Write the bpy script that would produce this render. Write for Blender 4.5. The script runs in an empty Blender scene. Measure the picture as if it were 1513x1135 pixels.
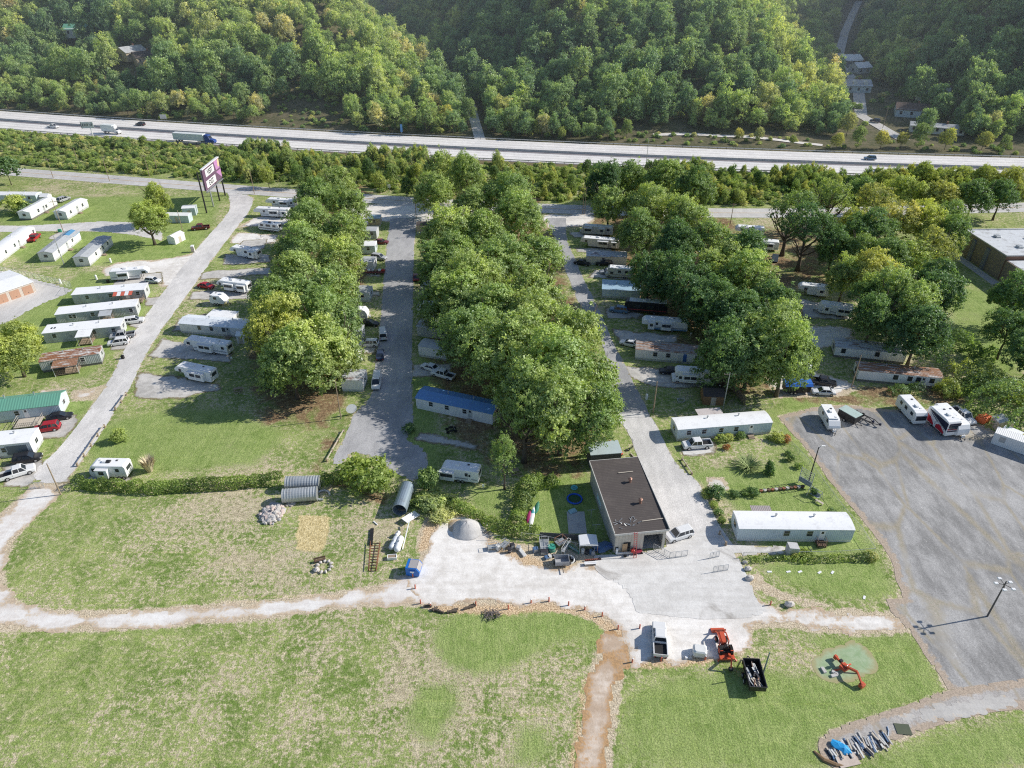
import bpy, math, random
import numpy as np
from mathutils import Vector, Matrix
random.seed(7); RNG=np.random.default_rng(11)
SC=bpy.context.scene
COL=bpy.data.collections.new('place'); SC.collection.children.link(COL)
R=math.radians
# ---------------------------------------------------------------- camera
CH=84.0; PITCH=R(33.0); FPX=1050.0; CX,CY=756.5,567.5
cp,sp=math.cos(PITCH),math.sin(PITCH)
def G(u,v,z=0.0):
    """where the sight line through photo pixel (u,v) meets height z"""
    a=(u-CX)/FPX; b=(v-CY)/FPX
    dx,dy,dz=a,cp-b*sp,-sp-b*cp
    t=(z-CH)/dz
    return Vector((dx*t,dy*t,z))
def GP(pts,z=0.0): return [G(u,v,z) for u,v in pts]
cam=bpy.data.cameras.new('camera'); co=bpy.data.objects.new('camera',cam); COL.objects.link(co)
co.location=(0,0,CH); co.rotation_euler=(R(90)-PITCH,0,0)
cam.sensor_width=36; cam.lens=36*FPX/1513; cam.clip_start=1; cam.clip_end=6000
SC.camera=co
# ---------------------------------------------------------------- light
SUNAZ=R(11.5); SUNEL=R(33)
w=bpy.data.worlds.new('World'); SC.world=w; w.use_nodes=True
nt=w.node_tree; nt.nodes.clear()
sk=nt.nodes.new('ShaderNodeTexSky'); sk.sky_type='NISHITA'; sk.sun_disc=False
sk.sun_elevation=SUNEL; sk.sun_rotation=R(90)-SUNAZ; sk.altitude=200; sk.dust_density=.8; sk.ozone_density=2.5
bg=nt.nodes.new('ShaderNodeBackground'); bg.inputs[1].default_value=0.115
ow=nt.nodes.new('ShaderNodeOutputWorld'); nt.links.new(sk.outputs[0],bg.inputs[0]); nt.links.new(bg.outputs[0],ow.inputs[0])
sl=bpy.data.lights.new('sun','SUN'); sl.energy=5.0; sl.angle=R(0.5); sl.color=(1,0.955,0.875)
so=bpy.data.objects.new('sun',sl); COL.objects.link(so)
sd=Vector((math.cos(SUNEL)*math.cos(SUNAZ),math.cos(SUNEL)*math.sin(SUNAZ),math.sin(SUNEL)))
so.rotation_euler=sd.to_track_quat('Z','Y').to_euler()
SC.view_settings.view_transform='Standard'; SC.view_settings.look='None'; SC.view_settings.exposure=0; SC.view_settings.gamma=1
SC.cycles.max_bounces=5; SC.cycles.diffuse_bounces=3; SC.cycles.transparent_max_bounces=4
# thin autumn haze: one real body of air over the wooded valley behind the interstate
hzm=bpy.data.materials.new('haze'); hzm.use_nodes=True; t_=hzm.node_tree; t_.nodes.clear()
vs=t_.nodes.new('ShaderNodeVolumeScatter'); vs.inputs['Color'].default_value=(.80,.90,1,1); vs.inputs['Density'].default_value=.00056; vs.inputs['Anisotropy'].default_value=.2
vo=t_.nodes.new('ShaderNodeOutputMaterial'); t_.links.new(vs.outputs[0],vo.inputs['Volume'])
SC.cycles.volume_bounces=0; SC.cycles.use_denoising=False; SC.cycles.pixel_filter_type='BLACKMAN_HARRIS'; SC.cycles.filter_width=1.15
# ---------------------------------------------------------------- materials
def nodes(name):
    m=bpy.data.materials.new(name); m.use_nodes=True; t=m.node_tree; t.nodes.clear()
    o=t.nodes.new('ShaderNodeOutputMaterial'); return m,t,o
class NT:
    def __init__(s,t): s.t=t
    def n(s,typ,**k):
        x=s.t.nodes.new(typ)
        for a,b in k.items(): setattr(x,a,b)
        return x
    def l(s,a,b): s.t.links.new(a,b)
    def val(s,i,v):
        if hasattr(v,'is_output'): s.l(v,i)
        else: i.default_value=v
    def noise(s,vec,scale,detail=4,rough=.55,dist=0):
        x=s.n('ShaderNodeTexNoise'); s.l(vec,x.inputs['Vector']); x.inputs['Scale'].default_value=scale
        x.inputs['Detail'].default_value=detail; x.inputs['Roughness'].default_value=rough; x.inputs['Distortion'].default_value=dist
        return x.outputs[0]
    def math(s,op,a,b=0.0,c=0.0,clamp=False):
        x=s.n('ShaderNodeMath',operation=op,use_clamp=clamp); s.val(x.inputs[0],a); s.val(x.inputs[1],b)
        if op in('MULTIPLY_ADD','WRAP','SMOOTH_MIN'): s.val(x.inputs[2],c)
        return x.outputs[0]
    def step(s,v,lo,hi,a=0.,b=1.):
        x=s.n('ShaderNodeMapRange',interpolation_type='SMOOTHSTEP'); s.val(x.inputs[0],v)
        x.inputs[1].default_value=lo; x.inputs[2].default_value=hi; x.inputs[3].default_value=a; x.inputs[4].default_value=b
        return x.outputs[0]
    def mix(s,f,a,b):
        x=s.n('ShaderNodeMix',data_type='RGBA'); s.val(x.inputs[0],f)
        for i,v in((6,a),(7,b)):
            if hasattr(v,'is_output'): s.l(v,x.inputs[i])
            else: x.inputs[i].default_value=(*v[:3],1)
        return x.outputs[2]
    def mul(s,a,b,f=1.0):
        x=s.n('ShaderNodeMix',data_type='RGBA',blend_type='MULTIPLY'); s.val(x.inputs[0],f)
        for i,v in((6,a),(7,b)):
            if hasattr(v,'is_output'): s.l(v,x.inputs[i])
            else: x.inputs[i].default_value=(*v[:3],1)
        return x.outputs[2]
    def attr(s,name): 
        x=s.n('ShaderNodeAttribute'); x.attribute_name=name; return x.outputs['Fac']
    def pos(s): return s.n('ShaderNodeNewGeometry').outputs['Position']
    def obj(s): return s.n('ShaderNodeTexCoord').outputs['Object']
    def mapv(s,v,sc=(1,1,1),rot=(0,0,0)):
        x=s.n('ShaderNodeMapping'); s.l(v,x.inputs[0]); x.inputs['Scale'].default_value=sc; x.inputs['Rotation'].default_value=rot
        return x.outputs[0]
    def bump(s,h,st=.3,d=.1):
        x=s.n('ShaderNodeBump'); s.l(h,x.inputs['Height']); x.inputs['Strength'].default_value=st; x.inputs['Distance'].default_value=d
        return x.outputs[0]
    def bsdf(s,out,col,rough=.9,metal=0,normal=None,spec=.3):
        p=s.n('ShaderNodeBsdfPrincipled')
        if hasattr(col,'is_output'): s.l(col,p.inputs['Base Color'])
        else: p.inputs['Base Color'].default_value=(*col[:3],1)
        s.val(p.inputs['Roughness'],rough); s.val(p.inputs['Metallic'],metal); p.inputs['Specular IOR Level'].default_value=spec
        if normal is not None: s.l(normal,p.inputs['Normal'])
        s.l(p.outputs[0],out.inputs[0]); return p
MATS={}
def paint(name,col,rough=.5,metal=0,dirt=.25,rib=0,axis=0,spec=.4,dirtcol=(.16,.13,.1),scale=1.0):
    """painted / moulded surface with weathering; rib>0 = corrugation period in metres"""
    if name in MATS: return MATS[name]
    m,t,o=nodes(name); s=NT(t); v=s.obj()
    n1=s.noise(v,.55*scale,5,.6); n2=s.noise(s.mapv(v,(1.5,1.5,.25)),2.2*scale,4,.6)
    f=s.math('MULTIPLY',s.step(s.math('ADD',s.math('MULTIPLY',n1,.6),s.math('MULTIPLY',n2,.4)),.46,.78),dirt*2,clamp=True)
    c=s.mix(f,col,dirtcol)
    c=s.mul(c,s.mix(s.noise(v,7*scale,3),(.88,.88,.88),(1.08,1.08,1.08)))
    nm=None
    if rib>0:
        wv=s.n('ShaderNodeTexWave',wave_type='BANDS',bands_direction='XYZ'[axis]); s.l(v,wv.inputs[0])
        wv.inputs['Scale'].default_value=.314/rib; wv.inputs['Distortion'].default_value=0
        nm=s.bump(wv.outputs[1],.5,.04); c=s.mul(c,s.mix(wv.outputs[1],(.84,.84,.84),(1,1,1)))
    s.bsdf(o,c,rough,metal,nm,spec); MATS[name]=m; return m
def rust(name,col,amt=.5,rustcol=(.26,.09,.04),rib=.3,axis=0):
    if name in MATS: return MATS[name]
    m,t,o=nodes(name); s=NT(t); v=s.obj()
    n=s.noise(s.mapv(v,(.35,1.2,1)),1.3,6,.7,.4)
    f=s.step(n,.62-amt*.32,.72-amt*.25)
    c=s.mix(f,col,s.mix(s.noise(v,3,3),rustcol,(.38,.2,.12)))
    wv=s.n('ShaderNodeTexWave',wave_type='BANDS',bands_direction='XYZ'[axis]); s.l(v,wv.inputs[0]); wv.inputs['Scale'].default_value=.314/rib
    c=s.mul(c,s.mix(wv.outputs[1],(.78,.78,.78),(1,1,1)))
    s.bsdf(o,c,.6,0,s.bump(wv.outputs[1],.4,.04)); MATS[name]=m; return m
def glass(name='window_glass',col=(.015,.02,.028)):
    if name in MATS: return MATS[name]
    m,t,o=nodes(name); s=NT(t); v=s.obj()
    s.bsdf(o,s.mix(s.noise(v,1.5,2),col,tuple(2.2*a for a in col)),.08,0,None,.8); MATS[name]=m; return m
def leafmat(name,cols,trans=.4):
    """foliage: cols = list of base colours blended per crown (random) and per leaf (attribute tint)"""
    if name in MATS: return MATS[name]
    m,t,o=nodes(name); s=NT(t)
    oi=s.n('ShaderNodeObjectInfo'); rnd=oi.outputs['Random']
    rp=s.n('ShaderNodeValToRGB'); s.l(rnd,rp.inputs[0]); e=rp.color_ramp.elements
    rp.color_ramp.interpolation='LINEAR'
    for i,(p,c) in enumerate(cols):
        x=e[i] if i<2 else e.new(p)
        x.position=p; x.color=(*c,1)
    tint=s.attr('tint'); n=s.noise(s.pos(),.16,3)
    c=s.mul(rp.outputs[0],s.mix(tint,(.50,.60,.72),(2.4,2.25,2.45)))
    c=s.mix(s.step(s.math('MULTIPLY',n,s.attr('tint2')),.36,.62),c,s.mul(c,(1.18,1.12,.97)))
    d=s.n('ShaderNodeBsdfDiffuse'); s.l(c,d.inputs[0])
    tr=s.n('ShaderNodeBsdfTranslucent'); s.l(s.mul(c,(1.3,1.35,.6)),tr.inputs[0])
    mx=s.n('ShaderNodeMixShader'); mx.inputs[0].default_value=trans; s.l(d.outputs[0],mx.inputs[1]); s.l(tr.outputs[0],mx.inputs[2])
    gl=s.n('ShaderNodeBsdfGlossy'); gl.inputs['Roughness'].default_value=.45; gl.inputs[0].default_value=(.8,.85,.9,1)
    m2=s.n('ShaderNodeMixShader'); m2.inputs[0].default_value=.025; s.l(mx.outputs[0],m2.inputs[1]); s.l(gl.outputs[0],m2.inputs[2])
    s.l(m2.outputs[0],o.inputs[0]); MATS[name]=m; return m
# ---------------------------------------------------------------- scene helpers
def tag(o,label=None,cat=None,group=None,kind=None):
    if label: o['label']=label
    if cat: o['category']=cat
    if group: o['group']=group
    if kind: o['kind']=kind
    return o
def empty(name,loc=(0,0,0),rz=0,label=None,cat=None,group=None):
    o=bpy.data.objects.new(name,None); COL.objects.link(o); o.location=loc; o.rotation_euler=(0,0,rz)
    o.empty_display_size=.3
    return tag(o,label,cat,group)
def link(name,me,mat=None,parent=None,loc=(0,0,0),rot=None,scale=None):
    o=bpy.data.objects.new(name,me); COL.objects.link(o)
    if mat is not None:
        if len(me.materials)==0: me.materials.append(mat)
        elif me.materials[0]!=mat:
            o.material_slots[0].link='OBJECT'; o.material_slots[0].material=mat
    if parent: o.parent=parent
    o.location=loc
    if rot: o.rotation_euler=rot
    if scale: o.scale=scale
    return o
def npmesh(name,V,F,smooth=False):
    """V (n,3) F (m,k) numpy"""
    me=bpy.data.meshes.new(name); V=np.asarray(V,np.float32); F=np.asarray(F,np.int32); k=F.shape[1]
    me.vertices.add(len(V)); me.vertices.foreach_set('co',V.ravel())
    me.loops.add(F.size); me.loops.foreach_set('vertex_index',F.ravel())
    me.polygons.add(len(F)); me.polygons.foreach_set('loop_start',np.arange(0,F.size,k,dtype=np.int32))
    if smooth: me.polygons.foreach_set('use_smooth',np.ones(len(F),bool))
    me.update(calc_edges=True); return me
class MB:
    def __init__(s): s.v=[]; s.f=[]
    def add(s,vs,fs):
        b=len(s.v); s.v+= [tuple(x) for x in vs]; s.f+=[tuple(i+b for i in f) for f in fs]; return s
    def box(s,x0,x1,y0,y1,z0,z1,bev=0):
        if bev>0:
            b=min(bev,(x1-x0)/2.2,(y1-y0)/2.2,(z1-z0)/2.2)
            ring=lambda x0,x1,y0,y1,z:[(x0+b,y0,z),(x1-b,y0,z),(x1,y0+b,z),(x1,y1-b,z),(x1-b,y1,z),(x0+b,y1,z),(x0,y1-b,z),(x0,y0+b,z)]
            rs=[ring(x0+b,x1-b,y0+b,y1-b,z0),ring(x0,x1,y0,y1,z0+b),ring(x0,x1,y0,y1,z1-b),ring(x0+b,x1-b,y0+b,y1-b,z1)]
            return s.loft(rs)
        v=[(x0,y0,z0),(x1,y0,z0),(x1,y1,z0),(x0,y1,z0),(x0,y0,z1),(x1,y0,z1),(x1,y1,z1),(x0,y1,z1)]
        return s.add(v,[(0,3,2,1),(4,5,6,7),(0,1,5,4),(1,2,6,5),(2,3,7,6),(3,0,4,7)])
    def loft(s,rings,cap=True):
        n=len(rings[0]); vs=[p for r in rings for p in r]; fs=[]
        for i in range(len(rings)-1):
            for j in range(n):
                k=(j+1)%n; fs.append((i*n+j,i*n+k,(i+1)*n+k,(i+1)*n+j))
        if cap: fs.append(tuple(range(n))[::-1]); fs.append(tuple((len(rings)-1)*n+j for j in range(n)))
        return s.add(vs,fs)
    def prism(s,prof,y0,y1,inset=0):
        """profile (x,z) counter-clockwise seen from -y, extruded along y"""
        return s.loft([[(x,y0,z) for x,z in prof],[(x,y1,z) for x,z in prof]])
    def prismx(s,prof,x0,x1):
        return s.loft([[(x0,y,z) for y,z in prof],[(x1,y,z) for y,z in prof]])
    def tube(s,p0,p1,r0,r1=None,n=8,cap=True):
        r1=r0 if r1 is None else r1; p0=Vector(p0);p1=Vector(p1); d=(p1-p0).normalized()
        a=d.orthogonal().normalized(); b=d.cross(a)
        rg=lambda p,r:[p+(a*math.cos(2*math.pi*i/n)+b*math.sin(2*math.pi*i/n))*r for i in range(n)]
        return s.loft([rg(p0,r0),rg(p1,r1)],cap)
    def path(s,pts,rs,n=7):
        pts=[Vector(p) for p in pts]
        if not hasattr(rs,'__len__'): rs=[rs]*len(pts)
        rings=[]
        a=(pts[1]-pts[0]).normalized().orthogonal().normalized()
        for i,p in enumerate(pts):
            d=(pts[min(i+1,len(pts)-1)]-pts[max(i-1,0)]).normalized()
            a=(a-d*a.dot(d)).normalized(); b=d.cross(a)
            rings.append([p+(a*math.cos(2*math.pi*j/n)+b*math.sin(2*math.pi*j/n))*rs[i] for j in range(n)])
        return s.loft(rings)
    def beam(s,p0,p1,w,h=None):
        h=h or w; p0=Vector(p0);p1=Vector(p1); d=(p1-p0).normalized()
        a=Vector((0,0,1)).cross(d); a=Vector((1,0,0)) if a.length<1e-3 else a.normalized(); b=d.cross(a)
        rg=lambda p:[p-a*w/2-b*h/2,p+a*w/2-b*h/2,p+a*w/2+b*h/2,p-a*w/2+b*h/2]
        return s.loft([rg(p0),rg(p1)])
    def quad(s,*p): return s.add(p,[tuple(range(len(p)))])
    def rock(s,c,r,seed=0,n=6):
        rr=random.Random(seed); rings=[]
        for i in range(4):
            t=math.pi*(i+.5)/4; z=-math.cos(t)*r[2]; q=math.sin(t)
            rings.append([(c[0]+math.cos(2*math.pi*j/n)*r[0]*q*rr.uniform(.75,1.2),c[1]+math.sin(2*math.pi*j/n)*r[1]*q*rr.uniform(.75,1.2),c[2]+z*rr.uniform(.85,1.1)) for j in range(n)])
        return s.loft(rings)
    def build(s,name,mat,parent=None,loc=(0,0,0),smooth=False,bevel=0,**k):
        me=bpy.data.meshes.new(name); me.from_pydata([tuple(p) for p in s.v],[],s.f); me.validate(); me.update()
        if smooth: me.polygons.foreach_set('use_smooth',[True]*len(me.polygons))
        o=link(name,me,mat,parent,loc,**k)
        if bevel>0:
            bm=o.modifiers.new('bevel','BEVEL'); bm.width=bevel; bm.segments=2; bm.limit_method='ANGLE'; bm.angle_limit=R(40)
        return o
# value noise in numpy
_P=RNG.random((256,256))
def vnoise(x,y,s):
    x=np.asarray(x)*s+1000.3; y=np.asarray(y)*s+1000.7; xi=np.floor(x).astype(int); yi=np.floor(y).astype(int); fx=x-xi; fy=y-yi
    fx=fx*fx*(3-2*fx); fy=fy*fy*(3-2*fy); g=lambda a,b:_P[a%256,b%256]
    return (g(xi,yi)*(1-fx)+g(xi+1,yi)*fx)*(1-fy)+(g(xi,yi+1)*(1-fx)+g(xi+1,yi+1)*fx)*fy
def sdf(P,x,y):
    """signed distance (negative inside) to polygon P at arrays x,y"""
    P=np.array([(p[0],p[1]) for p in P]); x=np.asarray(x,float); y=np.asarray(y,float)
    d=np.full(x.shape,1e18); inside=np.zeros(x.shape,bool); n=len(P)
    for i in range(n):
        a=P[i]; b=P[(i+1)%n]; e=b-a; L=e@e+1e-12
        t=np.clip(((x-a[0])*e[0]+(y-a[1])*e[1])/L,0,1)
        dd=(x-a[0]-t*e[0])**2+(y-a[1]-t*e[1])**2; d=np.minimum(d,dd)
        c=((a[1]>y)!=(b[1]>y)); 
        if abs(e[1])>1e-12: inside^=c&(x<(e[0]*(y-a[1])/e[1]+a[0]))
    d=np.sqrt(d); return np.where(inside,-d,d)
def smooth_poly(P,it=2,keep=35):
    P=[Vector((p[0],p[1])) for p in P]
    for _ in range(it):
        Q=[]; n=len(P)
        for i in range(n):
            a,b,c=P[i-1],P[i],P[(i+1)%n]
            ang=math.degrees((b-a).angle(c-b,0)) if (b-a).length>1e-4 and (c-b).length>1e-4 else 0
            if ang>60: Q.append(b)
            else: Q+= [a.lerp(b,.75),b.lerp(c,.25)]
        P=Q
    return P
HB=MB().box(-1500,1500,268,2600,-3,190).build('haze',hzm); tag(HB,kind='structure')
GMASK={}   # polygons remembered so that the grass can wear out around them
def sheet(name,polys,z,mat,cell=.6,rag=.35,kind='structure',smooth=1):
    polys=[smooth_poly(p,smooth) if smooth else p for p in polys]
    GMASK.setdefault(name,[]); GMASK[name]+=polys
    A=np.array([(p[0],p[1]) for q in polys for p in q]); x0,y0=A.min(0)-1; x1,y1=A.max(0)+1
    nx=int((x1-x0)/cell)+2; ny=int((y1-y0)/cell)+2
    X,Y=np.meshgrid(x0+np.arange(nx)*cell,y0+np.arange(ny)*cell)
    def S(x,y):
        d=np.minimum.reduce([sdf(p,x,y) for p in polys])
        if rag>0: d=d+(vnoise(x,y,.35)-.5)*rag*2.2+(vnoise(x,y,1.3)-.5)*rag
        return d
    D=S(X,Y); e=.1
    gx=(np.roll(D,-1,1)-np.roll(D,1,1))/(2*cell); gy=(np.roll(D,-1,0)-np.roll(D,1,0))/(2*cell); g2=gx*gx+gy*gy+1e-6
    near=(np.abs(D)<cell*.5)&(g2>.35)
    mx=np.where(near,np.clip(D*gx/g2,-cell*.42,cell*.42),0); my=np.where(near,np.clip(D*gy/g2,-cell*.42,cell*.42),0)
    X2=X-mx; Y2=Y-my; ins=(D<=0)|near
    q=ins[:-1,:-1]&ins[1:,:-1]&ins[:-1,1:]&ins[1:,1:]
    cD=(D[:-1,:-1]+D[1:,:-1]+D[:-1,1:]+D[1:,1:])/4; q&=(cD<cell*.45)
    idx=np.arange(nx*ny).reshape(ny,nx)
    F=np.stack([idx[:-1,:-1][q],idx[:-1,1:][q],idx[1:,1:][q],idx[1:,:-1][q]],1)
    used=np.unique(F); rm=np.full(nx*ny,-1); rm[used]=np.arange(len(used)); F=rm[F]
    xs=X2.ravel()[used]; ys=Y2.ravel()[used]; V=np.stack([xs,ys,np.full(len(xs),0.0)],1)
    me=npmesh(name,V,F); a=me.attributes.new('edge','FLOAT','POINT'); a.data.foreach_set('value',np.where(near.ravel()[used],0,-D.ravel()[used]).astype(np.float32))
    o=link(name,me,mat,None,(0,0,z)); tag(o,kind=kind); return o
# ================================================================ ground surfaces
def m_grass():
    m,t,o=nodes('field_grass'); s=NT(t); p=s.pos()
    n1=s.noise(p,.035,5,.6,.6); n2=s.noise(p,.16,5,.65,.5); n3=s.noise(p,1.1,5,.7); n4=s.noise(p,4.5,3,.8)
    st=s.noise(s.mapv(p,(1.8,.35,1),(0,0,.5)),1.6,4,.75)
    st2=s.noise(s.mapv(p,(.6,2.2,1),(0,0,.35)),.9,5,.8); n5=s.noise(p,2.2,4,.85); mot=s.noise(p,.45,6,.8,.8)
    g=s.mix(s.step(n2,.35,.65),(.155,.235,.055),(.315,.385,.13))
    g=s.mix(s.step(n3,.4,.72),g,(.44,.43,.24))
    dry=s.mix(s.step(n3,.3,.7),(.33,.285,.19),(.60,.53,.38))
    dry=s.mix(s.step(st2,.56,.72),dry,(.78,.71,.57))
    dv=s.math('ADD',s.math('MULTIPLY',n1,.9),s.math('MULTIPLY',s.math('SUBTRACT',n3,.5),.6))
    dv=s.math('ADD',dv,s.math('MULTIPLY',s.math('SUBTRACT',n2,.5),.5))
    dv=s.math('ADD',dv,s.math('MULTIPLY',s.math('SUBTRACT',st,.5),.45))
    dv=s.math('ADD',dv,s.attr('dry'))
    dv=s.math('ADD',dv,s.math('MULTIPLY',s.math('SUBTRACT',n5,.5),.75)); dv=s.math('ADD',dv,s.math('MULTIPLY',s.math('SUBTRACT',mot,.5),.55))
    c=s.mix(s.step(dv,.455,.63),g,dry)
    lush=s.mix(s.step(s.math('ADD',s.math('MULTIPLY',st,.4),s.math('MULTIPLY',mot,.6)),.36,.62),(.175,.27,.065),(.325,.40,.145)); lush=s.mix(s.step(n5,.58,.75,0,.7),lush,(.46,.47,.24))
    mow=s.noise(s.mapv(p,(2.6,.05,1),(0,0,.9)),.55,2,.5); lush=s.mul(lush,s.mix(s.step(mow,.4,.6),(.93,.94,.93),(1.05,1.04,1.05)))
    lf=s.step(s.math('ADD',s.attr('lush'),s.math('MULTIPLY',s.math('SUBTRACT',s.math('ADD',n3,s.math('MULTIPLY',mot,1.)),1.),1.1)),.28,.72,0,.95)
    c=s.mix(lf,c,lush)
    earth=s.mix(s.step(n3,.35,.7),(.16,.11,.065),(.34,.24,.15)); earth=s.mix(s.step(n4,.55,.7),earth,(.36,.24,.13))
    ef=s.step(s.math('ADD',s.attr('earth'),s.math('MULTIPLY',s.math('SUBTRACT',n2,.5),1.5)),.5,.85)
    c=s.mix(ef,c,s.mix(s.step(n3,.56,.66),earth,g))
    straw=s.mix(s.step(s.math('ADD',s.math('MULTIPLY',n3,.6),s.math('MULTIPLY',n4,.4)),.35,.65),(.46,.375,.265),(.62,.54,.42))
    wf=s.step(s.math('ADD',s.attr('worn'),s.math('MULTIPLY',s.math('SUBTRACT',s.math('ADD',s.math('MULTIPLY',n3,.6),s.math('MULTIPLY',n2,.4)),.5),1.5)),.38,.62)
    c=s.mix(wf,c,straw)
    rut=s.noise(s.mapv(p,(.03,2.2,1),(0,0,-.12)),.7,3,.6); c=s.mix(s.step(rut,.60,.68,0,.45),c,s.mul(c,(1.25,1.16,1.05)))
    c=s.mix(s.step(s.math('ADD',s.attr('orange'),s.math('MULTIPLY',s.math('SUBTRACT',n3,.5),1.3)),.4,.8,0,.85),c,s.mix(s.step(n4,.35,.65),(.44,.28,.15),(.70,.55,.38)))
    hay=s.mix(s.step(s.noise(s.mapv(p,(1,.5,1)),2.2,5,.7,1),.35,.65),(.46,.37,.18),(.74,.62,.36))
    c=s.mix(s.step(s.math('ADD',s.attr('hay'),s.math('MULTIPLY',s.math('SUBTRACT',n3,.5),1.2)),.35,.75),c,hay)
    c=s.mul(c,s.mix(s.step(n4,.25,.75),(.55,.55,.55),(1.38,1.38,1.38)))
    c=s.mul(c,s.mix(s.noise(p,.012,2),(1.02,1.02,.99),(1.3,1.27,1.22)))
    h=s.math('ADD',s.math('MULTIPLY',n3,.5),n4)
    s.bsdf(o,c,.95,0,s.bump(h,.7,.22),.1); return m
def m_gravel(name,c1,c2,straw=(.47,.36,.25),edge=2.2,amt=1.0,cover=.5,stain=0.):
    m,t,o=nodes(name); s=NT(t); p=s.pos()
    n1=s.noise(p,.12,5,.6,.5); n2=s.noise(p,.7,5,.65); n3=s.noise(p,3.2,4,.75)
    c=s.mix(s.step(s.math('ADD',s.math('MULTIPLY',n1,.5),s.math('MULTIPLY',n2,.5)),.38,.62),c1,c2)
    e=s.step(s.attr('edge'),0,edge,1,0)
    f=s.step(s.math('ADD',s.math('MULTIPLY',e,.42*amt),s.math('ADD',s.math('MULTIPLY',n2,.6),s.math('MULTIPLY',n3,.4))),cover+.12,cover+.3)
    c=s.mix(f,c,s.mix(s.step(n3,.4,.6),straw,tuple(1.35*x for x in straw)))
    rt=s.noise(s.mapv(p,(.12,1.5,1),(0,0,-.08)),.9,3,.6); c=s.mul(c,s.mix(s.step(rt,.42,.6),(.955,.95,.945),(1.01,1.01,1.01)))
    if stain>0: c=s.mix(s.step(s.noise(p,.09,4,.6,1.5),.56,.70,0,stain),c,(.30,.27,.235))
    c=s.mul(c,s.mix(n3,(.78,.78,.78),(1.14,1.14,1.14)))
    s.bsdf(o,c,.9,0,s.bump(n3,.35,.1),.15); return m
def m_asphalt(name,c1,c2,crack=(.42,.36,.28),cr=.0,stain=0.3,rot=0,grid=0,patch=(.045,.045,.05),speck=.0):
    m,t,o=nodes(name); s=NT(t); p=s.pos()
    n1=s.noise(p,.06,5,.6,.4); n2=s.noise(s.mapv(p,(1,.35,1),(0,0,rot)),.5,5,.7); n3=s.noise(p,5,3,.7)
    c=s.mix(s.step(s.math('ADD',s.math('MULTIPLY',n1,.5),s.math('MULTIPLY',n2,.5)),.36,.64),c1,c2)
    c=s.mix(s.step(s.noise(p,.22,3,.6,1.2),.6,.72,0,stain),c,patch)
    if cr>0:
        v=s.n('ShaderNodeTexVoronoi',feature='DISTANCE_TO_EDGE'); s.l(s.mapv(p,(1,.38,1),(0,0,rot)),v.inputs['Vector']); v.inputs['Scale'].default_value=.13
        w=s.math('ADD',v.outputs['Distance'],s.math('MULTIPLY',s.math('SUBTRACT',s.noise(p,.9,5,.75),.5),.09))
        f=s.math('MULTIPLY',s.step(w,.0,.05,1,0),s.step(s.noise(p,.11,3),.36,.54,.3,1))
        c=s.mix(s.math('MULTIPLY',f,cr),c,s.mix(s.step(n3,.4,.6),crack,(.22,.2,.11)))
        e=s.step(s.attr('edge'),0,2.2,1,0)
        f2=s.step(s.math('ADD',s.math('MULTIPLY',e,.5),s.noise(p,.8,5,.7)),.68,.86)
        c=s.mix(f2,c,s.mix(n3,(.36,.30,.24),(.55,.44,.34)))
    sp=s.step(s.noise(s.mapv(p,(1.4,.45,1),(0,0,rot)),1.9,5,.8),.56,.74,0,speck); c=s.mix(sp,c,(.74,.71,.67))
    c=s.mul(c,s.mix(s.step(n3,.3,.7),(.78,.78,.78),(1.16,1.16,1.16)))
    s.bsdf(o,c,.85,0,s.bump(n3,.15,.05),.3); return m
MG=m_grass()
M_GRAV=m_gravel('white_gravel',(.74,.70,.65),(.96,.925,.88),cover=.58,amt=.8)
M_TRACK=m_gravel('track_gravel',(.74,.68,.63),(.90,.88,.85),straw=(.50,.40,.29),cover=.455,amt=.6,edge=2.0)
M_DIRT=m_gravel('dirt_path',(.55,.42,.31),(.82,.72,.62),straw=(.43,.27,.14),cover=.47,amt=.7)
M_CONC=m_gravel('concrete_apron',(.68,.66,.63),(.82,.80,.77),straw=(.42,.36,.30),cover=.70,amt=.3,stain=.75)
M_ROAD=m_asphalt('worn_road',(.58,.56,.54),(.80,.77,.74),stain=.3,patch=(.40,.39,.38))
M_PAD=m_gravel('parking_pad_gravel',(.48,.46,.43),(.72,.69,.65),straw=(.22,.19,.11),cover=.46,amt=.6,edge=1.2)
M_LOT=m_asphalt('cracked_lot_asphalt',(.235,.23,.225),(.47,.46,.45),cr=.7,stain=.25,rot=.5,speck=.7,patch=(.17,.165,.16),crack=(.56,.47,.36))
M_HWY=m_asphalt('highway_concrete',(.84,.82,.79),(.95,.92,.89),stain=.2,patch=(.55,.54,.52))
M_SHO=m_asphalt('highway_shoulder',(.24,.225,.235),(.32,.30,.31),stain=.1)
M_FRT=m_asphalt('frontage_road_asphalt',(.54,.52,.50),(.70,.68,.65),stain=.2,patch=(.36,.36,.36))
M_WEAR=m_asphalt('tyre_darkened_concrete',(.70,.68,.66),(.84,.81,.78),stain=.3,patch=(.5,.49,.48))
M_LINE=paint('white_road_paint',(.98,.98,.98),.8,dirt=.1); M_YLINE=paint('yellow_road_paint',(.75,.5,.2),.8,dirt=.3)
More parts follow.
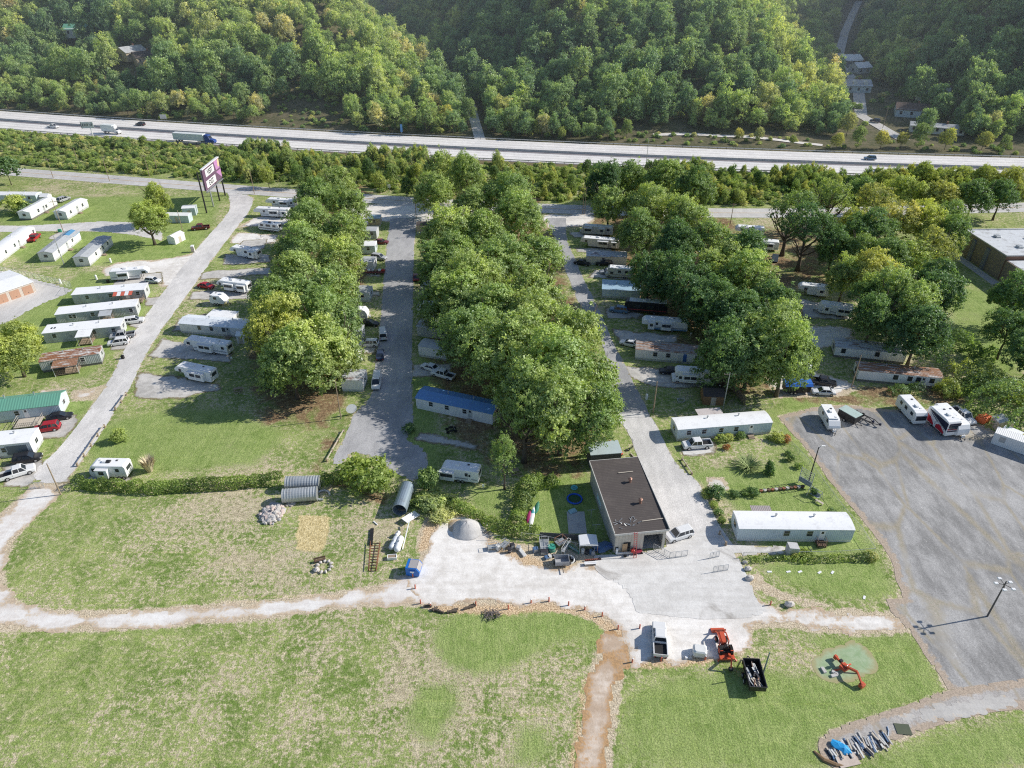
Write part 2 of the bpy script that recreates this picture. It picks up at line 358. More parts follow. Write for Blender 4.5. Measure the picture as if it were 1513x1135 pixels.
# ---- asphalt / gravel / concrete, all outlines read off the photograph as ground points
road_w=GP([(336,284),(376,289),(372,305),(360,325),(345,342),(330,362),(300,402),(268,448),(232,495),(205,545),(187,584),(155,631),(134,662),(114,690),(95,712),(60,716),(48,700),(56,690),(79,671),(98,649),(132,606),(163,560),(190,505),(225,452),(262,405),(290,368),(325,330),(342,308)])
road_m=GP([(577,322),(616,322),(613,350),(611,380),(609,480),(609,520),(608,596),(611,622),(607,640),(600,650),(629,664),(634,692),(612,712),(575,695),(545,672),(521,668),(500,690),(489,684),(516,632),(521,613),(535,600),(549,586),(553,556),(557,519),(562,480),(568,400),(573,350)])
road_e=GP([(806,322),(836,322),(837,354),(852,389),(864,417),(883.5,452),(899.6,493.5),(926.6,547),(955,604),(972,632),(989.6,671),(1003,689),(1030,709.7),(1043.6,734),(1060,772),(1078,800),(985,812),(983,779),(946,684),(929,640),(907,608),(903,573),(900,541),(880,480),(858,455),(836,401),(820,352)])
road_n=GP([(-60,331),(0,334),(60,333),(180,325),(240,340),(240,356),(180,344),(110,341),(60,342),(0,343),(-60,343)])
sheet('park_road',[road_w,road_n],.03,M_ROAD,.7,.14)
M_ROAD_SHADE=m_asphalt('shade_toned_lane_asphalt',(.36,.355,.36),(.52,.51,.51),stain=.4,patch=(.26,.26,.27),speck=.25)  # darker lane copy: tree shade is painted into the asphalt colour
sheet('sunlit_lane',[GP([(908,612),(957,610),(972,632),(989.6,671),(1003,689),(1030,709.7),(1043.6,734),(1060,772),(1078,800),(985,812),(983,779),(946,684),(929,640)])],.037,M_ROAD,.6,.1)  # sunlit stretch of the lane, sunlight painted in as a paler sheet
sheet('park_lane',[road_m,road_e],.028,M_ROAD_SHADE,.7,.14); GMASK['park_road']+=GMASK['park_lane']
apron=GP([(878,822),(906,819),(984,813),(1000,790),(1062,776),(1083,804),(1092,830),(1110,860),(1116,886),(1135,905),(1100,915),(1020,915),(940,905),(925,870),(880,848)])
drive=GP([(1080,806),(1160,808),(1160,818),(1090,821)]); drv2=GP([(1000,668),(1048,662),(1052,669),(1010,673)])
sheet('concrete_apron',[apron,drive,drv2],.045,M_CONC,.6,.16)
gravel=GP([(602,851),(618,832),(632,802),(650,778),(660,765),(690,760),(713,770),(722,795),(745,815),(800,836),(880,838),(930,842),(1000,855),(1090,870),(1116,886),(1150,903),(1200,905),(1328,908),(1345,922),(1335,936),(1250,936),(1180,928),(1130,924),(1105,930),(1108,950),(1095,966),(1045,974),(940,982),(934,952),(908,930),(880,906),(800,893),(700,888),(640,893),(606,880)])
apn=GP([(505,303),(560,301),(625,303),(720,310),(726,330),(620,331),(600,327),(560,327),(540,334),(515,322)]); ape=GP([(800,318),(868,316),(880,322),(868,334),(838,336),(806,336)])
gr4=GP([(186,386),(240,384),(300,372),(278,400),(255,424),(238,424),(236,412),(205,408),(160,408),(150,400),(165,391)]); gr5=GP([(1046,706),(1068,708),(1075,722),(1050,727)])
gr6=GP([(380,320),(430,312),(436,330),(352,336)]); gr7=GP([(1140,500),(1190,480),(1260,486),(1262,505),(1215,512),(1190,520),(1192,548),(1240,560),(1268,574),(1240,586),(1150,586),(1130,560)])
gr8=GP([(352,344),(410,348),(412,360),(340,360)])
sheet('gravel_yard',[gravel,apn,ape,gr4,gr5,gr6,gr7,gr8],.02,M_GRAV,.6,.9)
track=GP([(-60,895),(-20,880),(-8,862),(-12,840),(-30,800),(-20,775),(20,745),(48,716),(96,714),(84,735),(60,755),(34,780),(12,815),(3,850),(10,880),(40,900),(100,905),(180,903),(280,898),(400,888),(480,879),(560,868),(606,850),(640,850),(640,893),(560,893),(480,902),(400,912),(280,922),(180,929),(80,931),(0,928),(-60,935)])
sheet('gravel_track',[track],.012,M_TRACK,.6,.8)
dirt=GP([(900,925),(925,945),(921,985),(908,1050),(900,1150),(850,1150),(860,1080),(872,1010),(880,965),(890,945)])
sheet('dirt_path',[dirt],.016,M_DIRT,.6,1.)
lot=GP([(1149,616),(1205,601),(1260,598),(1300,606),(1400,604),(1440,625),(1500,650),(1620,720),(1800,800),(1800,1100),(1560,1060),(1401,1021),(1375,979),(1341,929),(1317,908),(1308,884),(1332,884),(1316,828),(1296,795),(1252,744),(1209,688),(1185,656)])
curb=GP([(1401,1019),(1500,1004),(1640,990),(1640,1040),(1513,1046),(1436,1056),(1374,1076),(1313,1100),(1258,1127),(1238,1138),(1222,1128),(1207,1104),(1212,1089),(1246,1072),(1300,1055),(1350,1038)])
sheet('parking_lot',[lot],.03,M_LOT,.6,.22)
M_SLAB=m_asphalt('old_road_slabs',(.36,.34,.32),(.54,.51,.485),cr=.5,stain=.2,rot=-.4,patch=(.55,.53,.5),crack=(.5,.38,.25))
sheet('old_slab_road',[curb],.05,M_SLAB,.6,.12)
slab=GP([(-60,396),(0,399),(48,412),(108,428),(96,436),(60,450),(0,483),(-60,500)])
sheet('storage_yard_paving',[slab],.03,M_FRT,.8,.2)
# pads beside the homes
PADS=[[(619,637),(712,657),(699,667),(612,650)],[(300,402),(330,398),(418,394),(414,404),(330,412),(292,414)],[(262,470),(330,466),(345,478),(250,492)],
 [(240,500),(345,523),(340,536),(215,528)],[(205,548),(320,566),(325,576),(250,592),(195,586)],[(283,430),(370,430),(372,442),(275,444)],[(330,375),(400,376),(402,388),(330,392)],
 [(878,398),(935,402),(930,414),(868,410)],[(838,342),(890,344),(890,352),(846,352)],[(848,366),(905,366),(905,372),(852,373)],[(890,452),(950,462),(945,472),(898,470)],[(905,486),(1000,496),(1000,508),(912,506)],[(922,540),(1060,550),(1062,572),(980,574),(935,564)],
 [(562,398),(540,398),(538,408),(564,409)],[(562,430),(535,430),(533,436),(562,438)],[(560,505),(515,512),(515,520),(556,524)],[(609,538),(668,536),(668,558),(609,556)],[(1010,655),(1060,650),(1058,672),(1008,674)],[(60,625),(112,612),(118,628),(98,648),(50,650)],[(0,690),(60,670),(70,690),(40,720),(0,722)],
 [(1180,440),(1262,458),(1262,474),(1185,470)],[(1085,345),(1120,350),(1118,358),(1080,355)],[(395,352),(360,356),(350,366),(392,368)],[(135,702),(195,702),(200,714),(112,716)],[(176,405),(240,402),(242,420),(165,422)],[(190,470),(216,468),(216,484),(188,484)],[(165,505),(200,500),(200,516),(160,518)],[(215,440),(250,436),(235,452),(212,452)],[(105,700),(60,715),(110,718)],[(70,352),(95,336),(110,338),(80,356)]]
sheet('parking_pads',[GP(p) for p in PADS],.024,M_PAD,.5,.5)
DIRTY=[[(64,578),(95,574),(90,588),(62,590)],[(106,578),(150,572),(138,590),(108,592)]]
sheet('bare_site_gravel',[GP(p) for p in DIRTY],.018,M_TRACK,.5,.9)
moss,tt,oo=nodes('pale_mown_patch'); ss=NT(tt); pp=ss.pos(); nn=ss.noise(pp,.6,5,.7,.6)
ee=ss.step(ss.math('ADD',ss.attr('edge'),ss.math('MULTIPLY',ss.math('SUBTRACT',nn,.5),2.)),0,1.2)
cc=ss.mix(ss.step(nn,.35,.65),(.30,.42,.23),(.42,.52,.34)); cc=ss.mix(ee,(.42,.38,.2),cc); cc=ss.mul(cc,ss.mix(ss.noise(pp,5,3),(.8,.8,.8),(1.1,1.1,1.1)))
ss.bsdf(oo,cc,.9)
sheet('mown_patch',[GP([(1249+49*math.cos(a)+4*math.sin(2*a),979+30*math.sin(a)+3*math.cos(3*a)) for a in [k*.2618 for k in range(24)]])],.014,moss,.4,.3)
spots=[]
for i in range(8):
    u=1345+i*24.5; v=1062-(i*5.2)+(i*i*.13); q=G(u,v); spots.append([(q.x+1.25*math.cos(a)+.2*math.sin(3*a),q.y+.95*math.sin(a),0) for a in [k*.628 for k in range(10)]])
sheet('worn_slab_patch',spots,.062,m_gravel('worn_slab_spot',(.50,.48,.455),(.60,.58,.55),cover=.8),.4,.5)
# ---- roads behind: frontage road and interstate, as smooth curves
def curve(pxs,deg=2,x0=-420,x1=420,n=120):
    P=np.array([tuple(G(u,v))[:2] for u,v in pxs]); c=np.polyfit(P[:,0],P[:,1],deg)
    xs=np.linspace(x0,x1,n); lo,hi=P[:,0].min(),P[:,0].max(); d=np.polyder(c)
    ys=np.where(xs<lo,np.polyval(c,lo)+np.polyval(d,lo)*(xs-lo),np.where(xs>hi,np.polyval(c,hi)+np.polyval(d,hi)*(xs-hi),np.polyval(c,xs)))
    return xs,ys
def offset(xs,ys,o):
    dx=np.gradient(xs); dy=np.gradient(ys); L=np.hypot(dx,dy); return xs-dy/L*o, ys+dx/L*o
def strip(name,xs,ys,o0,o1,z,mat,kind='structure',dash=None,zf=None):
    a=np.array(offset(xs,ys,o0)).T; b=np.array(offset(xs,ys,o1)).T; V=[];F=[]
    acc=0
    for i in range(len(a)):
        V+= [(*a[i],0),(*b[i],0)]
    for i in range(len(a)-1):
        acc+=np.hypot(*(a[i+1]-a[i]))
        F.append((2*i,2*i+2,2*i+3,2*i+1))
    if dash:
        V=[];F=[]; s=np.concatenate([[0],np.cumsum(np.hypot(np.diff(a[:,0]),np.diff(a[:,1])))])
        t=0
        while t+dash[0]<s[-1]:
            k=[]
            for q in(t,t+dash[0]):
                k.append(((np.interp(q,s,a[:,0]),np.interp(q,s,a[:,1]),0),(np.interp(q,s,b[:,0]),np.interp(q,s,b[:,1]),0)))
            n=len(V); V+=[k[0][0],k[1][0],k[1][1],k[0][1]]; F.append((n,n+1,n+2,n+3)); t+=dash[0]+dash[1]
    me=npmesh(name,np.array(V),np.array(F)); at=me.attributes.new('edge','FLOAT','POINT'); at.data.foreach_set('value',np.full(len(V),9.,np.float32))
    return tag(link(name,me,mat,None,(0,0,z)),kind=kind)
HX,HY=curve([(0,179),(400,203),(780,226.5),(1160,241),(1513,250)],2,-520,520,160)
HZ=.3
strip('interstate_lanes',HX,HY,-15.5,16.5,HZ,M_HWY)
strip('interstate_median',HX,HY,-2.6,2.6,HZ+.02,M_SHO)
strip('interstate_shoulder',HX,HY,-16.9,-15.5,HZ,M_SHO)
for i,oo_ in enumerate((-11.3,-7.1,7.1,11.3)): strip('lane_marking',HX,HY,oo_-.14,oo_+.14,HZ+.03,M_LINE,dash=(3.5,8.5))
for oo_ in (-13.2,-9.2,-5.2,5.2,9.2,13.2): strip('lane_wear',HX,HY,oo_-.75,oo_+.75,HZ+.012,M_WEAR)
for oo_ in (-15,-3.2,3.2,15.4): strip('edge_marking',HX,HY,oo_-.12,oo_+.12,HZ+.03,M_LINE)
FX,FY=curve([(40,256.5),(211,267),(343,278.5),(438,285.5),(560,298),(830,310),(1090,311),(1270,315)],3,-420,330,140)
strip('frontage_road',FX,FY,-4.6,4.6,.035,M_FRT)
strip('centre_marking',FX,FY,-.12,.12,.06,M_YLINE)
for oo_ in(-4,4): strip('edge_marking',FX,FY,oo_-.08,oo_+.08,.06,M_LINE)
hy=lambda x:np.interp(x,HX,HY)
# embankment under the interstate
emb=MB()
ax,ay=offset(HX,HY,-16.9); bx_,by_=offset(HX,HY,16.5)
for i in range(len(ax)-1):
    emb.quad((ax[i],ay[i]-3,-.3),(ax[i+1],ay[i+1]-3,-.3),(ax[i+1],ay[i+1],HZ-.01),(ax[i],ay[i],HZ-.01))
    emb.quad((bx_[i],by_[i],HZ-.01),(bx_[i+1],by_[i+1],HZ-.01),(bx_[i+1],by_[i+1]+3,-.3),(bx_[i],by_[i]+3,-.3))
    emb.quad((ax[i],ay[i],HZ-.01),(ax[i+1],ay[i+1],HZ-.01),(bx_[i+1],by_[i+1],HZ-.01),(bx_[i],by_[i],HZ-.01))
M_BANK=m_gravel('verge_earth',(.2,.2,.09),(.34,.3,.18),straw=(.2,.17,.09),cover=.5)
me_o=emb.build('road_embankment',M_BANK); tag(me_o,kind='structure')
# ---- hills
v1=GP([(700,176)])[0]; 
def vdist(x,y,pts):
    d=np.full(np.shape(x),1e9)
    for a,b in zip(pts[:-1],pts[1:]):
        a=np.array(a[:2]);b=np.array(b[:2]);e=b-a;t=np.clip(((x-a[0])*e[0]+(y-a[1])*e[1])/(e@e),0,1)
        d=np.minimum(d,np.hypot(x-a[0]-t*e[0],y-a[1]-t*e[1]))
    return d
V1=[(-14,330),(-22,400),(-50,500),(-95,640),(-130,800)]
V2=[(150,290),(178,357),(200,440),(212,503),(262,620),(345,800)]
def sst(x,a,b):
    t=np.clip((x-a)/(b-a),0,1); return t*t*(3-2*t)
def hill(x,y):
    x=np.asarray(x,float); y=np.asarray(y,float); d=y-(np.interp(x,HX,HY)+17)
    h=46*sst(d,2,170)+30*sst(d,150,420)+24*sst(d,350,700)
    h*= .84+.42*vnoise(x,y,.006)
    h+= (vnoise(x,y,.02)-.5)*9*sst(d,5,60)+(vnoise(x,y,.06)-.5)*3*sst(d,5,40)
    k=sst(vdist(x,y,V1),8,75); h=h*(.12+.88*k)
    d2=vdist(x,y,V2); h=h+26*sst(x,235,340)*sst(d,5,70)+10*sst(x,235,300)*sst(d,40,120); k=sst(d2,16,82); h=h*(.14+.86*k)
    h=np.where(x<-60,h*(1+.12*sst(-x,60,200)*sst(120-d,0,60)),h)
    # broad shelf right of the middle hill foot
    return np.where(d>0,h,-1.5)
hx=np.arange(-640,760,6.); hyy=np.concatenate([np.arange(296,640,5.),np.arange(640,1300,14.)])
X,Y=np.meshgrid(hx,hyy); Z=hill(X,Y)
idx=np.arange(X.size).reshape(X.shape); F=np.stack([idx[:-1,:-1].ravel(),idx[:-1,1:].ravel(),idx[1:,1:].ravel(),idx[1:,:-1].ravel()],1)
dcell=(Y-np.interp(X,HX,HY))[:-1,:-1].ravel(); F=F[dcell>12]
hm=npmesh('hillside',np.stack([X.ravel(),Y.ravel(),Z.ravel()],1),F,True)
a=hm.attributes.new('edge','FLOAT','POINT'); a.data.foreach_set('value',np.full(X.size,9.,np.float32))
M_HILL=m_gravel('forest_floor',(.10,.11,.05),(.22,.19,.12),straw=(.22,.17,.11),cover=.55)
tag(link('hillside',hm,M_HILL),kind='structure')
# valley roads
def ribbon(name,pts,w,mat,z=.15):
    P=[Vector((p[0],p[1],0)) for p in pts]; V=[];F=[]; Q=[]
    for a,b in zip(P[:-1],P[1:]):
        n=max(2,int((b-a).length/4)); Q+=[a.lerp(b,i/n) for i in range(n)]
    Q.append(P[-1])
    for i,p in enumerate(Q):
        d=(Q[min(i+1,len(Q)-1)]-Q[max(i-1,0)]).normalized(); n=Vector((-d.y,d.x,0))
        for k in(-1,1):
            q=p+n*k*w/2; hz=max(float(hill(q.x,q.y)),float(hill(p.x,p.y)),0); V.append((q.x,q.y,hz+z))
    F=[(2*i,2*i+2,2*i+3,2*i+1)[::-1] for i in range(len(Q)-1)]
    me=npmesh(name,np.array(V),np.array(F)); at=me.attributes.new('edge','FLOAT','POINT'); at.data.foreach_set('value',np.full(len(V),9.,np.float32))
    return tag(link(name,me,mat),kind='structure')
def GH(u,v,z0=5):
    """ground point under photo pixel on the hills"""
    a=(u-CX)/FPX;b=(v-CY)/FPX; d=Vector((a,cp-b*sp,-sp-b*cp)); t=250.
    while t<1500:
        p=d*t; 
        if CH+p.z<=float(hill(p.x,p.y)): return Vector((p.x,p.y,float(hill(p.x,p.y))))
        t+=1.
    return G(u,v)
ribbon('valley_road',[GH(1335,208),(GH(1300,188)),(GH(1272,172)),V2[2],V2[3],V2[4],V2[5]],6,M_FRT)
ribbon('ravine_road',V1[:4],5,M_ROAD)
ribbon('service_road',[GH(965,200),GH(1040,200),GH(1150,208),GH(1215,216)],3.5,M_GRAV)
# ---- the ground itself
STR=np.concatenate([np.linspace(-900,-170,26)[:-1],np.arange(-170,170,.9),np.linspace(170,900,26)])
STY=np.concatenate([np.linspace(-150,22,14)[:-1],np.arange(22,150,.8),np.arange(150,290,1.6),np.linspace(290,420,14),[700,1500,3000]])
X,Y=np.meshgrid(STR,STY); x=X.ravel(); y=Y.ravel()
hard=[p for k,q in GMASK.items() if k in('gravel_yard','gravel_track','dirt_path','bare_site_gravel') for p in q]
dmin=np.full(x.shape,99.)
for p in hard: dmin=np.minimum(dmin,sdf(p,x,y))
worn=.72*(1-sst(dmin,-.2,1.5))
d2=np.full(x.shape,99.)
for k in('park_road','concrete_apron','parking_lot','old_slab_road'):
    for p in GMASK[k]: d2=np.minimum(d2,sdf(p,x,y))
worn=np.maximum(worn,.55*(1-sst(d2,0,1.0)))
def mask(polys,soft=2.):
    m=np.zeros(x.shape)
    for p in polys: m=np.maximum(m,1-sst(sdf(smooth_poly(GP(p),2),x,y),-soft,soft))
    return m
worn=np.maximum(worn,.95*mask([[(604,892),(640,888),(700,886),(780,890),(860,900),(915,925),(945,950),(918,985),(905,940),(870,915),(810,900),(760,905),(700,905),(640,905)],[(625,770),(640,745),(670,775),(655,800),(640,815),(620,820),(612,800)],[(705,790),(740,800),(880,815),(890,840),(800,838),(740,822)],[(1115,870),(1150,888),(1230,900),(1320,905),(1200,890),(1140,868),(1120,845),(1108,850)]],.8))
lush=mask([[(640,930),(680,905),(730,900),(770,915),(830,898),(880,905),(912,935),(905,975),(880,975),(860,945),(800,960),(770,985),(700,1000),(655,985),(640,960)],[(620,1010),(675,1010),(680,1050),(640,1100),(600,1080),(600,1050)],[(770,1070),(810,1072),(825,1110),(790,1140),(755,1130),(762,1090)],
 [(925,1010),(1100,985),(1200,1000),(1380,990),(1400,1030),(1250,1070),(1205,1110),(1230,1140),(900,1150),(905,1060)],[(1260,1135),(1320,1105),(1440,1065),(1560,1050),(1560,1150),(1250,1150)],[(1180,940),(1340,940),(1385,1000),(1300,1010)],[(1010,700),(1040,690),(1200,680),(1240,740),(1300,815),(1240,830),(1160,830),(1100,830),(1130,790),(1070,740)],[(1110,832),(1180,826),(1300,826),(1325,880),(1240,885),(1170,868)],[(1150,600),(1185,640),(1230,715),(1310,820),(1300,830),(1210,735),(1145,640),(1130,605)],[(130,560),(190,505),(222,455),(240,400),(120,400),(60,440),(0,490),(0,560)],[(60,600),(160,560),(120,625),(40,680)],[(120,640),(240,600),(350,600),(430,640),(380,690),(230,700),(130,690)],[(0,290),(330,290),(320,330),(280,380),(100,400),(0,380)],[(760,720),(810,700),(870,700),(895,800),(780,790)],[(1400,420),(1513,440),(1513,560),(1440,560),(1400,500)],[(1140,560),(1190,590),(1230,600),(1160,618)],[(690,715),(760,720),(740,770),(690,750)],[(640,440),(650,720),(560,700)]],3.)
lush*=.50+.45*vnoise(x,y,.05)
rowA=[(470,250),(550,255),(550,400),(530,570),(500,640),(380,640),(350,560),(380,420),(420,330)]
rowB=[(620,240),(800,270),(830,340),(850,440),(900,520),(912,640),(860,680),(780,700),(700,690),(640,640),(612,500),(614,340)]
rowC=[(860,300),(1080,320),(1190,420),(1200,560),(1150,590),(1060,590),(990,520),(930,450),(880,380)]
earth=mask([rowA,rowB,rowC],5.)*.8
earth=np.maximum(earth,.75*mask([[(1100,330),(1230,340),(1230,440),(1130,420)],[(1130,590),(1300,560),(1420,575),(1440,600),(1320,606),(1190,598)],[(720,690),(790,660),(870,650),(870,720),(760,700)],[(500,600),(560,600),(510,640),(490,690),(600,730),(560,760),(440,700)]],3.))
dryv=.10*mask([[(620,910),(900,960),(890,1150),(600,1150),(200,1150),(240,1000),(420,930)]],12.)+.07*mask([[(230,740),(430,720),(600,760),(600,860),(400,880),(150,890),(200,800)]],8.)-.08*mask([[(0,930),(230,930),(160,1150),(-50,1150)]],12.)
orange=mask([[(625,893),(660,892),(720,893),(790,889),(850,893),(905,920),(940,935),(930,955),(910,950),(880,920),(840,905),(790,905),(750,912),(700,908),(640,907)],[(715,797),(760,808),(800,830),(880,838),(905,838),(880,848),(800,842),(740,826)],[(625,780),(640,755),(665,770),(655,795),(630,815),(615,815)],[(935,975),(1100,965),(1105,945),(1120,935),(1060,985),(930,990)],[(862,1000),(872,1000),(862,1060),(850,1140),(838,1140),(850,1060)],[(610,855),(630,850),(615,875),(560,872)]],1.2)
hay=mask([[(441,761),(489,763),(479,816),(436,814)]],.5)
gz=np.where(y>300,-.1,0.)+np.where((d2<0)|(dmin<-.5),0,(vnoise(x,y,.25)-.5)*.02-.0)
gz=np.where(y<300,np.minimum(gz,.004),-.6)
idx=np.arange(X.size).reshape(X.shape); F=np.stack([idx[:-1,:-1].ravel(),idx[:-1,1:].ravel(),idx[1:,1:].ravel(),idx[1:,:-1].ravel()],1)
gm=npmesh('ground',np.stack([x,y,gz],1),F)
for nme,arr in(('worn',worn),('lush',lush),('earth',earth),('dry',dryv),('hay',hay),('orange',orange)):
    a=gm.attributes.new(nme,'FLOAT','POINT'); a.data.foreach_set('value',arr.astype(np.float32))
tag(link('ground',gm,MG),kind='structure')
# ================================================================ trees and plants
def crown_mesh(name,seed,n=6000,leaf=.05,K=22,flat=.8,droop=0,cone=0.,gap=0.,low=-.35,rs=1.):
    """unit crown: radius ~1 horizontally, ~flat*1 vertically, centre at origin; leaf clusters as small bent faces"""
    g=np.random.default_rng(seed)
    C=[];Rr=[]
    i=0
    while len(C)<K:
        u=g.normal(size=3); u/=np.linalg.norm(u)
        if u[2]<low: continue
        rad=g.uniform(.42,.80)+(1-rs)*.12; c=u*rad*np.array([1,1,flat])
        if cone>0:
            hh=(c[2]/flat+.6)/1.4; c[:2]*=max(.18,1-cone*max(hh,0))
        C.append(c); Rr.append(g.uniform(.2,.46)*(1-cone*.35)*rs)
    C.append(np.array([0,0,-.05])); Rr.append(.55)
    C=np.array(C);Rr=np.array(Rr); tint=g.uniform(.25,.75,len(C)); tint2=g.uniform(.4,1.5,len(C))
    zs=1.12
    per=18; w=Rr**2; w/=w.sum(); mt=int(n/per*2.1)
    kt=g.choice(len(C),mt,p=w); dt=g.normal(size=(mt,3)); dt/=np.linalg.norm(dt,axis=1)[:,None]
    up=dt[:,2]<-.5; dt[up,2]*=-1
    rt=Rr[kt]*(1+g.normal(0,.16,mt)); rt=np.where(g.random(mt)<.10,rt*g.uniform(1.05,1.38,mt),rt)
    T0=C[kt]+dt*rt[:,None]*np.array([1,1,zs])
    dep=np.zeros(mt)
    for j in range(len(C)):
        q=(T0-C[j])/np.array([1,1,zs]); dd=np.linalg.norm(q,axis=1)/Rr[j]; dep=np.maximum(dep,np.where(kt==j,0,1-dd))
    keep=(dep<.30)|(g.random(mt)<.12)
    if gap>0:
        nn=vnoise(T0[:,0]+seed,T0[:,1]+T0[:,2]*1.7,3.2); keep&=nn>gap
    keep&=vnoise(T0[:,0]*1.3+seed*3.1,T0[:,1]*1.3+T0[:,2]*2.1,5.5)>.17
    T0=T0[keep][:n//per]; dt=dt[keep][:n//per]; kt=kt[keep][:n//per]; mt=len(T0); tw=g.normal(0,.16,mt)
    ii=np.repeat(np.arange(mt),per); m=len(ii); k=kt[ii]; d=dt[ii]
    sg=leaf*1.35*g.uniform(.7,1.4,(mt,1))[ii]
    P=T0[ii]+g.normal(size=(m,3))*sg*np.array([1,1,.75])+d*(g.random((m,1))*leaf*1.6)
    cen=P/np.linalg.norm(P,axis=1)[:,None]
    nrm=d*.55+cen*.35+g.normal(0,.55,(m,3))+np.array([0,0,.16]); nrm/=np.linalg.norm(nrm,axis=1)[:,None]
    a=np.cross(nrm,g.normal(size=(m,3))); a/=np.linalg.norm(a,axis=1)[:,None]; b=np.cross(nrm,a)
    s=leaf*g.uniform(.55,1.35,m)[:,None]; s2=s*g.uniform(.55,.95,(m,1))
    V=np.stack([P-a*s, P-b*s2-nrm*s*.18, P+a*s, P+b*s2-nrm*s*.18],1).reshape(-1,3)
    F=np.arange(m*4).reshape(m,4)
    me=npmesh(name,V,F)
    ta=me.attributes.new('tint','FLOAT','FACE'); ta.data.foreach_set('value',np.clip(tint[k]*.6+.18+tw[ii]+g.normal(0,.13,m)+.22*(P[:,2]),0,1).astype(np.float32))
    tb=me.attributes.new('tint2','FLOAT','FACE'); tb.data.foreach_set('value',tint2[k].astype(np.float32))
    return me
def trunk_mesh(name,seed,h=1.0,r=.035,limbs=7,base=.3,spread=.34):
    """unit-height trunk with limbs that run up into the crown"""
    g=random.Random(seed); mb=MB(); pts=[Vector((0,0,-.02))]; rs=[r*1.5]
    for i in range(1,7):
        t=i/6; pts.append(Vector((g.uniform(-.02,.02)*t,g.uniform(-.02,.02)*t,t*.8*h))); rs.append(r*(1.05-.8*t))
    mb.path(pts,rs,8)
    for i in range(limbs):
        a=2*math.pi*(i/limbs)+g.uniform(-.4,.4); z=base+g.uniform(0,.32); p=Vector((0,0,z)); q=[p]; rr=[r*.55]
        L=g.uniform(.6,1)*spread
        for j in range(1,5):
            t=j/4; q.append(Vector((math.cos(a+t*.3)*L*t,math.sin(a+t*.3)*L*t,z+(.12+.30*t)*t*1.0))); rr.append(r*.55*(1-.8*t))
        mb.path(q,rr,6)
        for kx in(2,3):
            a2=a+g.uniform(-1.1,1.1); p2=q[kx]; mb.path([p2,p2+Vector((math.cos(a2)*.07,math.sin(a2)*.07,.07)),p2+Vector((math.cos(a2)*.12,math.sin(a2)*.12,.17))],[r*.25,r*.17,r*.06],5)
    me=bpy.data.meshes.new(name); me.from_pydata([tuple(p) for p in mb.v],[],mb.f); me.polygons.foreach_set('use_smooth',[True]*len(me.polygons)); me.update(); return me
M_BARK=paint('bark',(.12,.095,.075),.95,dirt=.4,dirtcol=(.05,.04,.03),scale=2)
M_BARKL=paint('pale_bark',(.30,.27,.23),.95,dirt=.4,dirtcol=(.1,.08,.07),scale=2)
L_MAPLE=leafmat('maple_leaves',[(0,(.175,.25,.092)),(.5,(.215,.285,.105)),(1,(.26,.32,.12))])
L_YELLOW=leafmat('yellowing_leaves',[(0,(.235,.30,.09)),(.6,(.285,.33,.10)),(1,(.35,.35,.115))])
L_DARK=leafmat('deep_green_leaves',[(0,(.085,.15,.062)),(.6,(.11,.18,.068)),(1,(.15,.215,.078))])
L_WOOD=leafmat('woodland_leaves',[(0,(.20,.28,.125)),(.3,(.25,.33,.145)),(.6,(.30,.365,.165)),(.88,(.35,.39,.19)),(1,(.39,.37,.24))],.5)
L_WOODD=leafmat('dark_and_shaded_woodland_leaves',[(0,(.14,.22,.115)),(.5,(.185,.27,.13)),(1,(.235,.31,.145))],.45)  # darker greens: random variety, and painted shade at the middle hill
L_BRUSH=leafmat('roadside_brush_leaves',[(0,(.14,.215,.075)),(.4,(.21,.285,.10)),(.75,(.28,.33,.13)),(1,(.36,.37,.19))])
L_OLIVE=leafmat('feathery_olive_leaves',[(0,(0.255,0.285,0.112)),(1,(0.345,0.352,0.141))])
L_RUST=leafmat('rust_leaves',[(0,(.25,.13,.05)),(1,(.33,.19,.07))])
L_HEDGE=leafmat('hedge_leaves',[(0,(.15,.215,.055)),(1,(.22,.28,.075))])
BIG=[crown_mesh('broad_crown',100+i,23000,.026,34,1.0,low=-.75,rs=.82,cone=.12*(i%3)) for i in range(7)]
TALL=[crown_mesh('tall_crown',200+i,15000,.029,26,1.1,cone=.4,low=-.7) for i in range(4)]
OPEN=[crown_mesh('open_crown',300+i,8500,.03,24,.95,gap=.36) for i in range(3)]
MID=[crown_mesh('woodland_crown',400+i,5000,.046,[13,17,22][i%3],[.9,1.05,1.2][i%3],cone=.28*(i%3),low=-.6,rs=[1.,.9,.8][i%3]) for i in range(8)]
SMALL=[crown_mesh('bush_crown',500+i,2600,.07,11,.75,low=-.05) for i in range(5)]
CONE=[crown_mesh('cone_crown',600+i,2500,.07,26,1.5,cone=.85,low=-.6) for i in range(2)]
TR=[trunk_mesh('trunk',i,1,.024) for i in range(4)]
TRS=[trunk_mesh('slim_trunk',10+i,1,.014,5) for i in range(3)]
TRB=[trunk_mesh('branching_trunk',20+i,1,.03,11,.22,.42) for i in range(2)]
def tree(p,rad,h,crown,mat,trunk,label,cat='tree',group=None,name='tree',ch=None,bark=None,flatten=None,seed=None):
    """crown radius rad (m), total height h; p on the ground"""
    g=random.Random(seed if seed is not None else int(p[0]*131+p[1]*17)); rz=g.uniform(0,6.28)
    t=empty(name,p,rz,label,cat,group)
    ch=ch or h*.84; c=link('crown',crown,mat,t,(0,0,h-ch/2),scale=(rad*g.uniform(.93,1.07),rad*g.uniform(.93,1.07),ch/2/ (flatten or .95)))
    link('trunk',trunk,bark or M_BARK,t,(0,0,0),scale=(h,h,h*.92)); return t
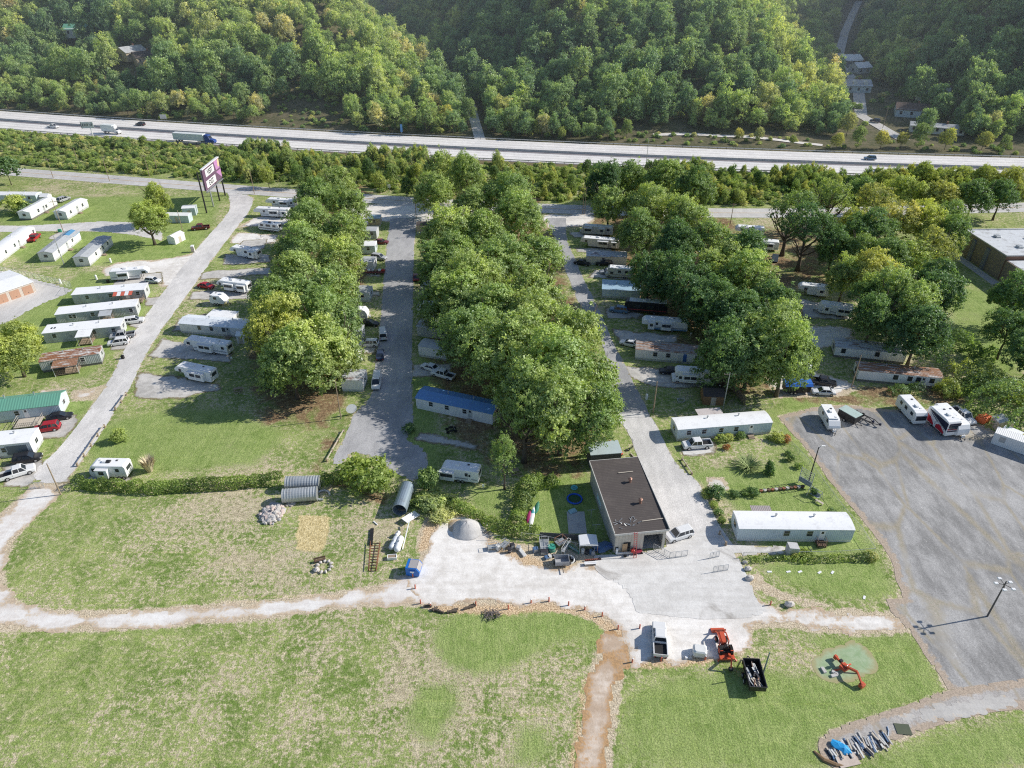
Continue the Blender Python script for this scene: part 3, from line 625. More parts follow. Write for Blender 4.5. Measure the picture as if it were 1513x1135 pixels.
ORD=['first','second','third','fourth','fifth','sixth','seventh','eighth','ninth','tenth','eleventh','twelfth','thirteenth','fourteenth','fifteenth','sixteenth','seventeenth','eighteenth','nineteenth','twentieth','21st','22nd','23rd','24th','25th','26th','27th','28th','29th','30th','31st','32nd','33rd','34th','35th','36th']
def row(lst,what,hh,mats,name='shade_tree',group=None):
    lst=sorted(lst,key=lambda e:e[1])
    for i,e in enumerate(lst):
        u,v,r=e[:3]; h=hh+random.uniform(-2.,1.8); z=h*.58; q=G(u,v,z)
        m=e[3] if len(e)>3 else random.choice(mats)
        tree((q.x,q.y,0),r*random.uniform(1.04,1.2),h,(BIG[(i*3+len(what))%7] if i%4 else TALL[i%4]),m,TR[i%4],'%s, %s counted from the highway end'%(what,ORD[i]),group=group,name=name,ch=h*.93,flatten=.93)
rowA_=[(497,272,6.5),(468,296,6.5),(515,305,6.5),(460,328,7),(507,342,6.5),(448,366,7.5),(500,388,7),(438,408,7.5),(488,430,7),(425,450,7.5),(478,474,7.2),(412,486,6.5,L_YELLOW),(465,520,7.8),(430,535,6.5),(492,512,5.5)]
row(rowA_,'full green shade tree in the left-hand tree row',16,[L_MAPLE])
rowB_=[(650,250,7),(690,262,6),(640,285,6.5),(700,300,7.5),(755,290,7.5),(770,325,7.5),(660,345,7.5),(715,350,7.5),(790,380,8),(655,385,7),(735,392,8.2),(700,415,6),(790,430,7.5),(672,440,8.2),(730,462,8),(790,478,8),(850,495,7),(700,500,6.8),(755,525,8),(815,545,8.2),(868,560,6.8),(785,582,7.5),(830,610,7.6),(870,618,5.5)]
row(rowB_,'full green shade tree in the central tree block',16.5,[L_MAPLE])
rowC_=[(895,268,6.2),(935,262,6.5),(985,268,6.8),(1025,285,6.5),(900,300,6),(960,305,7),(1010,320,6.8),(945,345,6.8),(1000,365,7),(1045,350,6.5),(960,405,6.5,L_DARK),(1010,420,6.5,L_DARK),(1062,400,6.8),(1095,385,7),(1110,420,7.5),(1055,450,7,L_DARK),(1145,450,7),(1090,475,7.5),(1150,495,7.5),(1110,525,8,L_MAPLE),(1160,530,6),(1070,520,6.,L_DARK)]
row(rowC_,'full green shade tree in the right-hand tree row',16,[L_MAPLE,L_MAPLE,L_DARK])
def T(u,v,r,h,crown,mat,trunk,label,**k):
    q=G(u,v,h*.6); return tree((q.x,q.y,0),r,h,crown,mat,trunk,label,**k)
T(775,625,3.2,15,OPEN[0],L_MAPLE,TRB[0],'slim young tree with thin crown in front of the central tree block',ch=12)
T(745,680,2.6,11,OPEN[1],L_MAPLE,TRS[0],'thin leaning tree with sparse crown beside the hedge corner',ch=9)
q=G(1155,378); tree(q,6.5,19,OPEN[0],L_DARK,TRB[0],'tall tree with bare brown trunk behind the tarped tent',ch=12.5,name='shade_tree')
q=G(1178,400); tree(q,7.2,19,OPEN[1],L_DARK,TRB[1],'large tree with dark forked trunk standing on bare ground',ch=12.5,name='shade_tree')
q=G(1215,345); tree(q,6.,17,OPEN[2],L_MAPLE,TRB[1],'open branching tree right of the forked trunk tree',ch=12,name='shade_tree')
T(1232,368,5.5,14,BIG[1],L_DARK,TR[0],'grey green tree above the two white campers',name='shade_tree')
T(1250,408,5.5,14,BIG[2],L_MAPLE,TR[0],'bright green tree leaning over the white travel trailers',name='shade_tree')
T(1325,440,7.5,17,BIG[3],L_MAPLE,TR[0],'left half of the big dark tree pair by the lawn',name='shade_tree')
T(1378,430,7.5,17,BIG[4],L_DARK,TR[1],'right half of the big dark tree pair by the lawn',name='shade_tree')
T(1358,490,7.5,15,BIG[5],L_DARK,TR[2],'large dark green tree over the long white home',name='shade_tree')
T(1500,440,5.5,14,BIG[6],L_DARK,TR[1],'dark tree in front of the brick building',name='shade_tree')
T(1490,490,5.5,12,BIG[0],L_DARK,TR[3],'dark tree at the right edge below the brick building',name='shade_tree')
T(1530,520,6,12,BIG[2],L_DARK,TR[3],'dark tree cut by the right edge of the picture',name='shade_tree')
q=G(229,362); tree(q,6.3,13.5,BIG[2],L_YELLOW,TRB[0],'lone yellow green tree between the left road and the mobile homes',ch=10.5,name='shade_tree')
T(232,296,4.3,14,BIG[5],L_YELLOW,TR[2],'yellow green tree touching the lone tree from behind',name='shade_tree')
T(18,515,6.6,12,BIG[4],L_YELLOW,TR[1],'round yellow green tree at the left edge covering a rusty home',ch=10.5,name='shade_tree')
T(8,250,5.5,10,SMALL[1],L_DARK,TRS[1],'dark green bushy tree at the far left beside the frontage road',name='tree')
T(18,300,4.,6,SMALL[2],L_YELLOW,TRS[1],'small yellow green tree in front of the far left mobile home',name='tree')
T(1345,465,7,15,BIG[1],L_MAPLE,TR[0],'broad green tree filling the middle of the dark tree group',name='shade_tree')
# right-hand grove between the tree row and the brick building
gr=[(1285,345,5.5,L_DARK),(1265,330,4.5,L_YELLOW),(1325,330,6.5,L_OLIVE),(1365,330,6,L_YELLOW),(1290,300,5.5,L_OLIVE),(1340,285,6,L_YELLOW),(1390,290,5.5,L_YELLOW),(1415,262,5,L_YELLOW),(1440,290,5.5,L_DARK),(1480,290,5.5,L_DARK),(1495,265,5,L_YELLOW),(1455,262,5,L_YELLOW),(1400,325,5,L_MAPLE),(1310,385,6,L_DARK),(1290,410,5.5,L_YELLOW),(1345,380,5.5,L_YELLOW),(1380,372,5,L_OLIVE),(1270,375,5,L_DARK),(1300,440,5,L_DARK),(1365,258,4.5,L_YELLOW),(1310,262,4.5,L_YELLOW),(1270,290,4.5,L_MAPLE),(1405,350,4.5,L_DARK),(1290,470,4.5,L_DARK)]
def byk(m): return {'maple_leaves':'green','yellowing_leaves':'yellow green','deep_green_leaves':'dark green','feathery_olive_leaves':'feathery olive'}[m.name]
gr.sort()
for i,(u,v,r,m) in enumerate(gr):
    T(u,v,r*(1.25 if v>278 else .95),(14.5 if v>278 else 9.5)+random.uniform(-2.,1.5),(OPEN[2] if m is L_OLIVE else (BIG if i%2 else TALL)[i%4]),m,TR[i%4],'%s tree in the grove left of the brick building, %s from the left'%(byk(m),ORD[i]),name='tree')
# roadside saplings between the frontage road and the interstate
def fy(x): return np.interp(x,FX,FY)
def between(x,t): a=fy(x)+6; b=hy(x)-19; return a+(b-a)*t
sap=[(395,262,3.2),(425,240,3.6),(440,262,3.4),(455,248,3),(478,262,2.8),(500,268,3),(520,258,2.5),(545,252,3.2),(560,270,3.2),(580,262,3.3),(595,245,2.6),(600,275,2.7),(615,252,2.8),(680,238,2.4),(700,245,2.6),(730,252,2.2),(815,262,2.6),(845,270,2.6),(835,250,2),(868,245,2.4),(780,255,2.3),(1010,250,2.2),(1040,252,2),(1120,262,2.4),(1145,250,1.8),(1180,265,2.6),(1230,262,2.4),(1255,275,2.8)]
for i,(u,v,r) in enumerate(sap):
    q=G(u,v,4); h=r*2.6
    tree((q.x,q.y,0),r,h,TALL[i%4],[L_YELLOW,L_MAPLE,L_BRUSH,L_DARK][i%4],TRS[i%3],'slim %s roadside tree below the interstate, %s from the left'%(['yellow','green','mixed green','dark green'][i%4],ORD[i]),name='young_tree',ch=h*.9)
for i,(u,v,r) in enumerate([(735,188,4.4),(692,180,5),(660,185,4.6),(858,188,3.4),(900,190,3),(925,198,3.2),(1090,203,2.4),(1120,204,2.6),(1170,208,2),(640,188,4),(800,196,4),(775,194,3.5),(830,200,2.5),(1265,212,3.6),(1300,214,3.3),(1250,195,4.2),(1330,212,3),(1355,212,4),(1395,215,3.8),(1425,195,4.2),(1450,215,3.4),(1480,220,3),(1235,215,3),(560,180,4)]):
    q=GH(u,v+7); tree((q.x,q.y,q.z-.2),r,r*2.5,TALL[i%4],[L_YELLOW,L_MAPLE,L_YELLOW,L_BRUSH][i%4],TRS[i%3],'bright sunlit tree along the far verge of the interstate, %s from the left'%ORD[sorted([735,692,660,858,900,925,1090,1120,1170,640,800,775,830,1265,1300,1250,1330,1355,1395,1425,1450,1480,1235,560]).index(u)],name='young_tree',ch=r*2.3)
# ---- woodland on the hills: the nearest ones are objects, the rest one mass
def clear(x,y):
    if vdist(np.array([x]),np.array([y]),V2)[0]<(17 if y<430 else 11): 
        # houses and lawns on the valley floor
        return False
    if vdist(np.array([x]),np.array([y]),V1)[0]<6: return False
    return True
HOUSES=[(1254,95),(1268,106),(1257,133),(1376,143),(1345,170),(1380,192),(123,52),(195,86),(215,84)]
hp=[GH(u,v) for u,v in HOUSES]
pts=[]
g=np.random.default_rng(5)
y=300.
for _ in range(26000):
    y=300+g.random()**1.0*560; x=g.uniform(-.85*y-30,.85*y+30)
    d=y-(np.interp(x,HX,HY)+17)
    if d<6: continue
    if d<34 and -125<x<-80: continue           # bare brown cutting
    if 24<d<44 and 20<x<0: continue
    z=float(hill(x,y))
    # leave the mown verge and the service road open
    if d<27 and x>45: continue
    if not clear(x,y): continue
    if any((x-q.x)**2+(y-q.y)**2<81 for q in hp): continue
    if any(abs(x-q.x)<7 and 0<q.y-y<26 for q in hp): continue
    r=(3.4+4.6*g.random()**1.5)*(1.0 if d>30 else .66)
    pts.append((x,y,z,r))
# poisson-ish thinning
cellz={}; keep=[]
for p in pts:
    k=(int(p[0]//11),int(p[1]//11)); ok=True
    for a in(-1,0,1):
        for b in(-1,0,1):
            for q in cellz.get((k[0]+a,k[1]+b),()):
                if (q[0]-p[0])**2+(q[1]-p[1])**2<(.62*(q[3]+p[3]))**2*.9: ok=False
    if ok: cellz.setdefault(k,[]).append(p); keep.append(p)
def painted_shade_zone(x,y): return 18<x<70 and y<430  # shaded side of the middle hill: shade painted in by darker leaves
keep.sort(key=lambda p:p[1]-(np.interp(p[0],HX,HY)))
indiv=keep[:165]; rest=keep[165:]
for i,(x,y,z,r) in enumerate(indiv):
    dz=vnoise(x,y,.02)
    m=L_WOODD if (painted_shade_zone(x,y) or dz<.3) else (L_WOOD if dz<.9 else L_YELLOW)
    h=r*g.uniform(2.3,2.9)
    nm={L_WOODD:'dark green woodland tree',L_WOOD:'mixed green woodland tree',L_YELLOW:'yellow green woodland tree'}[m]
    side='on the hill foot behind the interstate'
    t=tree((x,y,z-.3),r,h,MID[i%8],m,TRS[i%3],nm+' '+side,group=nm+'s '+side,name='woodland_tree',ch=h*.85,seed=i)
def gn_scatter(name,P,S,RZ,IX,src,label=None,cat=None,kind='stuff',SZ=None):
    """one object of many small plants: points + attributes -> instances"""
    me=bpy.data.meshes.new(name); me.vertices.add(len(P)); me.vertices.foreach_set('co',np.asarray(P,np.float32).ravel())
    for nme,arr in(('sc',S),('rz',RZ),('sz',SZ if SZ is not None else S)):
        a=me.attributes.new(nme,'FLOAT','POINT'); a.data.foreach_set('value',np.asarray(arr,np.float32))
    a=me.attributes.new('ix','INT','POINT'); a.data.foreach_set('value',np.asarray(IX,np.int32))
    me.update(); o=bpy.data.objects.new(name,me); COL.objects.link(o)
    c=bpy.data.collections.new(name+'_kinds')
    for k,(ms,mt) in enumerate(src):
        so_=bpy.data.objects.new('%s_kind_%02d'%(name,k),ms.copy()); so_.data.materials.clear(); so_.data.materials.append(mt); c.objects.link(so_)
    ng=bpy.data.node_groups.new(name,'GeometryNodeTree'); ng.interface.new_socket('Geometry',in_out='INPUT',socket_type='NodeSocketGeometry'); ng.interface.new_socket('Geometry',in_out='OUTPUT',socket_type='NodeSocketGeometry')
    N=ng.nodes; L=ng.links; gi=N.new('NodeGroupInput'); go=N.new('NodeGroupOutput'); ip=N.new('GeometryNodeInstanceOnPoints')
    ci=N.new('GeometryNodeCollectionInfo'); ci.inputs['Collection'].default_value=c; ci.inputs['Separate Children'].default_value=True; ci.inputs['Reset Children'].default_value=True
    mp=N.new('GeometryNodeMeshToPoints')
    def at(n,t='FLOAT'):
        x=N.new('GeometryNodeInputNamedAttribute'); x.data_type=t; x.inputs[0].default_value=n; return x.outputs[0]
    L.new(gi.outputs[0],mp.inputs[0]); L.new(mp.outputs[0],ip.inputs['Points']); L.new(ci.outputs[0],ip.inputs['Instance']); ip.inputs['Pick Instance'].default_value=True
    L.new(at('ix','INT'),ip.inputs['Instance Index'])
    cx=N.new('ShaderNodeCombineXYZ'); L.new(at('sc'),cx.inputs[0]); L.new(at('sc'),cx.inputs[1]); L.new(at('sz'),cx.inputs[2]); L.new(cx.outputs[0],ip.inputs['Scale'])
    cr=N.new('ShaderNodeCombineXYZ'); L.new(at('rz'),cr.inputs[2]); L.new(cr.outputs[0],ip.inputs['Rotation'])
    L.new(ip.outputs[0],go.inputs[0]); md=o.modifiers.new('plants','NODES'); md.node_group=ng
    return tag(o,label,cat,None,kind)
rest=np.array(rest); n=len(rest)
hgt=rest[:,3]*g.uniform(1.1,1.4,n)
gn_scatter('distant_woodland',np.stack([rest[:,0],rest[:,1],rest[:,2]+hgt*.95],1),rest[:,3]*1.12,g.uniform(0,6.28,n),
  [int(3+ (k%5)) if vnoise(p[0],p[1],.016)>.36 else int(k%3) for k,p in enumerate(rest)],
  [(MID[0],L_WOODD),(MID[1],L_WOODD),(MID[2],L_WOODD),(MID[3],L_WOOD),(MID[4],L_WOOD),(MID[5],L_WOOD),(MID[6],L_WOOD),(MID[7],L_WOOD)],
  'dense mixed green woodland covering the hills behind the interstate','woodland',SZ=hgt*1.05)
# understorey to close the slope
P=[]
for _ in range(5200):
    y=g.uniform(300,560); x=g.uniform(-.8*y,.8*y); d=y-(np.interp(x,HX,HY)+17)
    if d<3 or (d>24 and d<34 and x>60) : continue
    if d<3.5+g.random()*6: continue
    if not clear(x,y) and g.random()<.8: continue
    if any((x-q.x)**2+(y-q.y)**2<90 for q in hp) or any(abs(x-q.x)<7 and 0<q.y-y<20 for q in hp): continue
    if 21<d<40 and x>40: continue
    P.append((x,y,float(hill(x,y))+.3,g.uniform(1.0,2.3)*(0.65 if (-130<x<-75 and d<38) or (d<24 and x>40) else 1)))
P=np.array(P); n=len(P)
gn_scatter('undergrowth',P[:,:3],P[:,3],g.uniform(0,6.28,n),g.integers(0,5,n),[(SMALL[0],L_WOOD),(SMALL[1],L_WOODD),(SMALL[2],L_BRUSH),(SMALL[3],L_WOOD),(SMALL[4],L_BRUSH)],'tangled undergrowth on the wooded slopes','undergrowth')
# brush between the roads
P=[]
for _ in range(5200):
    x=g.uniform(-330,260); t=g.random(); y=between(x,t)
    if -36<x<-28: continue
    if t<.05: continue
    s=g.uniform(.7,1.5)*(1.25 if x>-120 else 1)*(.6+.9*vnoise(x,y,.06))
    if x>-115 and g.random()<.022: s=g.uniform(1.8,2.4)
    P.append((x,y,.2 if s<1.8 else s*.9,s))
P=np.array(P); n=len(P)
gn_scatter('roadside_brush',P[:,:3],P[:,3],g.uniform(0,6.28,n),np.where((P[:,3]>1.75)&(P[:,0]>-115),g.integers(5,8,n),g.integers(0,5,n)),[(SMALL[0],L_BRUSH),(SMALL[1],L_BRUSH),(SMALL[2],L_BRUSH),(SMALL[3],L_BRUSH),(SMALL[4],L_HEDGE),(MID[1],L_BRUSH),(MID[2],L_YELLOW),(MID[4],L_BRUSH)],'thick weedy brush between the frontage road and the interstate','brush',SZ=P[:,3]*g.uniform(.7,1.3,n)*np.where((P[:,3]>1.75)&(P[:,0]>-115),1.5,1.))
def bush(u,v,r,h,mat,label,name='bush',k=None,cat='bush'):
    q=G(u,v); m=SMALL[(int(u)+int(v))%5] if k is None else k
    o=link(name,m,mat,None,(q.x,q.y,h*.38),scale=(r,r,h*.75)); o.rotation_euler=(0,0,u*.7); return tag(o,label,cat)
# ================================================================ builders
W_WHITE=paint('white_siding',(.88,.88,.88),.55,dirt=.12,rib=.3); W_CREAM=paint('cream_siding',(.70,.66,.56),.6,dirt=.2,rib=.3)
W_GREY=paint('grey_weathered_siding',(.58,.60,.61),.6,dirt=.45,rib=.35); W_BLUE=paint('pale_blue_and_shade_siding',(.64,.74,.80),.6,dirt=.15,rib=.3); W_TAN=paint('tan_siding',(.55,.46,.33),.6,dirt=.2,rib=.25)  # pale blue also stands in for bluish shade on white walls
R_WHITE=paint('white_metal_roof',(.95,.95,.95),.4,dirt=.16); R_GREEN=paint('green_metal_roof',(.17,.42,.31),.45,dirt=.1,rib=.5); R_GREY=paint('grey_roof',(.50,.52,.54),.6,dirt=.35)
R_RUST=rust('rusty_striped_roof',(.72,.70,.68),.75); R_RUST2=rust('rust_brown_roof',(.60,.58,.57),.8,(.34,.18,.11)); R_BLUE=paint('blue_roof',(.15,.32,.62),.5,dirt=.2); R_DARK=paint('brown_shingle',(.10,.085,.08),.9,dirt=.3,rib=.4,axis=1,dirtcol=(.2,.17,.15))
R_SILV=rust('silver_patched_roof',(.62,.64,.68),.35,(.2,.2,.24)); SKIRT=paint('skirting',(.62,.63,.63),.7,dirt=.5,rib=.2); SKIRTD=paint('dark_skirting',(.2,.19,.18),.8,dirt=.5)
TRIM=paint('white_trim',(.80,.80,.80),.5,dirt=.1); TRIMD=paint('dark_trim',(.10,.10,.11),.5,dirt=.1); GL=glass(); GLB=glass('sky_tinted_glass',(.05,.07,.10))
WOOD=paint('weathered_wood',(.36,.28,.20),.9,dirt=.4,scale=2); WOODD=paint('dark_wood',(.16,.10,.07),.9,dirt=.4); WOODL=paint('pale_wood',(.60,.53,.44),.9,dirt=.3)
TYRE=paint('tyre_rubber',(.022,.022,.022),.9,dirt=.3,dirtcol=(.1,.09,.08)); RIM=paint('wheel_rim',(.55,.55,.56),.35,.6,dirt=.1); STEEL=paint('galvanised_steel',(.52,.54,.55),.45,.55,dirt=.25); STEELD=paint('dark_steel',(.05,.05,.055),.5,.4,dirt=.3)
BLACK=paint('black_plastic',(.02,.02,.022),.6,dirt=.2); WHITE=paint('white_enamel',(.90,.90,.90),.35,dirt=.08); REDP=paint('red_paint',(.55,.05,.04),.4,dirt=.15); ORANGE=paint('orange_red_machine_paint',(.62,.11,.05),.4,dirt=.2)
CON=paint('concrete',(.58,.56,.53),.9,dirt=.3); TARPB=paint('blue_tarp',(.03,.16,.60),.5,dirt=.1); DOORD=paint('storage_door_orange',(.56,.33,.22),.6,dirt=.1,rib=.25,axis=2)
LAMPH=paint('headlamp_glass',(.75,.78,.8),.15,dirt=0); LAMPR=paint('tail_lamp_red',(.45,.02,.02),.25,dirt=0); STONE=paint('pale_stone',(.60,.56,.52),.9,dirt=.35,scale=3)
def seat(A,B,W):
    a=Vector(A[:2]); b=Vector(B[:2]); d=b-a; L=d.length; d.normalize(); n=Vector((-d.y,d.x)); c=(a+b)/2+n*W/2
    return L,(c.x,c.y,0),math.atan2(d.y,d.x)
def window(par,x,z,w,h,y,sgn=-1,frame=TRIM,axis='y',glassm=None,name='window'):
    """frame with a pane as its child; on a wall at y (axis y) or on an end wall at x=y (axis x)"""
    t=.05; f=MB(); p=MB()
    def bx(m,a0,a1,z0,z1,d0,d1):
        lo,hi=min(y+sgn*d0,y+sgn*d1),max(y+sgn*d0,y+sgn*d1)
        if axis=='y': m.box(a0,a1,lo,hi,z0,z1)
        else: m.box(lo,hi,a0,a1,z0,z1)
    b=.07
    bx(f,x-w/2-b,x+w/2+b,z-h/2-b,z-h/2,-.02,t); bx(f,x-w/2-b,x+w/2+b,z+h/2,z+h/2+b,-.02,t); bx(f,x-w/2-b,x-w/2,z-h/2,z+h/2,-.02,t); bx(f,x+w/2,x+w/2+b,z-h/2,z+h/2,-.02,t)
    bx(f,x-w/2,x+w/2,z-.02,z+.02,-.02,t-.01)
    o=f.build(name,frame,par); bx(p,x-w/2,x+w/2,z-h/2,z+h/2,-.02,.025); p.build('pane',glassm or GL,o); return o
def mobile_home(A,B,W,label,H=2.15,skirt=.55,roof='arch',wall=W_WHITE,rm=R_WHITE,wins=(.15,.35,.6,.82),door=.5,sk=SKIRT,frame=TRIM,rise=None,steps=True,vents=2,endwin=True,shut=None,name='mobile_home',px=True,over=.12):
    if px: A=G(*A);B=G(*B)
    L,c,rz=seat(A,B,W); t=empty(name,c,rz,label,'mobile home','mobile homes and trailers of the park'); h=L/2; w=W/2; z1=skirt+H
    MB().box(-h+.06,h-.06,-w+.06,w-.06,-.05,skirt).build('skirting',sk,t)
    if roof=='gable':
        rise=rise or .75; MB().prismx([(-w,skirt),(w,skirt),(w,z1),(0,z1+rise-.04),(-w,z1)],-h,h).build('wall',wall,t)
        e=over+.1; s_=rise/w
        r=MB(); r.prismx([(-w-e,z1-s_*e),(0,z1+rise),(w+e,z1-s_*e),(w+e,z1-s_*e+.09),(0,z1+rise+.1),(-w-e,z1-s_*e+.09)],-h-over,h+over)
    elif roof=='flat':
        MB().box(-h,h,-w,w,skirt,z1).build('wall',wall,t); r=MB().box(-h-over,h+over,-w-over,w+over,z1+.002,z1+.12)
    else:
        rise=rise or .38; MB().box(-h,h,-w,w,skirt,z1).build('wall',wall,t)
        pr=[(-w-.05,z1+.002)]+[(-w-.05+(2*w+.1)*i/8,z1+.06+rise*math.sin(math.pi*(i)/8)**.8) for i in range(9)]+[(w+.05,z1+.002)]
        r=MB().prismx(pr[::-1],-h-.06,h+.06)
    ro=r.build('roof',rm,t)
    for k in range(vents):
        x=-h+L*(k+1)/(vents+1)+.4; v=MB().tube((x,w*.3,z1),(x,w*.3,z1+(rise or .1)+.42),.13,.13,8); v.tube((x,w*.3,z1+(rise or .1)+.42),(x,w*.3,z1+(rise or .1)+.5),.2,.2,8); v.build('vent',STEEL,ro)
    for f in wins:
        if door is None or abs(f-door)*L>1.0: 
            wo=window(t,-h+L*f,skirt+1.3,.85,1.0,-w,-1,frame)
            if shut: MB().box(-h+L*f-.78,-h+L*f-.52,-w-.03,-w+.01,skirt+.9,skirt+2.0).box(-h+L*f+.52,-h+L*f+.78,-w-.03,-w+.01,skirt+.9,skirt+2.0).build('shutter',shut,wo)
    for f in (.25,.75): window(t,-h+L*f,skirt+1.3,.85,.95,w,1,frame)
    if endwin: window(t,0,skirt+1.25,1.1,.9,-h,-1,frame,'x'); window(t,0,skirt+1.25,1.1,.9,h,1,frame,'x')
    if door is not None:
        x=-h+L*door; d=MB().box(x-.45,x+.45,-w-.05,-w+.01,skirt+.03,skirt+1.98).build('door',WHITE if wall is not W_WHITE else W_GREY,t)
        MB().box(x-.2,x+.2,-w-.065,-w-.045,skirt+1.3,skirt+1.8).build('pane',GL,d)
        if steps: MB().box(x-.6,x+.6,-w-.9,-w-.08,-.02,skirt*.66).box(x-.6,x+.6,-w-1.25,-w-.9,-.02,skirt*.33).build('step',WOOD,t)
    return t,L
def porch(t,x0,x1,y0,y1,z,zr=None,roofm=R_WHITE,wood=WOOD,rail=True,posts=True):
    """deck on the near side of a home, y0<y1, with rail and optional roof"""
    d=MB().box(x0,x1,y0,y1,z-.12,z)
    for x in(x0+.1,x1-.1):
        for y in(y0+.1,y1-.1): d.box(x-.06,x+.06,y-.06,y+.06,-.05,z-.12)
    do=d.build('deck',wood,t)
    if rail:
        r=MB()
        for zz in(z+.45,z+.95): r.box(x0,x1,y0,y0+.06,zz-.05,zz); r.box(x0,x0+.06,y0,y1,zz-.05,zz); r.box(x1-.06,x1,y0,y1,zz-.05,zz)
        n=int((x1-x0)/.35)
        for i in range(n+1): x=x0+(x1-x0-.05)*i/n; r.box(x,x+.05,y0,y0+.05,z,z+.95)
        r.build('railing',wood,do)
    if zr:
        MB().quad((x0-.2,y0-.3,zr-.25),(x1+.2,y0-.3,zr-.25),(x1+.2,y1,zr),(x0-.2,y1,zr)).box(x0-.2,x1+.2,y0-.3,y0-.24,zr-.33,zr-.25).build('awning',roofm,t)
        p=MB()
        for x in(x0,x1): p.box(x-.05,x+.05,y0-.05,y0+.05,0,zr-.25)
        p.build('awning_post',TRIM,t)
def wheel(par,x,y,r,w,name='wheel',rim=RIM):
    o=MB().tube((0,-w/2,0),(0,w/2,0),r,r,16).build(name,TYRE,par,(x,y,r)); s=-1 if y<0 else 1
    MB().tube((0,s*(w/2-.03),0),(0,s*(w/2+.015),0),r*.6,r*.55,12).build('rim',rim,o); return o
def rv(kind,A,B,label,W=2.45,flip=False,H=3.0,body=WHITE,stripe=None,stripe2=None,wins=None,slide=None,slide2=None,ac=(.45,),door=None,name=None,px=True,rear=True,vents=(.25,.7),lower=None,wh=None,minL=None):
    if px: A=G(*A);B=G(*B)
    L,c,rz=seat(A,B,W)
    if minL and L<minL: L=minL
    nm=name or {'travel':'travel_trailer','fifth':'fifth_wheel_trailer','classc':'motorhome','classa':'motorhome','egg':'travel_trailer'}[kind]
    t=empty(nm,c,rz,label,nm.replace('_',' ').replace('fifth wheel trailer','camper trailer').replace('travel trailer','camper trailer'),'campers and motorhomes parked in the park')
    w=W/2; f=1 if not flip else -1; X=lambda x:f*(x-L/2)
    b=.5; T=H
    if kind=='travel': pr=[(.12,b+.25),(.0,b+.9),(.12,T-.95),(.55,T-.2),(1.0,T),(L-.25,T),(L,T-.25),(L,b+.25),(L-.15,b),(.6,b)]
    elif kind=='egg': pr=[(.35,b+.1),(.0,b+.7),(.15,T-1.1),(.8,T-.35),(1.6,T-.05),(L-1.2,T),(L-.35,T-.4),(L,T-1.1),(L-.1,b+.2),(L-.5,b)]
    elif kind=='fifth': pr=[(.05,b+1.25),(0,b+1.7),(.35,T-.35),(.9,T),(L-.25,T),(L,T-.25),(L,b+.2),(L-.15,b),(2.5,b),(2.3,b+1.15)]
    elif kind=='classc': pr=[(.0,b+.15),(.0,b+.65),(.85,b+.85),(1.3,b+1.35),(.55,b+1.55),(.5,T-.45),(1.0,T),(L-.2,T),(L,T-.2),(L,b+.1),(L-.1,b-.05),(.1,b-.1)]
    else: pr=[(.1,b),(.0,b+.8),(.12,T-.6),(.4,T-.1),(.8,T),(L-.3,T),(L,T-.3),(L,b+.1),(L-.1,b-.05)]
    prof=[(X(x),z) for x,z in pr]
    MB().loft([[(x*.995,-w,z*.99+.01) if 0 else (x,-w,z) for x,z in prof],[(x,w,z) for x,z in prof]]).build('body',body,t,bevel=.07)
    rx0,rx1=sorted((X(1.1),X(L-.35))); rf=MB().box(rx0,rx1,-w+.12,w-.12,T-.02,T+.035).build('roof',R_WHITE,t)
    for a in ac:
        x=X(L*a); MB().box(x-.45,x+.45,-.35,.35,T+.036,T+.34,.09).build('air_conditioner',WHITE if a!=.5 else STEELD,t)
    for a in vents:
        x=X(L*a); MB().box(x-.2,x+.2,.25,.65,T+.036,T+.13,.03).build('vent',TRIMD if int(a*10)%2 else TRIM,rf)
    if stripe:
        x0,x1=sorted((X(L-.25),X(2.6 if kind=='fifth' else .35)))
        for s_ in(-1,1): MB().box(x0,x1,min(s_*w,s_*(w+.012)),max(s_*w,s_*(w+.012)),b+.55,b+.78).build('stripe',stripe,t)
        if stripe2:
            for s_ in(-1,1): MB().box(x0,x1,min(s_*w,s_*(w+.011)),max(s_*w,s_*(w+.011)),b+.05,b+.42).build('stripe',stripe2,t)
    wins=wins if wins is not None else [(.3,.9),(.55,.8),(.82,.7)]
    def inslide(a): return any(sd and sd[0]*L-.5<a*L<sd[1]*L+.5 for sd in(slide,slide2))
    for a,ww in wins:
        if not inslide(a): window(t,X(L*a),b+1.62,ww,.55,-w,-1,TRIMD)
        window(t,X(L*a),b+1.62,ww,.55,w,1,TRIMD)
    for sd in (slide,slide2):
        if sd:
            x0,x1=sorted((X(L*sd[0]),X(L*sd[1]))); so_=MB().box(x0,x1,-w-.75,-w+.05,b+.28,T-.42,.05).build('slide_out',body,t)
            n=2 if (x1-x0)>2.2 else 1
            for k in range(n):
                xx=x0+(x1-x0)*(k+1)/(n+1)+(k-.5)*.25*(n-1); 
                window(so_,xx,b+1.5,min(1.1,(x1-x0)*.36),.55,-w-.75,-1,TRIMD)
            MB().box(x0-.05,x1+.05,-w-.82,-w+.02,T-.42,T-.36).build('awning',TRIM,so_)
    if door:
        x=X(L*door); s_=-1; d=MB().box(x-.33,x+.33,-w-.03,-w+.01,b+.1,b+2.05,.02).build('door',body,t); MB().box(x-.18,x+.18,-w-.045,-w-.025,b+1.2,b+1.75).build('pane',GL,d)
    if rear: window(t,0,b+1.6,1.3,.6,X(L),f,TRIMD,'x')
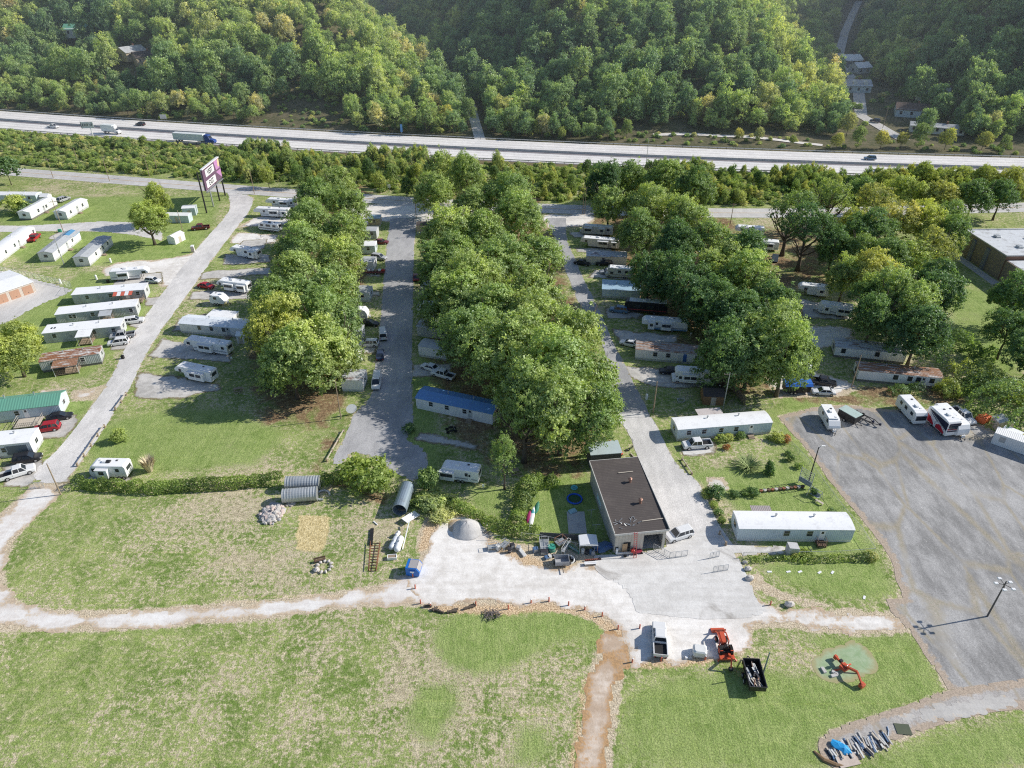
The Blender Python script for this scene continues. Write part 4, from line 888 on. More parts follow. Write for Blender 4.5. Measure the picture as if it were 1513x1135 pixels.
    if kind in('classa','classc'):
        if kind=='classa': window(t,0,T-1.15,2.0,.85,X(0.0)-f*.02,-f,TRIMD,'x',name='windshield')
        else:
            a,bq=X(.88),X(1.28); MB().quad((a,-w+.2,b+.9),(a,w-.2,b+.9),(bq,w-.2,b+1.36),(bq,-w+.2,b+1.36)).build('windshield',GL,t,loc=(-f*.03,0,.03))
            window(t,X(1.75),b+1.1,.7,.5,-w,-1,TRIMD)
        for y in(-w+.3,w-.3): MB().box(*sorted((X(-.03),X(.06))),y-.18,y+.18,b+.3,b+.52).build('headlight',LAMPH,t)
        ws=[1.3,L*.68,L*.68+.0]; ws=[1.15,L*.70]
    else: ws=wh or [L*.60,L*.60+.85]
    for x in ws:
        for y in(-w+.12,w-.12): wheel(t,X(x),y,.38,.26)
    if kind in('travel','egg'):
        h_=MB().beam((X(.3),-.7,.5),(X(-1.0),0,.45),.09).beam((X(.3),.7,.5),(X(-1.0),0,.45),.09); h_.tube((X(-.85),0,0),(X(-.85),0,.6),.05).build('hitch',STEELD,t)
        g_=MB(); 
        for y in(-.2,.2): g_.tube((X(-.25),y,.5),(X(-.25),y,1.0),.16,.16,10)
        g_.build('gas_bottle',WHITE,t)
    if kind=='fifth':
        for y in(-.8,.8): MB().box(X(2.1)-.05,X(2.1)+.05,y-.05,y+.05,0,b+1.2).build('landing_leg',STEELD,t)
    return t,L
# ---- cars
CARP={}
SHAPE={ # length, width, [(x,zb,zt,wfac)...] nose first, cabin: x0b,x1b,x0t,x1t, z belt, z roof
 'sedan':(4.8,1.82,[(2.4,.35,.62,.80),(2.2,.25,.74,.93),(1.2,.22,.88,1),(.0,.2,.92,1),(-1.5,.22,.95,1),(-2.2,.27,.9,.93),(-2.4,.4,.75,.82)],(1.15,-1.75,.35,-1.0),.9,1.42,.33),
 'suv':(4.8,1.9,[(2.4,.4,.78,.82),(2.2,.3,.95,.94),(1.3,.28,1.03,1),(0,.26,1.06,1),(-1.6,.28,1.08,1),(-2.2,.32,1.06,.95),(-2.4,.45,.95,.86)],(1.2,-2.25,.45,-1.95),1.04,1.72,.36),
 'pickup':(5.7,1.98,[(2.85,.45,.85,.85),(2.65,.35,1.02,.95),(1.5,.33,1.1,1),(.2,.32,1.12,1),(-.75,.32,1.12,1),(-.76,.33,.72,1),(-2.8,.38,.72,.97),(-2.85,.5,.7,.95)],(1.45,-.72,.85,-.6),1.1,1.85,.4),
 'van':(5.4,1.95,[(2.7,.4,.85,.84),(2.5,.3,1.05,.95),(1.9,.28,1.2,1),(0,.26,1.25,1),(-2.5,.28,1.25,1),(-2.7,.4,1.15,.95)],(1.95,-2.65,1.1,-2.6),1.22,2.1,.36),
 'hatch':(4.3,1.78,[(2.15,.36,.66,.8),(1.95,.26,.8,.93),(1.1,.24,.93,1),(0,.22,.97,1),(-1.6,.24,1.0,1),(-2.1,.4,.9,.9)],(1.05,-2.0,.35,-1.65),.95,1.5,.33)}
def car(kind,C,D,col,label,load=None,z=0,px=True,name=None):
    """car centred on ground pixel C, nose towards pixel D"""
    c=G(*C,z) if px else Vector(C); d=(G(*D,z) if px else Vector(D))-c; rz=math.atan2(d.y,d.x)
    nm=name or {'sedan':'sedan_car','suv':'suv_car','pickup':'pickup_truck','van':'van','hatch':'hatchback_car'}[kind]
    t=empty(nm,(c.x,c.y,z),rz,label,{'pickup':'pickup truck','van':'van'}.get(kind,'car'),'cars and trucks')
    cm=paint('car_paint_'+str(col),col,.3,dirt=.06,spec=.6)
    if kind not in CARP:
        L,W,S,cb,zb,zr,wr=SHAPE[kind]; w=W/2; P=[]
        rings=[]
        for x,b0,z0,k in S:
            q=w*k; rings.append([(x,-q*.93,b0),(x,-q,b0+.16),(x,-q,z0-.14),(x,-q*.88,z0),(x,q*.88,z0),(x,q,z0-.14),(x,q,b0+.16),(x,q*.93,b0)])
        def mk(mb,n,sm=False):
            me=bpy.data.meshes.new(n); me.from_pydata([tuple(p) for p in mb.v],[],mb.f); me.update()
            return me
        P.append(('body',mk(MB().loft(rings),'body'),'paint',None,(0,0,0)))
        a0,a1,b0,b1=cb; q=w*.9; r=w*.74
        P.append(('cabin',mk(MB().loft([[(a0,-q,zb-.02),(a0,q,zb-.02),(a1,q,zb-.02),(a1,-q,zb-.02)],[(b0,-r,zr),(b0,r,zr),(b1,r,zr),(b1,-r,zr)]]),'cabin'),'glass',None,(0,0,0)))
        m=MB().loft([[(b0+.06,-r-.04,zr-.015),(b0+.06,r+.04,zr-.015),(b1-.06,r+.04,zr-.015),(b1-.06,-r-.04,zr-.015)],[(b0-.15,-r+.1,zr+.06),(b0-.15,r-.1,zr+.06),(b1+.1,r-.1,zr+.06),(b1+.1,-r+.1,zr+.06)]])
        for sy in(-1,1):
            m.beam((a0,sy*q,zb),(b0,sy*r,zr),.09,.07).beam((a1,sy*q,zb),(b1,sy*r,zr),.14,.1)
            xm=(a0+a1)/2*.9; m.beam((xm,sy*q,zb),(xm,sy*r,zr),.1,.05)
            if kind in('suv','van'): xm2=a1*.55; m.beam((xm2,sy*q,zb),(xm2,sy*r,zr),.12,.05)
            if kind=='van': m.loft([[(a1,sy*q-.01*sy,zb),(.4,sy*q-.01*sy,zb),(.4,sy*q+.015*sy,zb),(a1,sy*q+.015*sy,zb)],[(b1,sy*r,zr),(.4,sy*r,zr),(.4,sy*r+.03*sy,zr),(b1,sy*r+.03*sy,zr)]])
        P.append(('roof',mk(m,'roof'),'paint',None,(0,0,0)))
        if kind=='pickup':
            P.append(('truck_bed',mk(MB().box(-2.7,-.86,-w*.82,w*.82,.722,.74).box(-2.78,-.78,-w,-w*.86,.72,1.12).box(-2.78,-.78,w*.86,w,.72,1.12).box(-2.83,-2.76,-w,w,.72,1.12),'bed'),'paint',None,(0,0,0)))
            P.append(('bed_liner',mk(MB().box(-2.74,-.80,-w*.84,w*.84,.742,.77),'liner'),'black',3,(0,0,0)))
        h=L/2
        for sy in(-1,1):
            P.append(('headlight',mk(MB().box(h-.12,h-.02,sy*w*.6-.2,sy*w*.6+.2,S[0][2]-.22,S[0][2]-.06),'hl'),'lamp',None,(0.03,0,0)))
            P.append(('tail_light',mk(MB().box(-h+.0,-h+.08,sy*w*.74-.12,sy*w*.74+.12,S[-1][2]-.25,S[-1][2]-.05),'tl'),'red',None,(-.02,0,0)))
            for x in(h*.62,-h*.6):
                i=len(P); P.append(('wheel',mk(MB().tube((0,-.11,0),(0,.11,0),wr,wr,14),'wh'),'tyre',None,(x,sy*(w-.1),wr)))
                P.append(('rim',mk(MB().tube((0,sy*.09,0),(0,sy*.125,0),wr*.62,wr*.55,10),'rim'),'rim',i,(0,0,0)))
        P.append(('bumper',mk(MB().box(-h-.03,-h+.1,-w*.8,w*.8,.35,.52).box(h-.1,h+.02,-w*.72,w*.72,.32,.48),'bp'),'black',None,(0,0,0)))
        CARP[kind]=P
    objs=[]
    for n,me,mr,pi,loc in CARP[kind]:
        mt={'paint':cm,'glass':GL,'black':BLACK,'lamp':LAMPH,'red':LAMPR,'tyre':TYRE,'rim':RIM}[mr]
        objs.append(link(n,me,mt,objs[pi] if pi is not None else t,loc))
    return t
# ---- poles, fences, hedges
def pole(u,v,h,label,arm=None,kind='utility',lean=(0,0),r=.14,mat=None,ground=None,name=None,rz=0):
    q=ground or G(u,v); nm=name or ('street_lamp' if kind=='lamp' else 'utility_pole'); t=empty(nm,tuple(q),rz,label,'street lamp' if kind=='lamp' else 'pole','poles and lamps')
    mt=mat or (WOOD if kind!='lamp' else STEEL); MB().tube((0,0,-.1),(lean[0],lean[1],h),r,r*.65,8).build('post',mt,t)
    if kind=='utility' and arm: 
        for i,z in enumerate(arm):
            a=MB().beam((lean[0]-1.1,lean[1],z),(lean[0]+1.1,lean[1],z),.1,.12).build('crossarm',WOOD,t)
            for x in(-1,-.5,.5,1): MB().tube((lean[0]+x,lean[1],z+.05),(lean[0]+x,lean[1],z+.25),.05).build('insulator',STEEL,a)
    if kind=='lamp' and arm:
        ax_,ay_=arm; MB().path([(lean[0],lean[1],h-.3),(lean[0]+ax_*.5,lean[1]+ay_*.5,h+.15),(lean[0]+ax_,lean[1]+ay_,h+.1)],.05,6).build('arm',STEEL,t)
        MB().box(lean[0]+ax_-.3,lean[0]+ax_+.3,lean[1]+ay_-.14,lean[1]+ay_+.14,h,h+.16,.05).build('lamp_head',WHITE,t)
    return t
def chain_fence(pxs,h,label,step=2.6,mat=None,world=False):
    P=[Vector(p) for p in pxs] if world else [G(*p) for p in pxs]; t=empty('chain_link_fence',tuple(P[0]),0,label,'fence'); o=P[0]
    Q=[]
    for a,b in zip(P[:-1],P[1:]):
        n=max(1,int((b-a).length/step)); Q+=[a.lerp(b,i/n) for i in range(n)]
    Q.append(P[-1]); mt=mat or STEEL
    for p in Q[:98]: MB().tube(tuple(p-o),tuple(p-o+Vector((0,0,h))),.035,.035,5).build('post',mt,t)
    r=MB(); wv=MB()
    for a,b in zip(Q[:-1],Q[1:]):
        r.beam(a-o+Vector((0,0,h-.03)),b-o+Vector((0,0,h-.03)),.04)
        L=(b-a).length; n=int(L/.22)
        for i in range(n):
            p=a.lerp(b,i/n)-o; q=a.lerp(b,min(1,(i+4)/n))-o; wv.beam(p,q+Vector((0,0,h-.05)),.005); wv.beam(q,p+Vector((0,0,h-.05)),.005)
    r.build('rail',mt,t); wv.build('wire_mesh',mt,t); return t
def rail_fence(pxs,label,h=.75,world=False,mat=None):
    P=[Vector(p) for p in pxs] if world else [G(*p) for p in pxs]; t=empty('log_rail',tuple(P[0]),0,label,'barrier','wooden rail barriers'); o=P[0]
    for p in P: MB().tube(tuple(p-o),tuple(p-o+Vector((0,0,h))),.2,.19,8).build('post',mat or WOOD,t)
    for a,b in zip(P[:-1],P[1:]): MB().beam(a-o+Vector((0,0,h-.12)),b-o+Vector((0,0,h-.12)),.16,.16).build('rail',WOODL,t)
    return t
def leaf_band(name,pts,w,h,mat,label,cat='hedge',dens=95,leaf=.13,seed=1,lump=.35):
    """clipped or wild hedge: a trunk line inside and leaves on a lumpy ridge"""
    g=np.random.default_rng(seed); P=[np.array(tuple(p)[:2]) for p in pts]; Ls=[np.linalg.norm(b-a) for a,b in zip(P[:-1],P[1:])]; tot=sum(Ls); n=int(tot*(w+2*h)*dens/2.2)
    s=g.random(n)*tot; cum=np.concatenate([[0],np.cumsum(Ls)]); k=np.clip(np.searchsorted(cum,s,side='right')-1,0,len(Ls)-1)
    A=np.array(P)[k]; Bv=np.array(P)[k+1]; t=((s-cum[k])/np.array(Ls)[k])[:,None]; c=A+(Bv-A)*t; d=(Bv-A)/np.linalg.norm(Bv-A,axis=1)[:,None]; nn=np.stack([-d[:,1],d[:,0]],1)
    th=g.uniform(-.15,math.pi+.15,n); lum=1+lump*(vnoise(c[:,0]+seed,c[:,1],.9)-.5)*2+g.normal(0,.08,n)
    x=np.cos(th)*w/2*lum; z=np.clip(np.sin(th),-.1,1)**.8 if 0 else np.abs(np.sin(th))**.75; z=z*h*lum
    V0=np.stack([c[:,0]+nn[:,0]*x,c[:,1]+nn[:,1]*x,z+.03],1)
    nr=np.stack([nn[:,0]*np.cos(th),nn[:,1]*np.cos(th),np.sin(th)],1)+g.normal(0,.45,(n,3)); nr/=np.linalg.norm(nr,axis=1)[:,None]
    a=np.cross(nr,g.normal(size=(n,3))); a/=np.linalg.norm(a,axis=1)[:,None]; b=np.cross(nr,a); q=leaf*g.uniform(.5,1.4,(n,1))
    V=np.stack([V0-a*q,V0-b*q*.8,V0+a*q,V0+b*q*.8],1).reshape(-1,3)
    o0=np.array([P[0][0],P[0][1],0]); me=npmesh(name,V-o0,np.arange(n*4).reshape(n,4))
    ta=me.attributes.new('tint','FLOAT','FACE'); ta.data.foreach_set('value',np.clip(vnoise(c[:,0],c[:,1]+z,.8)+g.normal(0,.2,n),0,1).astype(np.float32))
    tb=me.attributes.new('tint2','FLOAT','FACE'); tb.data.foreach_set('value',g.uniform(.5,1.3,n).astype(np.float32))
    t=empty(name,tuple(o0),0,label,cat); link('foliage',me,mat,t)
    st=MB(); 
    for a_,b_ in zip(pts[:-1],pts[1:]):
        a_=Vector(tuple(a_)[:2]+(0,))-Vector(tuple(o0)); b_=Vector(tuple(b_)[:2]+(0,))-Vector(tuple(o0)); nseg=max(1,int((b_-a_).length/1.3))
        for i in range(nseg): p=a_.lerp(b_,(i+.5)/nseg); st.tube(p,p+Vector((0,0,h*.7)),.05,.03,5)
    st.build('stems',M_BARK,t); return t
def text_mesh(s_,size,mat,name,parent,loc,rot,sx=1,extr=.01):
    c=bpy.data.curves.new(name,'FONT'); c.body=s_; c.size=size; c.extrude=extr; c.align_x='CENTER'; c.align_y='CENTER'; c.offset=size*.02
    o=bpy.data.objects.new(name,c); COL.objects.link(o); dg=bpy.context.evaluated_depsgraph_get(); me=bpy.data.meshes.new_from_object(o.evaluated_get(dg)); bpy.data.objects.remove(o)
    return link(name,me,mat,parent,loc,rot,(sx,1,1))
# ================================================================ the park: homes
MH=mobile_home
MH((-12,299.5),(56,300),4,'long white home behind a leafy bush at the far left',wall=W_BLUE,door=.75,wins=(.85,))
MH((47.6,325.5),(86,304),4.2,'white home with dark windowed end, left of a parallel pair',roof='gable',rise=.45,wins=(.3,.6),sk=SKIRTD)
MH((100.7,324.7),(132,306),4.2,'white home with long bright side wall, right of a parallel pair',roof='gable',rise=.45,wins=(.2,.5,.75),frame=TRIM)
MH((-8,396),(55,348),4.6,'very long white home with red flowers at the left edge',wins=(.3,.5,.95),door=.6,rise=.3)
t,L=MH((81.7,386.6),(121,354),4.2,'white home with a blue tarp on the far end of its roof',roof='gable',rise=.5,wins=(.2,.45,.7),wall=W_WHITE,sk=SKIRT,rm=R_GREY)
MB().prismx([(-2.4,2.47),(0,3.3),(2.4,2.47),(2.4,2.52),(0,3.36),(-2.4,2.52)],L/2-4.4,L/2+.05).build('roof_tarp',paint('steel_blue_tarp',(.10,.30,.52),.5,dirt=.2),t,loc=(0,0,.06))
MH((134,393.4),(168,362),4.2,'grey roofed home whose far half lies in tree shade',roof='gable',rise=.35,wins=(.3,.6,.8),wall=W_WHITE,rm=R_GREY)
t,L=MH((110.5,450.2),(217,442),4.3,'grey home with a red and white striped awning',wall=W_GREY,wins=(.2,.52,.9),door=.75,roof='flat')
porch(t,L*.17,L*.48,-5.0,-2.2,.5,None,wood=WOOD)
for k in range(5): MB().quad((L*.08+k*.95,-3.9,2.3),(L*.08+k*.95+.93,-3.9,2.3),(L*.08+k*.95+.93,-2.15,2.75),(L*.08+k*.95,-2.15,2.75)).build('awning_stripe',[paint('red_canvas',(.62,.14,.09),.8),WHITE][k%2],t)
t,L=MH((86.5,480),(204.6,467),4.3,'grey home with plain white roof and a small front porch',wall=W_GREY,wins=(.18,.22,.45,.93),door=.62,roof='flat'); porch(t,L*.06,L*.2,-4.6,-2.2,.5,2.6,roofm=R_GREY)
t,L=MH((68,508),(182.4,496.6),4.3,'grey home with a square white porch roof over junk',wall=W_GREY,wins=(.14,.65,.9),door=.5,roof='flat'); porch(t,-L*.03,L*.14,-5.2,-2.2,.4,2.75)
MB().box(-L*.42,-L*.40,-.3,.4,2.83,2.9).box(-L*.38,-L*.36,-.3,.4,2.83,2.9).build('skylight',GL,t)
t,L=MH((63.5,551),(152,538),4.1,'grey home with rusty striped roof and sagging awning',wall=W_GREY,rm=R_RUST,wins=(.2,.7),door=.4,roof='arch',rise=.2,sk=SKIRTD); porch(t,-L*.25,L*.14,-4.8,-2.1,.4,2.6,roofm=R_RUST2)
t,L=MH((-40,630),(93,614.5),5.2,'pale blue home with a green metal roof and wooden deck',wall=W_BLUE,rm=R_GREEN,roof='gable',rise=1.0,wins=(.1,.3,.52),door=.62,H=2.3,frame=TRIM,steps=False,over=.15); porch(t,L*.02,L*.30,-6.0,-2.65,.55,None,wood=WOODL)
t,L=MH((-50,683),(52,672.6),4.6,'white home with an open side bay above a black car',wall=W_WHITE,wins=(.6,),door=.45,H=2.5,rise=.3); MB().box(L*.12,L*.44,-2.34,-2.3,.6,2.6).build('bay_shade_panel',paint('shaded_grey_bay',(.2,.22,.24),.8),t)  # bay is a flat panel; the shade of its recess is painted dark
t,L=MH((268,492),(373,500.8),4.4,'pale roofed long home with a square roof annex behind',wall=W_WHITE,rm=paint('blue_grey_roof',(.80,.85,.90),.5,dirt=.3),wins=(.28,.45,.62,.71),door=.68,roof='gable',rise=.5)
MB().box(-L*.24,L*.12,2.1,5.6,0,2.5).build('annex',W_WHITE,t); MB().box(-L*.25,L*.13,2.0,5.8,2.7,2.8).build('annex_roof',R_WHITE,t)
def shed(A,B,W,label,H=2.2,wall=W_WHITE,rm=R_WHITE,roof='gable',name='garden_shed',cat='shed',door=True,rise=.6,px=True):
    if px: A=G(*A);B=G(*B)
    L,c,rz=seat(A,B,W); t=empty(name,c,rz,label,cat,None); h=L/2;w=W/2
    if roof=='gable':
        MB().prismx([(-w,-.05),(w,-.05),(w,H),(0,H+rise-.03),(-w,H)],-h,h).build('wall',wall,t)
        MB().prismx([(-w-.12,H-.1),(0,H+rise),(w+.12,H-.1),(w+.12,H-.03),(0,H+rise+.08),(-w-.12,H-.03)],-h-.12,h+.12).build('roof',rm,t)
    else:
        MB().prismx([(-w,-.05),(w,-.05),(w,H+rise*.4),(-w,H)],-h,h).build('wall',wall,t); MB().prismx([(-w-.15,H+.002-.03),(w+.15,H+rise*.4+.03),(w+.15,H+rise*.4+.12),(-w-.15,H+.09)],-h-.15,h+.15).build('roof',rm,t)
    if door:
        d=MB().box(-.5,.5,-w-.04,-w+.01,.02,1.9).build('door',WOODL,t); MB().box(.3,.4,-w-.07,-w-.04,.95,1.05).build('handle',STEELD,d)
    return t
shed((351,508),(363,509),1.8,'small white shed at the corner of the long annexed home')
shed((260,361.7),(274.5,354),2.8,'small white shed with open dark front below the lone tree',H=2.3,rise=.45)
shed((61,299.5),(72,299.5),3,'round topped white shed between a bush and a silver car',H=2.1,rise=.7)
shed((271,319.5),(290,318.5),3.4,'pale box shaped home end right of the lone yellow tree',H=2.7,wall=W_BLUE,rise=.3,name='mobile_home',cat='mobile home')
shed((244,329),(280,329.5),3,'low pale blue trailer half hidden by the lone yellow tree',H=2.5,wall=W_BLUE,rise=.3,name='mobile_home',cat='mobile home')
shed((284,373),(287,373),.8,'narrow white utility cabinet beside the left road',H=1.9,rise=.1,roof='flat',name='utility_cabinet',cat='cabinet')
# middle road, left side (only their road ends show from under the tree row)
MH((545,335),(562,335),3.6,'small home with flat blue roof nearest the highway in the middle lane',roof='flat',rm=paint('dusty_blue_roof',(.30,.42,.52),.5),wall=W_TAN,wins=(.5,),door=None,vents=0)
MH((540,353.5),(557,353.8),3.8,'grey roofed home with a framed window, second in the middle lane',wall=W_GREY,rm=R_GREY,wins=(.6,),door=None,vents=0,endwin=False)
MH((535,376),(555,376),4,'pale blue home behind a silver car in the middle lane',wall=W_BLUE,wins=(.5,),door=None,vents=0)
MH((533,400),(553,400.5),4,'dark roofed white home above the loaded flatbed trailer',wall=W_WHITE,rm=R_GREY,wins=(.4,),door=None,vents=0)
MH((526,446),(547,446.5),4.2,'grey blue home with bright corner trim in the middle lane',wall=W_BLUE,rm=R_GREY,wins=(.5,),door=None)
MH((521,505),(536.5,505),3.4,'grey home with a white box annex beside a white car',wall=W_GREY,rm=R_GREY,wins=(.3,),door=None)
MH((506,578.5),(537.5,579),4.4,'dark roofed white home facing the white cargo van',wall=W_WHITE,rm=R_SILV,wins=(),door=None,H=2.3)
rv('travel',(515,474),(544,474.5),'white trailer with striped side under the left tree row',wins=[(.8,.8)],rear=False,flip=True,stripe=paint('grey_band',(.3,.33,.38),.5),wh=[1.5,2.4])
rv('travel',(508,538),(531,539),'white camper end with window beside the dark blue car',flip=True,wins=[(.3,.8)],wh=[1.5,2.4])
# middle road, right side
MH((617,468.5),(650,470),3.8,'small white home end poking from the central trees, upper of two',wins=(),door=None,wall=W_WHITE,roof='flat')
MH((616.8,496.5),(668,503.5),3.8,'white home with silver roof under the central trees',wall=W_GREY,wins=(.75,),door=None,rm=R_SILV,roof='gable',rise=.4)
MH((619,526.5),(660,534),3.8,'white walled home with dark roof under the central trees',wall=W_WHITE,wins=(.8,),door=None,rm=R_GREY)
MH((622,437),(650,438),3.6,'narrow white home end beside the dark red car in shade',wins=(),door=None)
MH((616,345),(650,346),3.6,'brown roofed home at the top of the central trees',wall=W_TAN,rm=R_DARK,wins=(.3,),door=None)
MH((615.5,603.5),(728.3,628),4.4,'white home with a bright blue roof',wall=W_WHITE,rm=R_BLUE,roof='gable',rise=.55,wins=(.2,.41,.64),door=.71,sk=W_WHITE)
# right road, right side
t,L=MH((866,391),(925,393),4,'cream home with silver roof beside the right road',wall=W_CREAM,rm=R_SILV,wins=(.42,),door=None,roof='gable',rise=.35)
MH((889,440),(945,443),6.0,'wide home with a flat sky blue roof beside the right road',wall=W_BLUE,rm=paint('sky_blue_roof',(.38,.54,.68),.5,dirt=.2),roof='flat',wins=(),door=None,H=1.9)
t,L=MH((937.7,531.5),(1038.5,540),4.2,'white home with a blue door and rust stained roof',wall=W_WHITE,rm=rust('rust_mottled_roof',(.42,.40,.39),.55,(.30,.18,.12)),wins=(.29,.48,.9),door=None,roof='arch',rise=.25,frame=STEEL)
MB().box(L*.2,L*.25,-2.16,-2.09,.55,2.5).build('door',paint('blue_door',(.05,.15,.45),.4),t)
t,L=MH((999.3,652),(1137.5,641),4.0,'long white home above the flower garden, white pickup at its corner',wall=W_BLUE,rm=R_WHITE,wins=(.12,.28,.46,.62),door=.78,roof='arch',rise=.35)
MB().box(-L*.2,L*.07,2.0,4.6,2.35,2.45).build('carport_roof',paint('pinkish_tin',(.62,.56,.54),.6,dirt=.3),t)
t,L=MH((1088,799.5),(1257,801.5),4.1,'long white home beside the garage, with a brown porch stair',wall=W_BLUE,rm=R_WHITE,wins=(.42,.62,.76),door=.73,roof='arch',rise=.35,sk=W_WHITE,frame=STEEL)  # white home: bluish shade of its front wall painted in by the siding
MB().box(-L*.32,-L*.14,2.1,3.9,2.2,2.3).build('patio_roof',paint('brown_ribbed_tin',(.42,.37,.36),.6,rib=.3),t)
porch(t,L*.18,L*.26,-3.4,-2.15,.5,None,wood=WOODD)
MH((1264.8,563),(1388,575),4.1,'old white home with a half rusted brown roof',wall=W_WHITE,rm=R_RUST2,wins=(.45,.62,.72,.88),door=.78,roof='arch',rise=.3,frame=TRIMD,sk=SKIRTD)
MH((1231,527.5),(1335,538.5),4.2,'white home half covered by a large dark tree',wall=W_WHITE,rm=R_SILV,wins=(.12,.6),door=None,roof='gable',rise=.35,frame=TRIMD,sk=SKIRTD)
# ================================================================ campers
G5=paint('grey_graphic',(.35,.37,.40),.5,dirt=.1); BLG=paint('blue_graphic',(.15,.30,.5),.5,dirt=.1); TANG=paint('tan_graphic',(.55,.47,.36),.5)
rv('fifth',(165,416.7),(222,412),'white trailer with two dark windows and a white car at its end',flip=True,wins=[(.12,.9),(.62,.7)],slide=(.52,.80),stripe=G5,ac=(.3,.6))
rv('fifth',(393.5,306.5),(436,309),'white camper farthest up the left road, next to the highway',wins=[(.3,.6),(.9,.6)],slide=(.5,.8),stripe=G5)
rv('fifth',(376,320.5),(428,323),'white camper with long dark shadow, second from the highway',wins=[(.3,.6)],slide=(.45,.72),slide2=(.78,.95),stripe=G5)
rv('travel',(382.4,341),(412.6,344.5),'low older caravan with a dark side stripe',H=2.7,wins=[(.2,.9),(.5,1.4),(.8,.9)],stripe=paint('navy_band',(.05,.06,.1),.4),ac=(.5,))
rv('fifth',(341,378.5),(381,385),'white camper in shade below the dark striped caravan',wins=[(.2,.6),(.6,.8)],slide=(.72,.93),ac=(.4,))
rv('fifth',(322,429),(367,435),'white camper in line with a red car in the shade',wins=[(.12,.5)],slide=(.28,.58),slide2=(.7,.95),stripe=BLG)
rv('egg',(311,451),(333,453),'short white camper above the annexed home',H=2.8,wins=[(.6,.7)],wh=[2.1,2.9],ac=(.3,),flip=True)
rv('fifth',(274,517.5),(338,527.5),'white camper with long slide-out, directly below the annexed home',wins=[(.12,.7),(.9,.6)],slide=(.36,.68),stripe=G5,ac=(.75,))
rv('fifth',(261,557.5),(314,568.5),'white camper at the lower end of the left tree row',wins=[(.16,.5)],slide=(.42,.85),ac=(.45,))
rv('travel',(135.6,708),(190,709),'white travel trailer with a square slide-out by the hedge end',flip=False,wins=[(.15,.6),(.78,.5)],slide=(.24,.56),stripe=None,ac=(.4,.5),wh=[5.2,6.0])
rv('travel',(649.3,709.5),(707,717.7),'white travel trailer below the central trees',wins=[(.7,.4)],slide=(.04,.40),stripe=G5,stripe2=None,ac=(.42,),door=.78,wh=[3.5,4.3])
rv('travel',(858,347),(905,350),'beige camper nearest the highway on the right road',wins=[(.85,.7)],slide=(.1,.34),body=paint('beige_shell',(.66,.62,.55),.4),slide2=(.55,.75))
rv('fifth',(857,365),(914,370),'beige camper with two big slide-out windows on the right road',wins=[(.15,.6)],slide=(.45,.72),body=paint('beige_shell',(.66,.62,.55),.4),slide2=(.8,.95))
rv('classc',(894,410),(935,413.5),'cream motorhome between the cream home and the blue roofed home',wins=[(.5,.7),(.75,.7)],body=paint('cream_shell',(.72,.69,.60),.4),stripe=TANG)
rv('classa',(922,462),(985,467),'black and white motorhome under the right tree row',wins=[(.3,1.2),(.6,1.2)],body=paint('black_shell',(.03,.03,.035),.3),stripe=paint('red_swoosh',(.35,.05,.06),.4),H=3.3)
rv('fifth',(947,488),(1015,493),'white camper with two framed slide-outs above the rust stained home',wins=[(.33,.4)],slide=(.14,.28),slide2=(.42,.64),stripe=G5,stripe2=BLG)
rv('classc',(992.5,566.4),(1057.5,570.4),'large white motorhome with a dark car at its nose',wins=[(.85,.7)],slide=(.21,.57),stripe=None,stripe2=G5,ac=(.4,),H=3.2)
rv('fifth',(1085,348.5),(1128,351),'white camper beside the frontage road, right of the tree row',wins=[(.25,.8)],slide=(.55,.85),ac=(.4,))
rv('travel',(1111,369),(1149,372.5),'white camper next to the bare brown trunk',wins=[(.15,.6)],slide=(.4,.8),stripe=G5,ac=(.5,))
rv('fifth',(1177,436),(1222,441),'white camper partly under the grey green tree, upper of two',wins=[(.25,.7)],slide=(.62,.9))
rv('travel',(1207,464),(1258,471),'white travel trailer with two slide-outs, lower of two',wins=[],slide=(.13,.34),slide2=(.52,.94),stripe=G5,ac=(.25,.6))
rv('egg',(1180,556),(1198,558),'pale blue rounded camper at the foot of the right tree row',H=2.7,wins=[(.5,.5)],body=paint('pale_blue_shell',(.55,.68,.74),.4),wh=[1.8,2.6])
rv('egg',(1206.5,612),(1222,640),'small white fibreglass camper alone in the parking lot',H=2.7,W=2.3,flip=True,wins=[(.2,.6),(.6,.6)],wh=[2.6,3.4],ac=(.55,))
rv('classa',(1321,600),(1348,630),'long white motorhome with its windowed end towards the lot',W=2.5,flip=True,H=3.0,wins=[(.2,.7),(.5,.7),(.75,.6)],ac=(.35,),stripe=None)
rv('travel',(1383,622),(1402,640),'white camper standing behind the red and white trailer',H=3.1,wins=[(.3,.7)],body=WHITE,flip=True,minL=8)
t,L=rv('classa',(1365,621),(1394.5,648),'tall white trailer with red and black swoosh graphics',W=2.8,flip=True,H=3.7,wins=[],ac=(.4,),rear=False,wh=[3.2,4.0,4.8])
RS=paint('red_swoosh_paint',(.5,.03,.05),.3,dirt=.03); NV=paint('navy_panel',(.025,.03,.06),.3,dirt=.03); SV=paint('silver_swoosh',(.6,.6,.62),.3,dirt=.03)
h=L/2
def sw(pts,mat,d,name): MB().loft([[(x*L-h,-1.4-d,z) for x,z in pts],[(x*L-h,-1.385,z) for x,z in pts]]).build(name,mat,t)
sw([(.08,3.3),(.97,3.3),(.97,1.5),(.75,1.5),(.3,2.4),(.1,3.0)],NV,.012,'dark_side_panel')
sw([(.02,.6),(.42,.6),(.36,1.2),(.2,1.9),(.02,2.1)],RS,.016,'red_swoosh'); sw([(.5,.6),(.9,.6),(.9,1.1),(.78,1.6),(.62,1.75),(.5,1.3)],RS,.016,'red_swoosh')
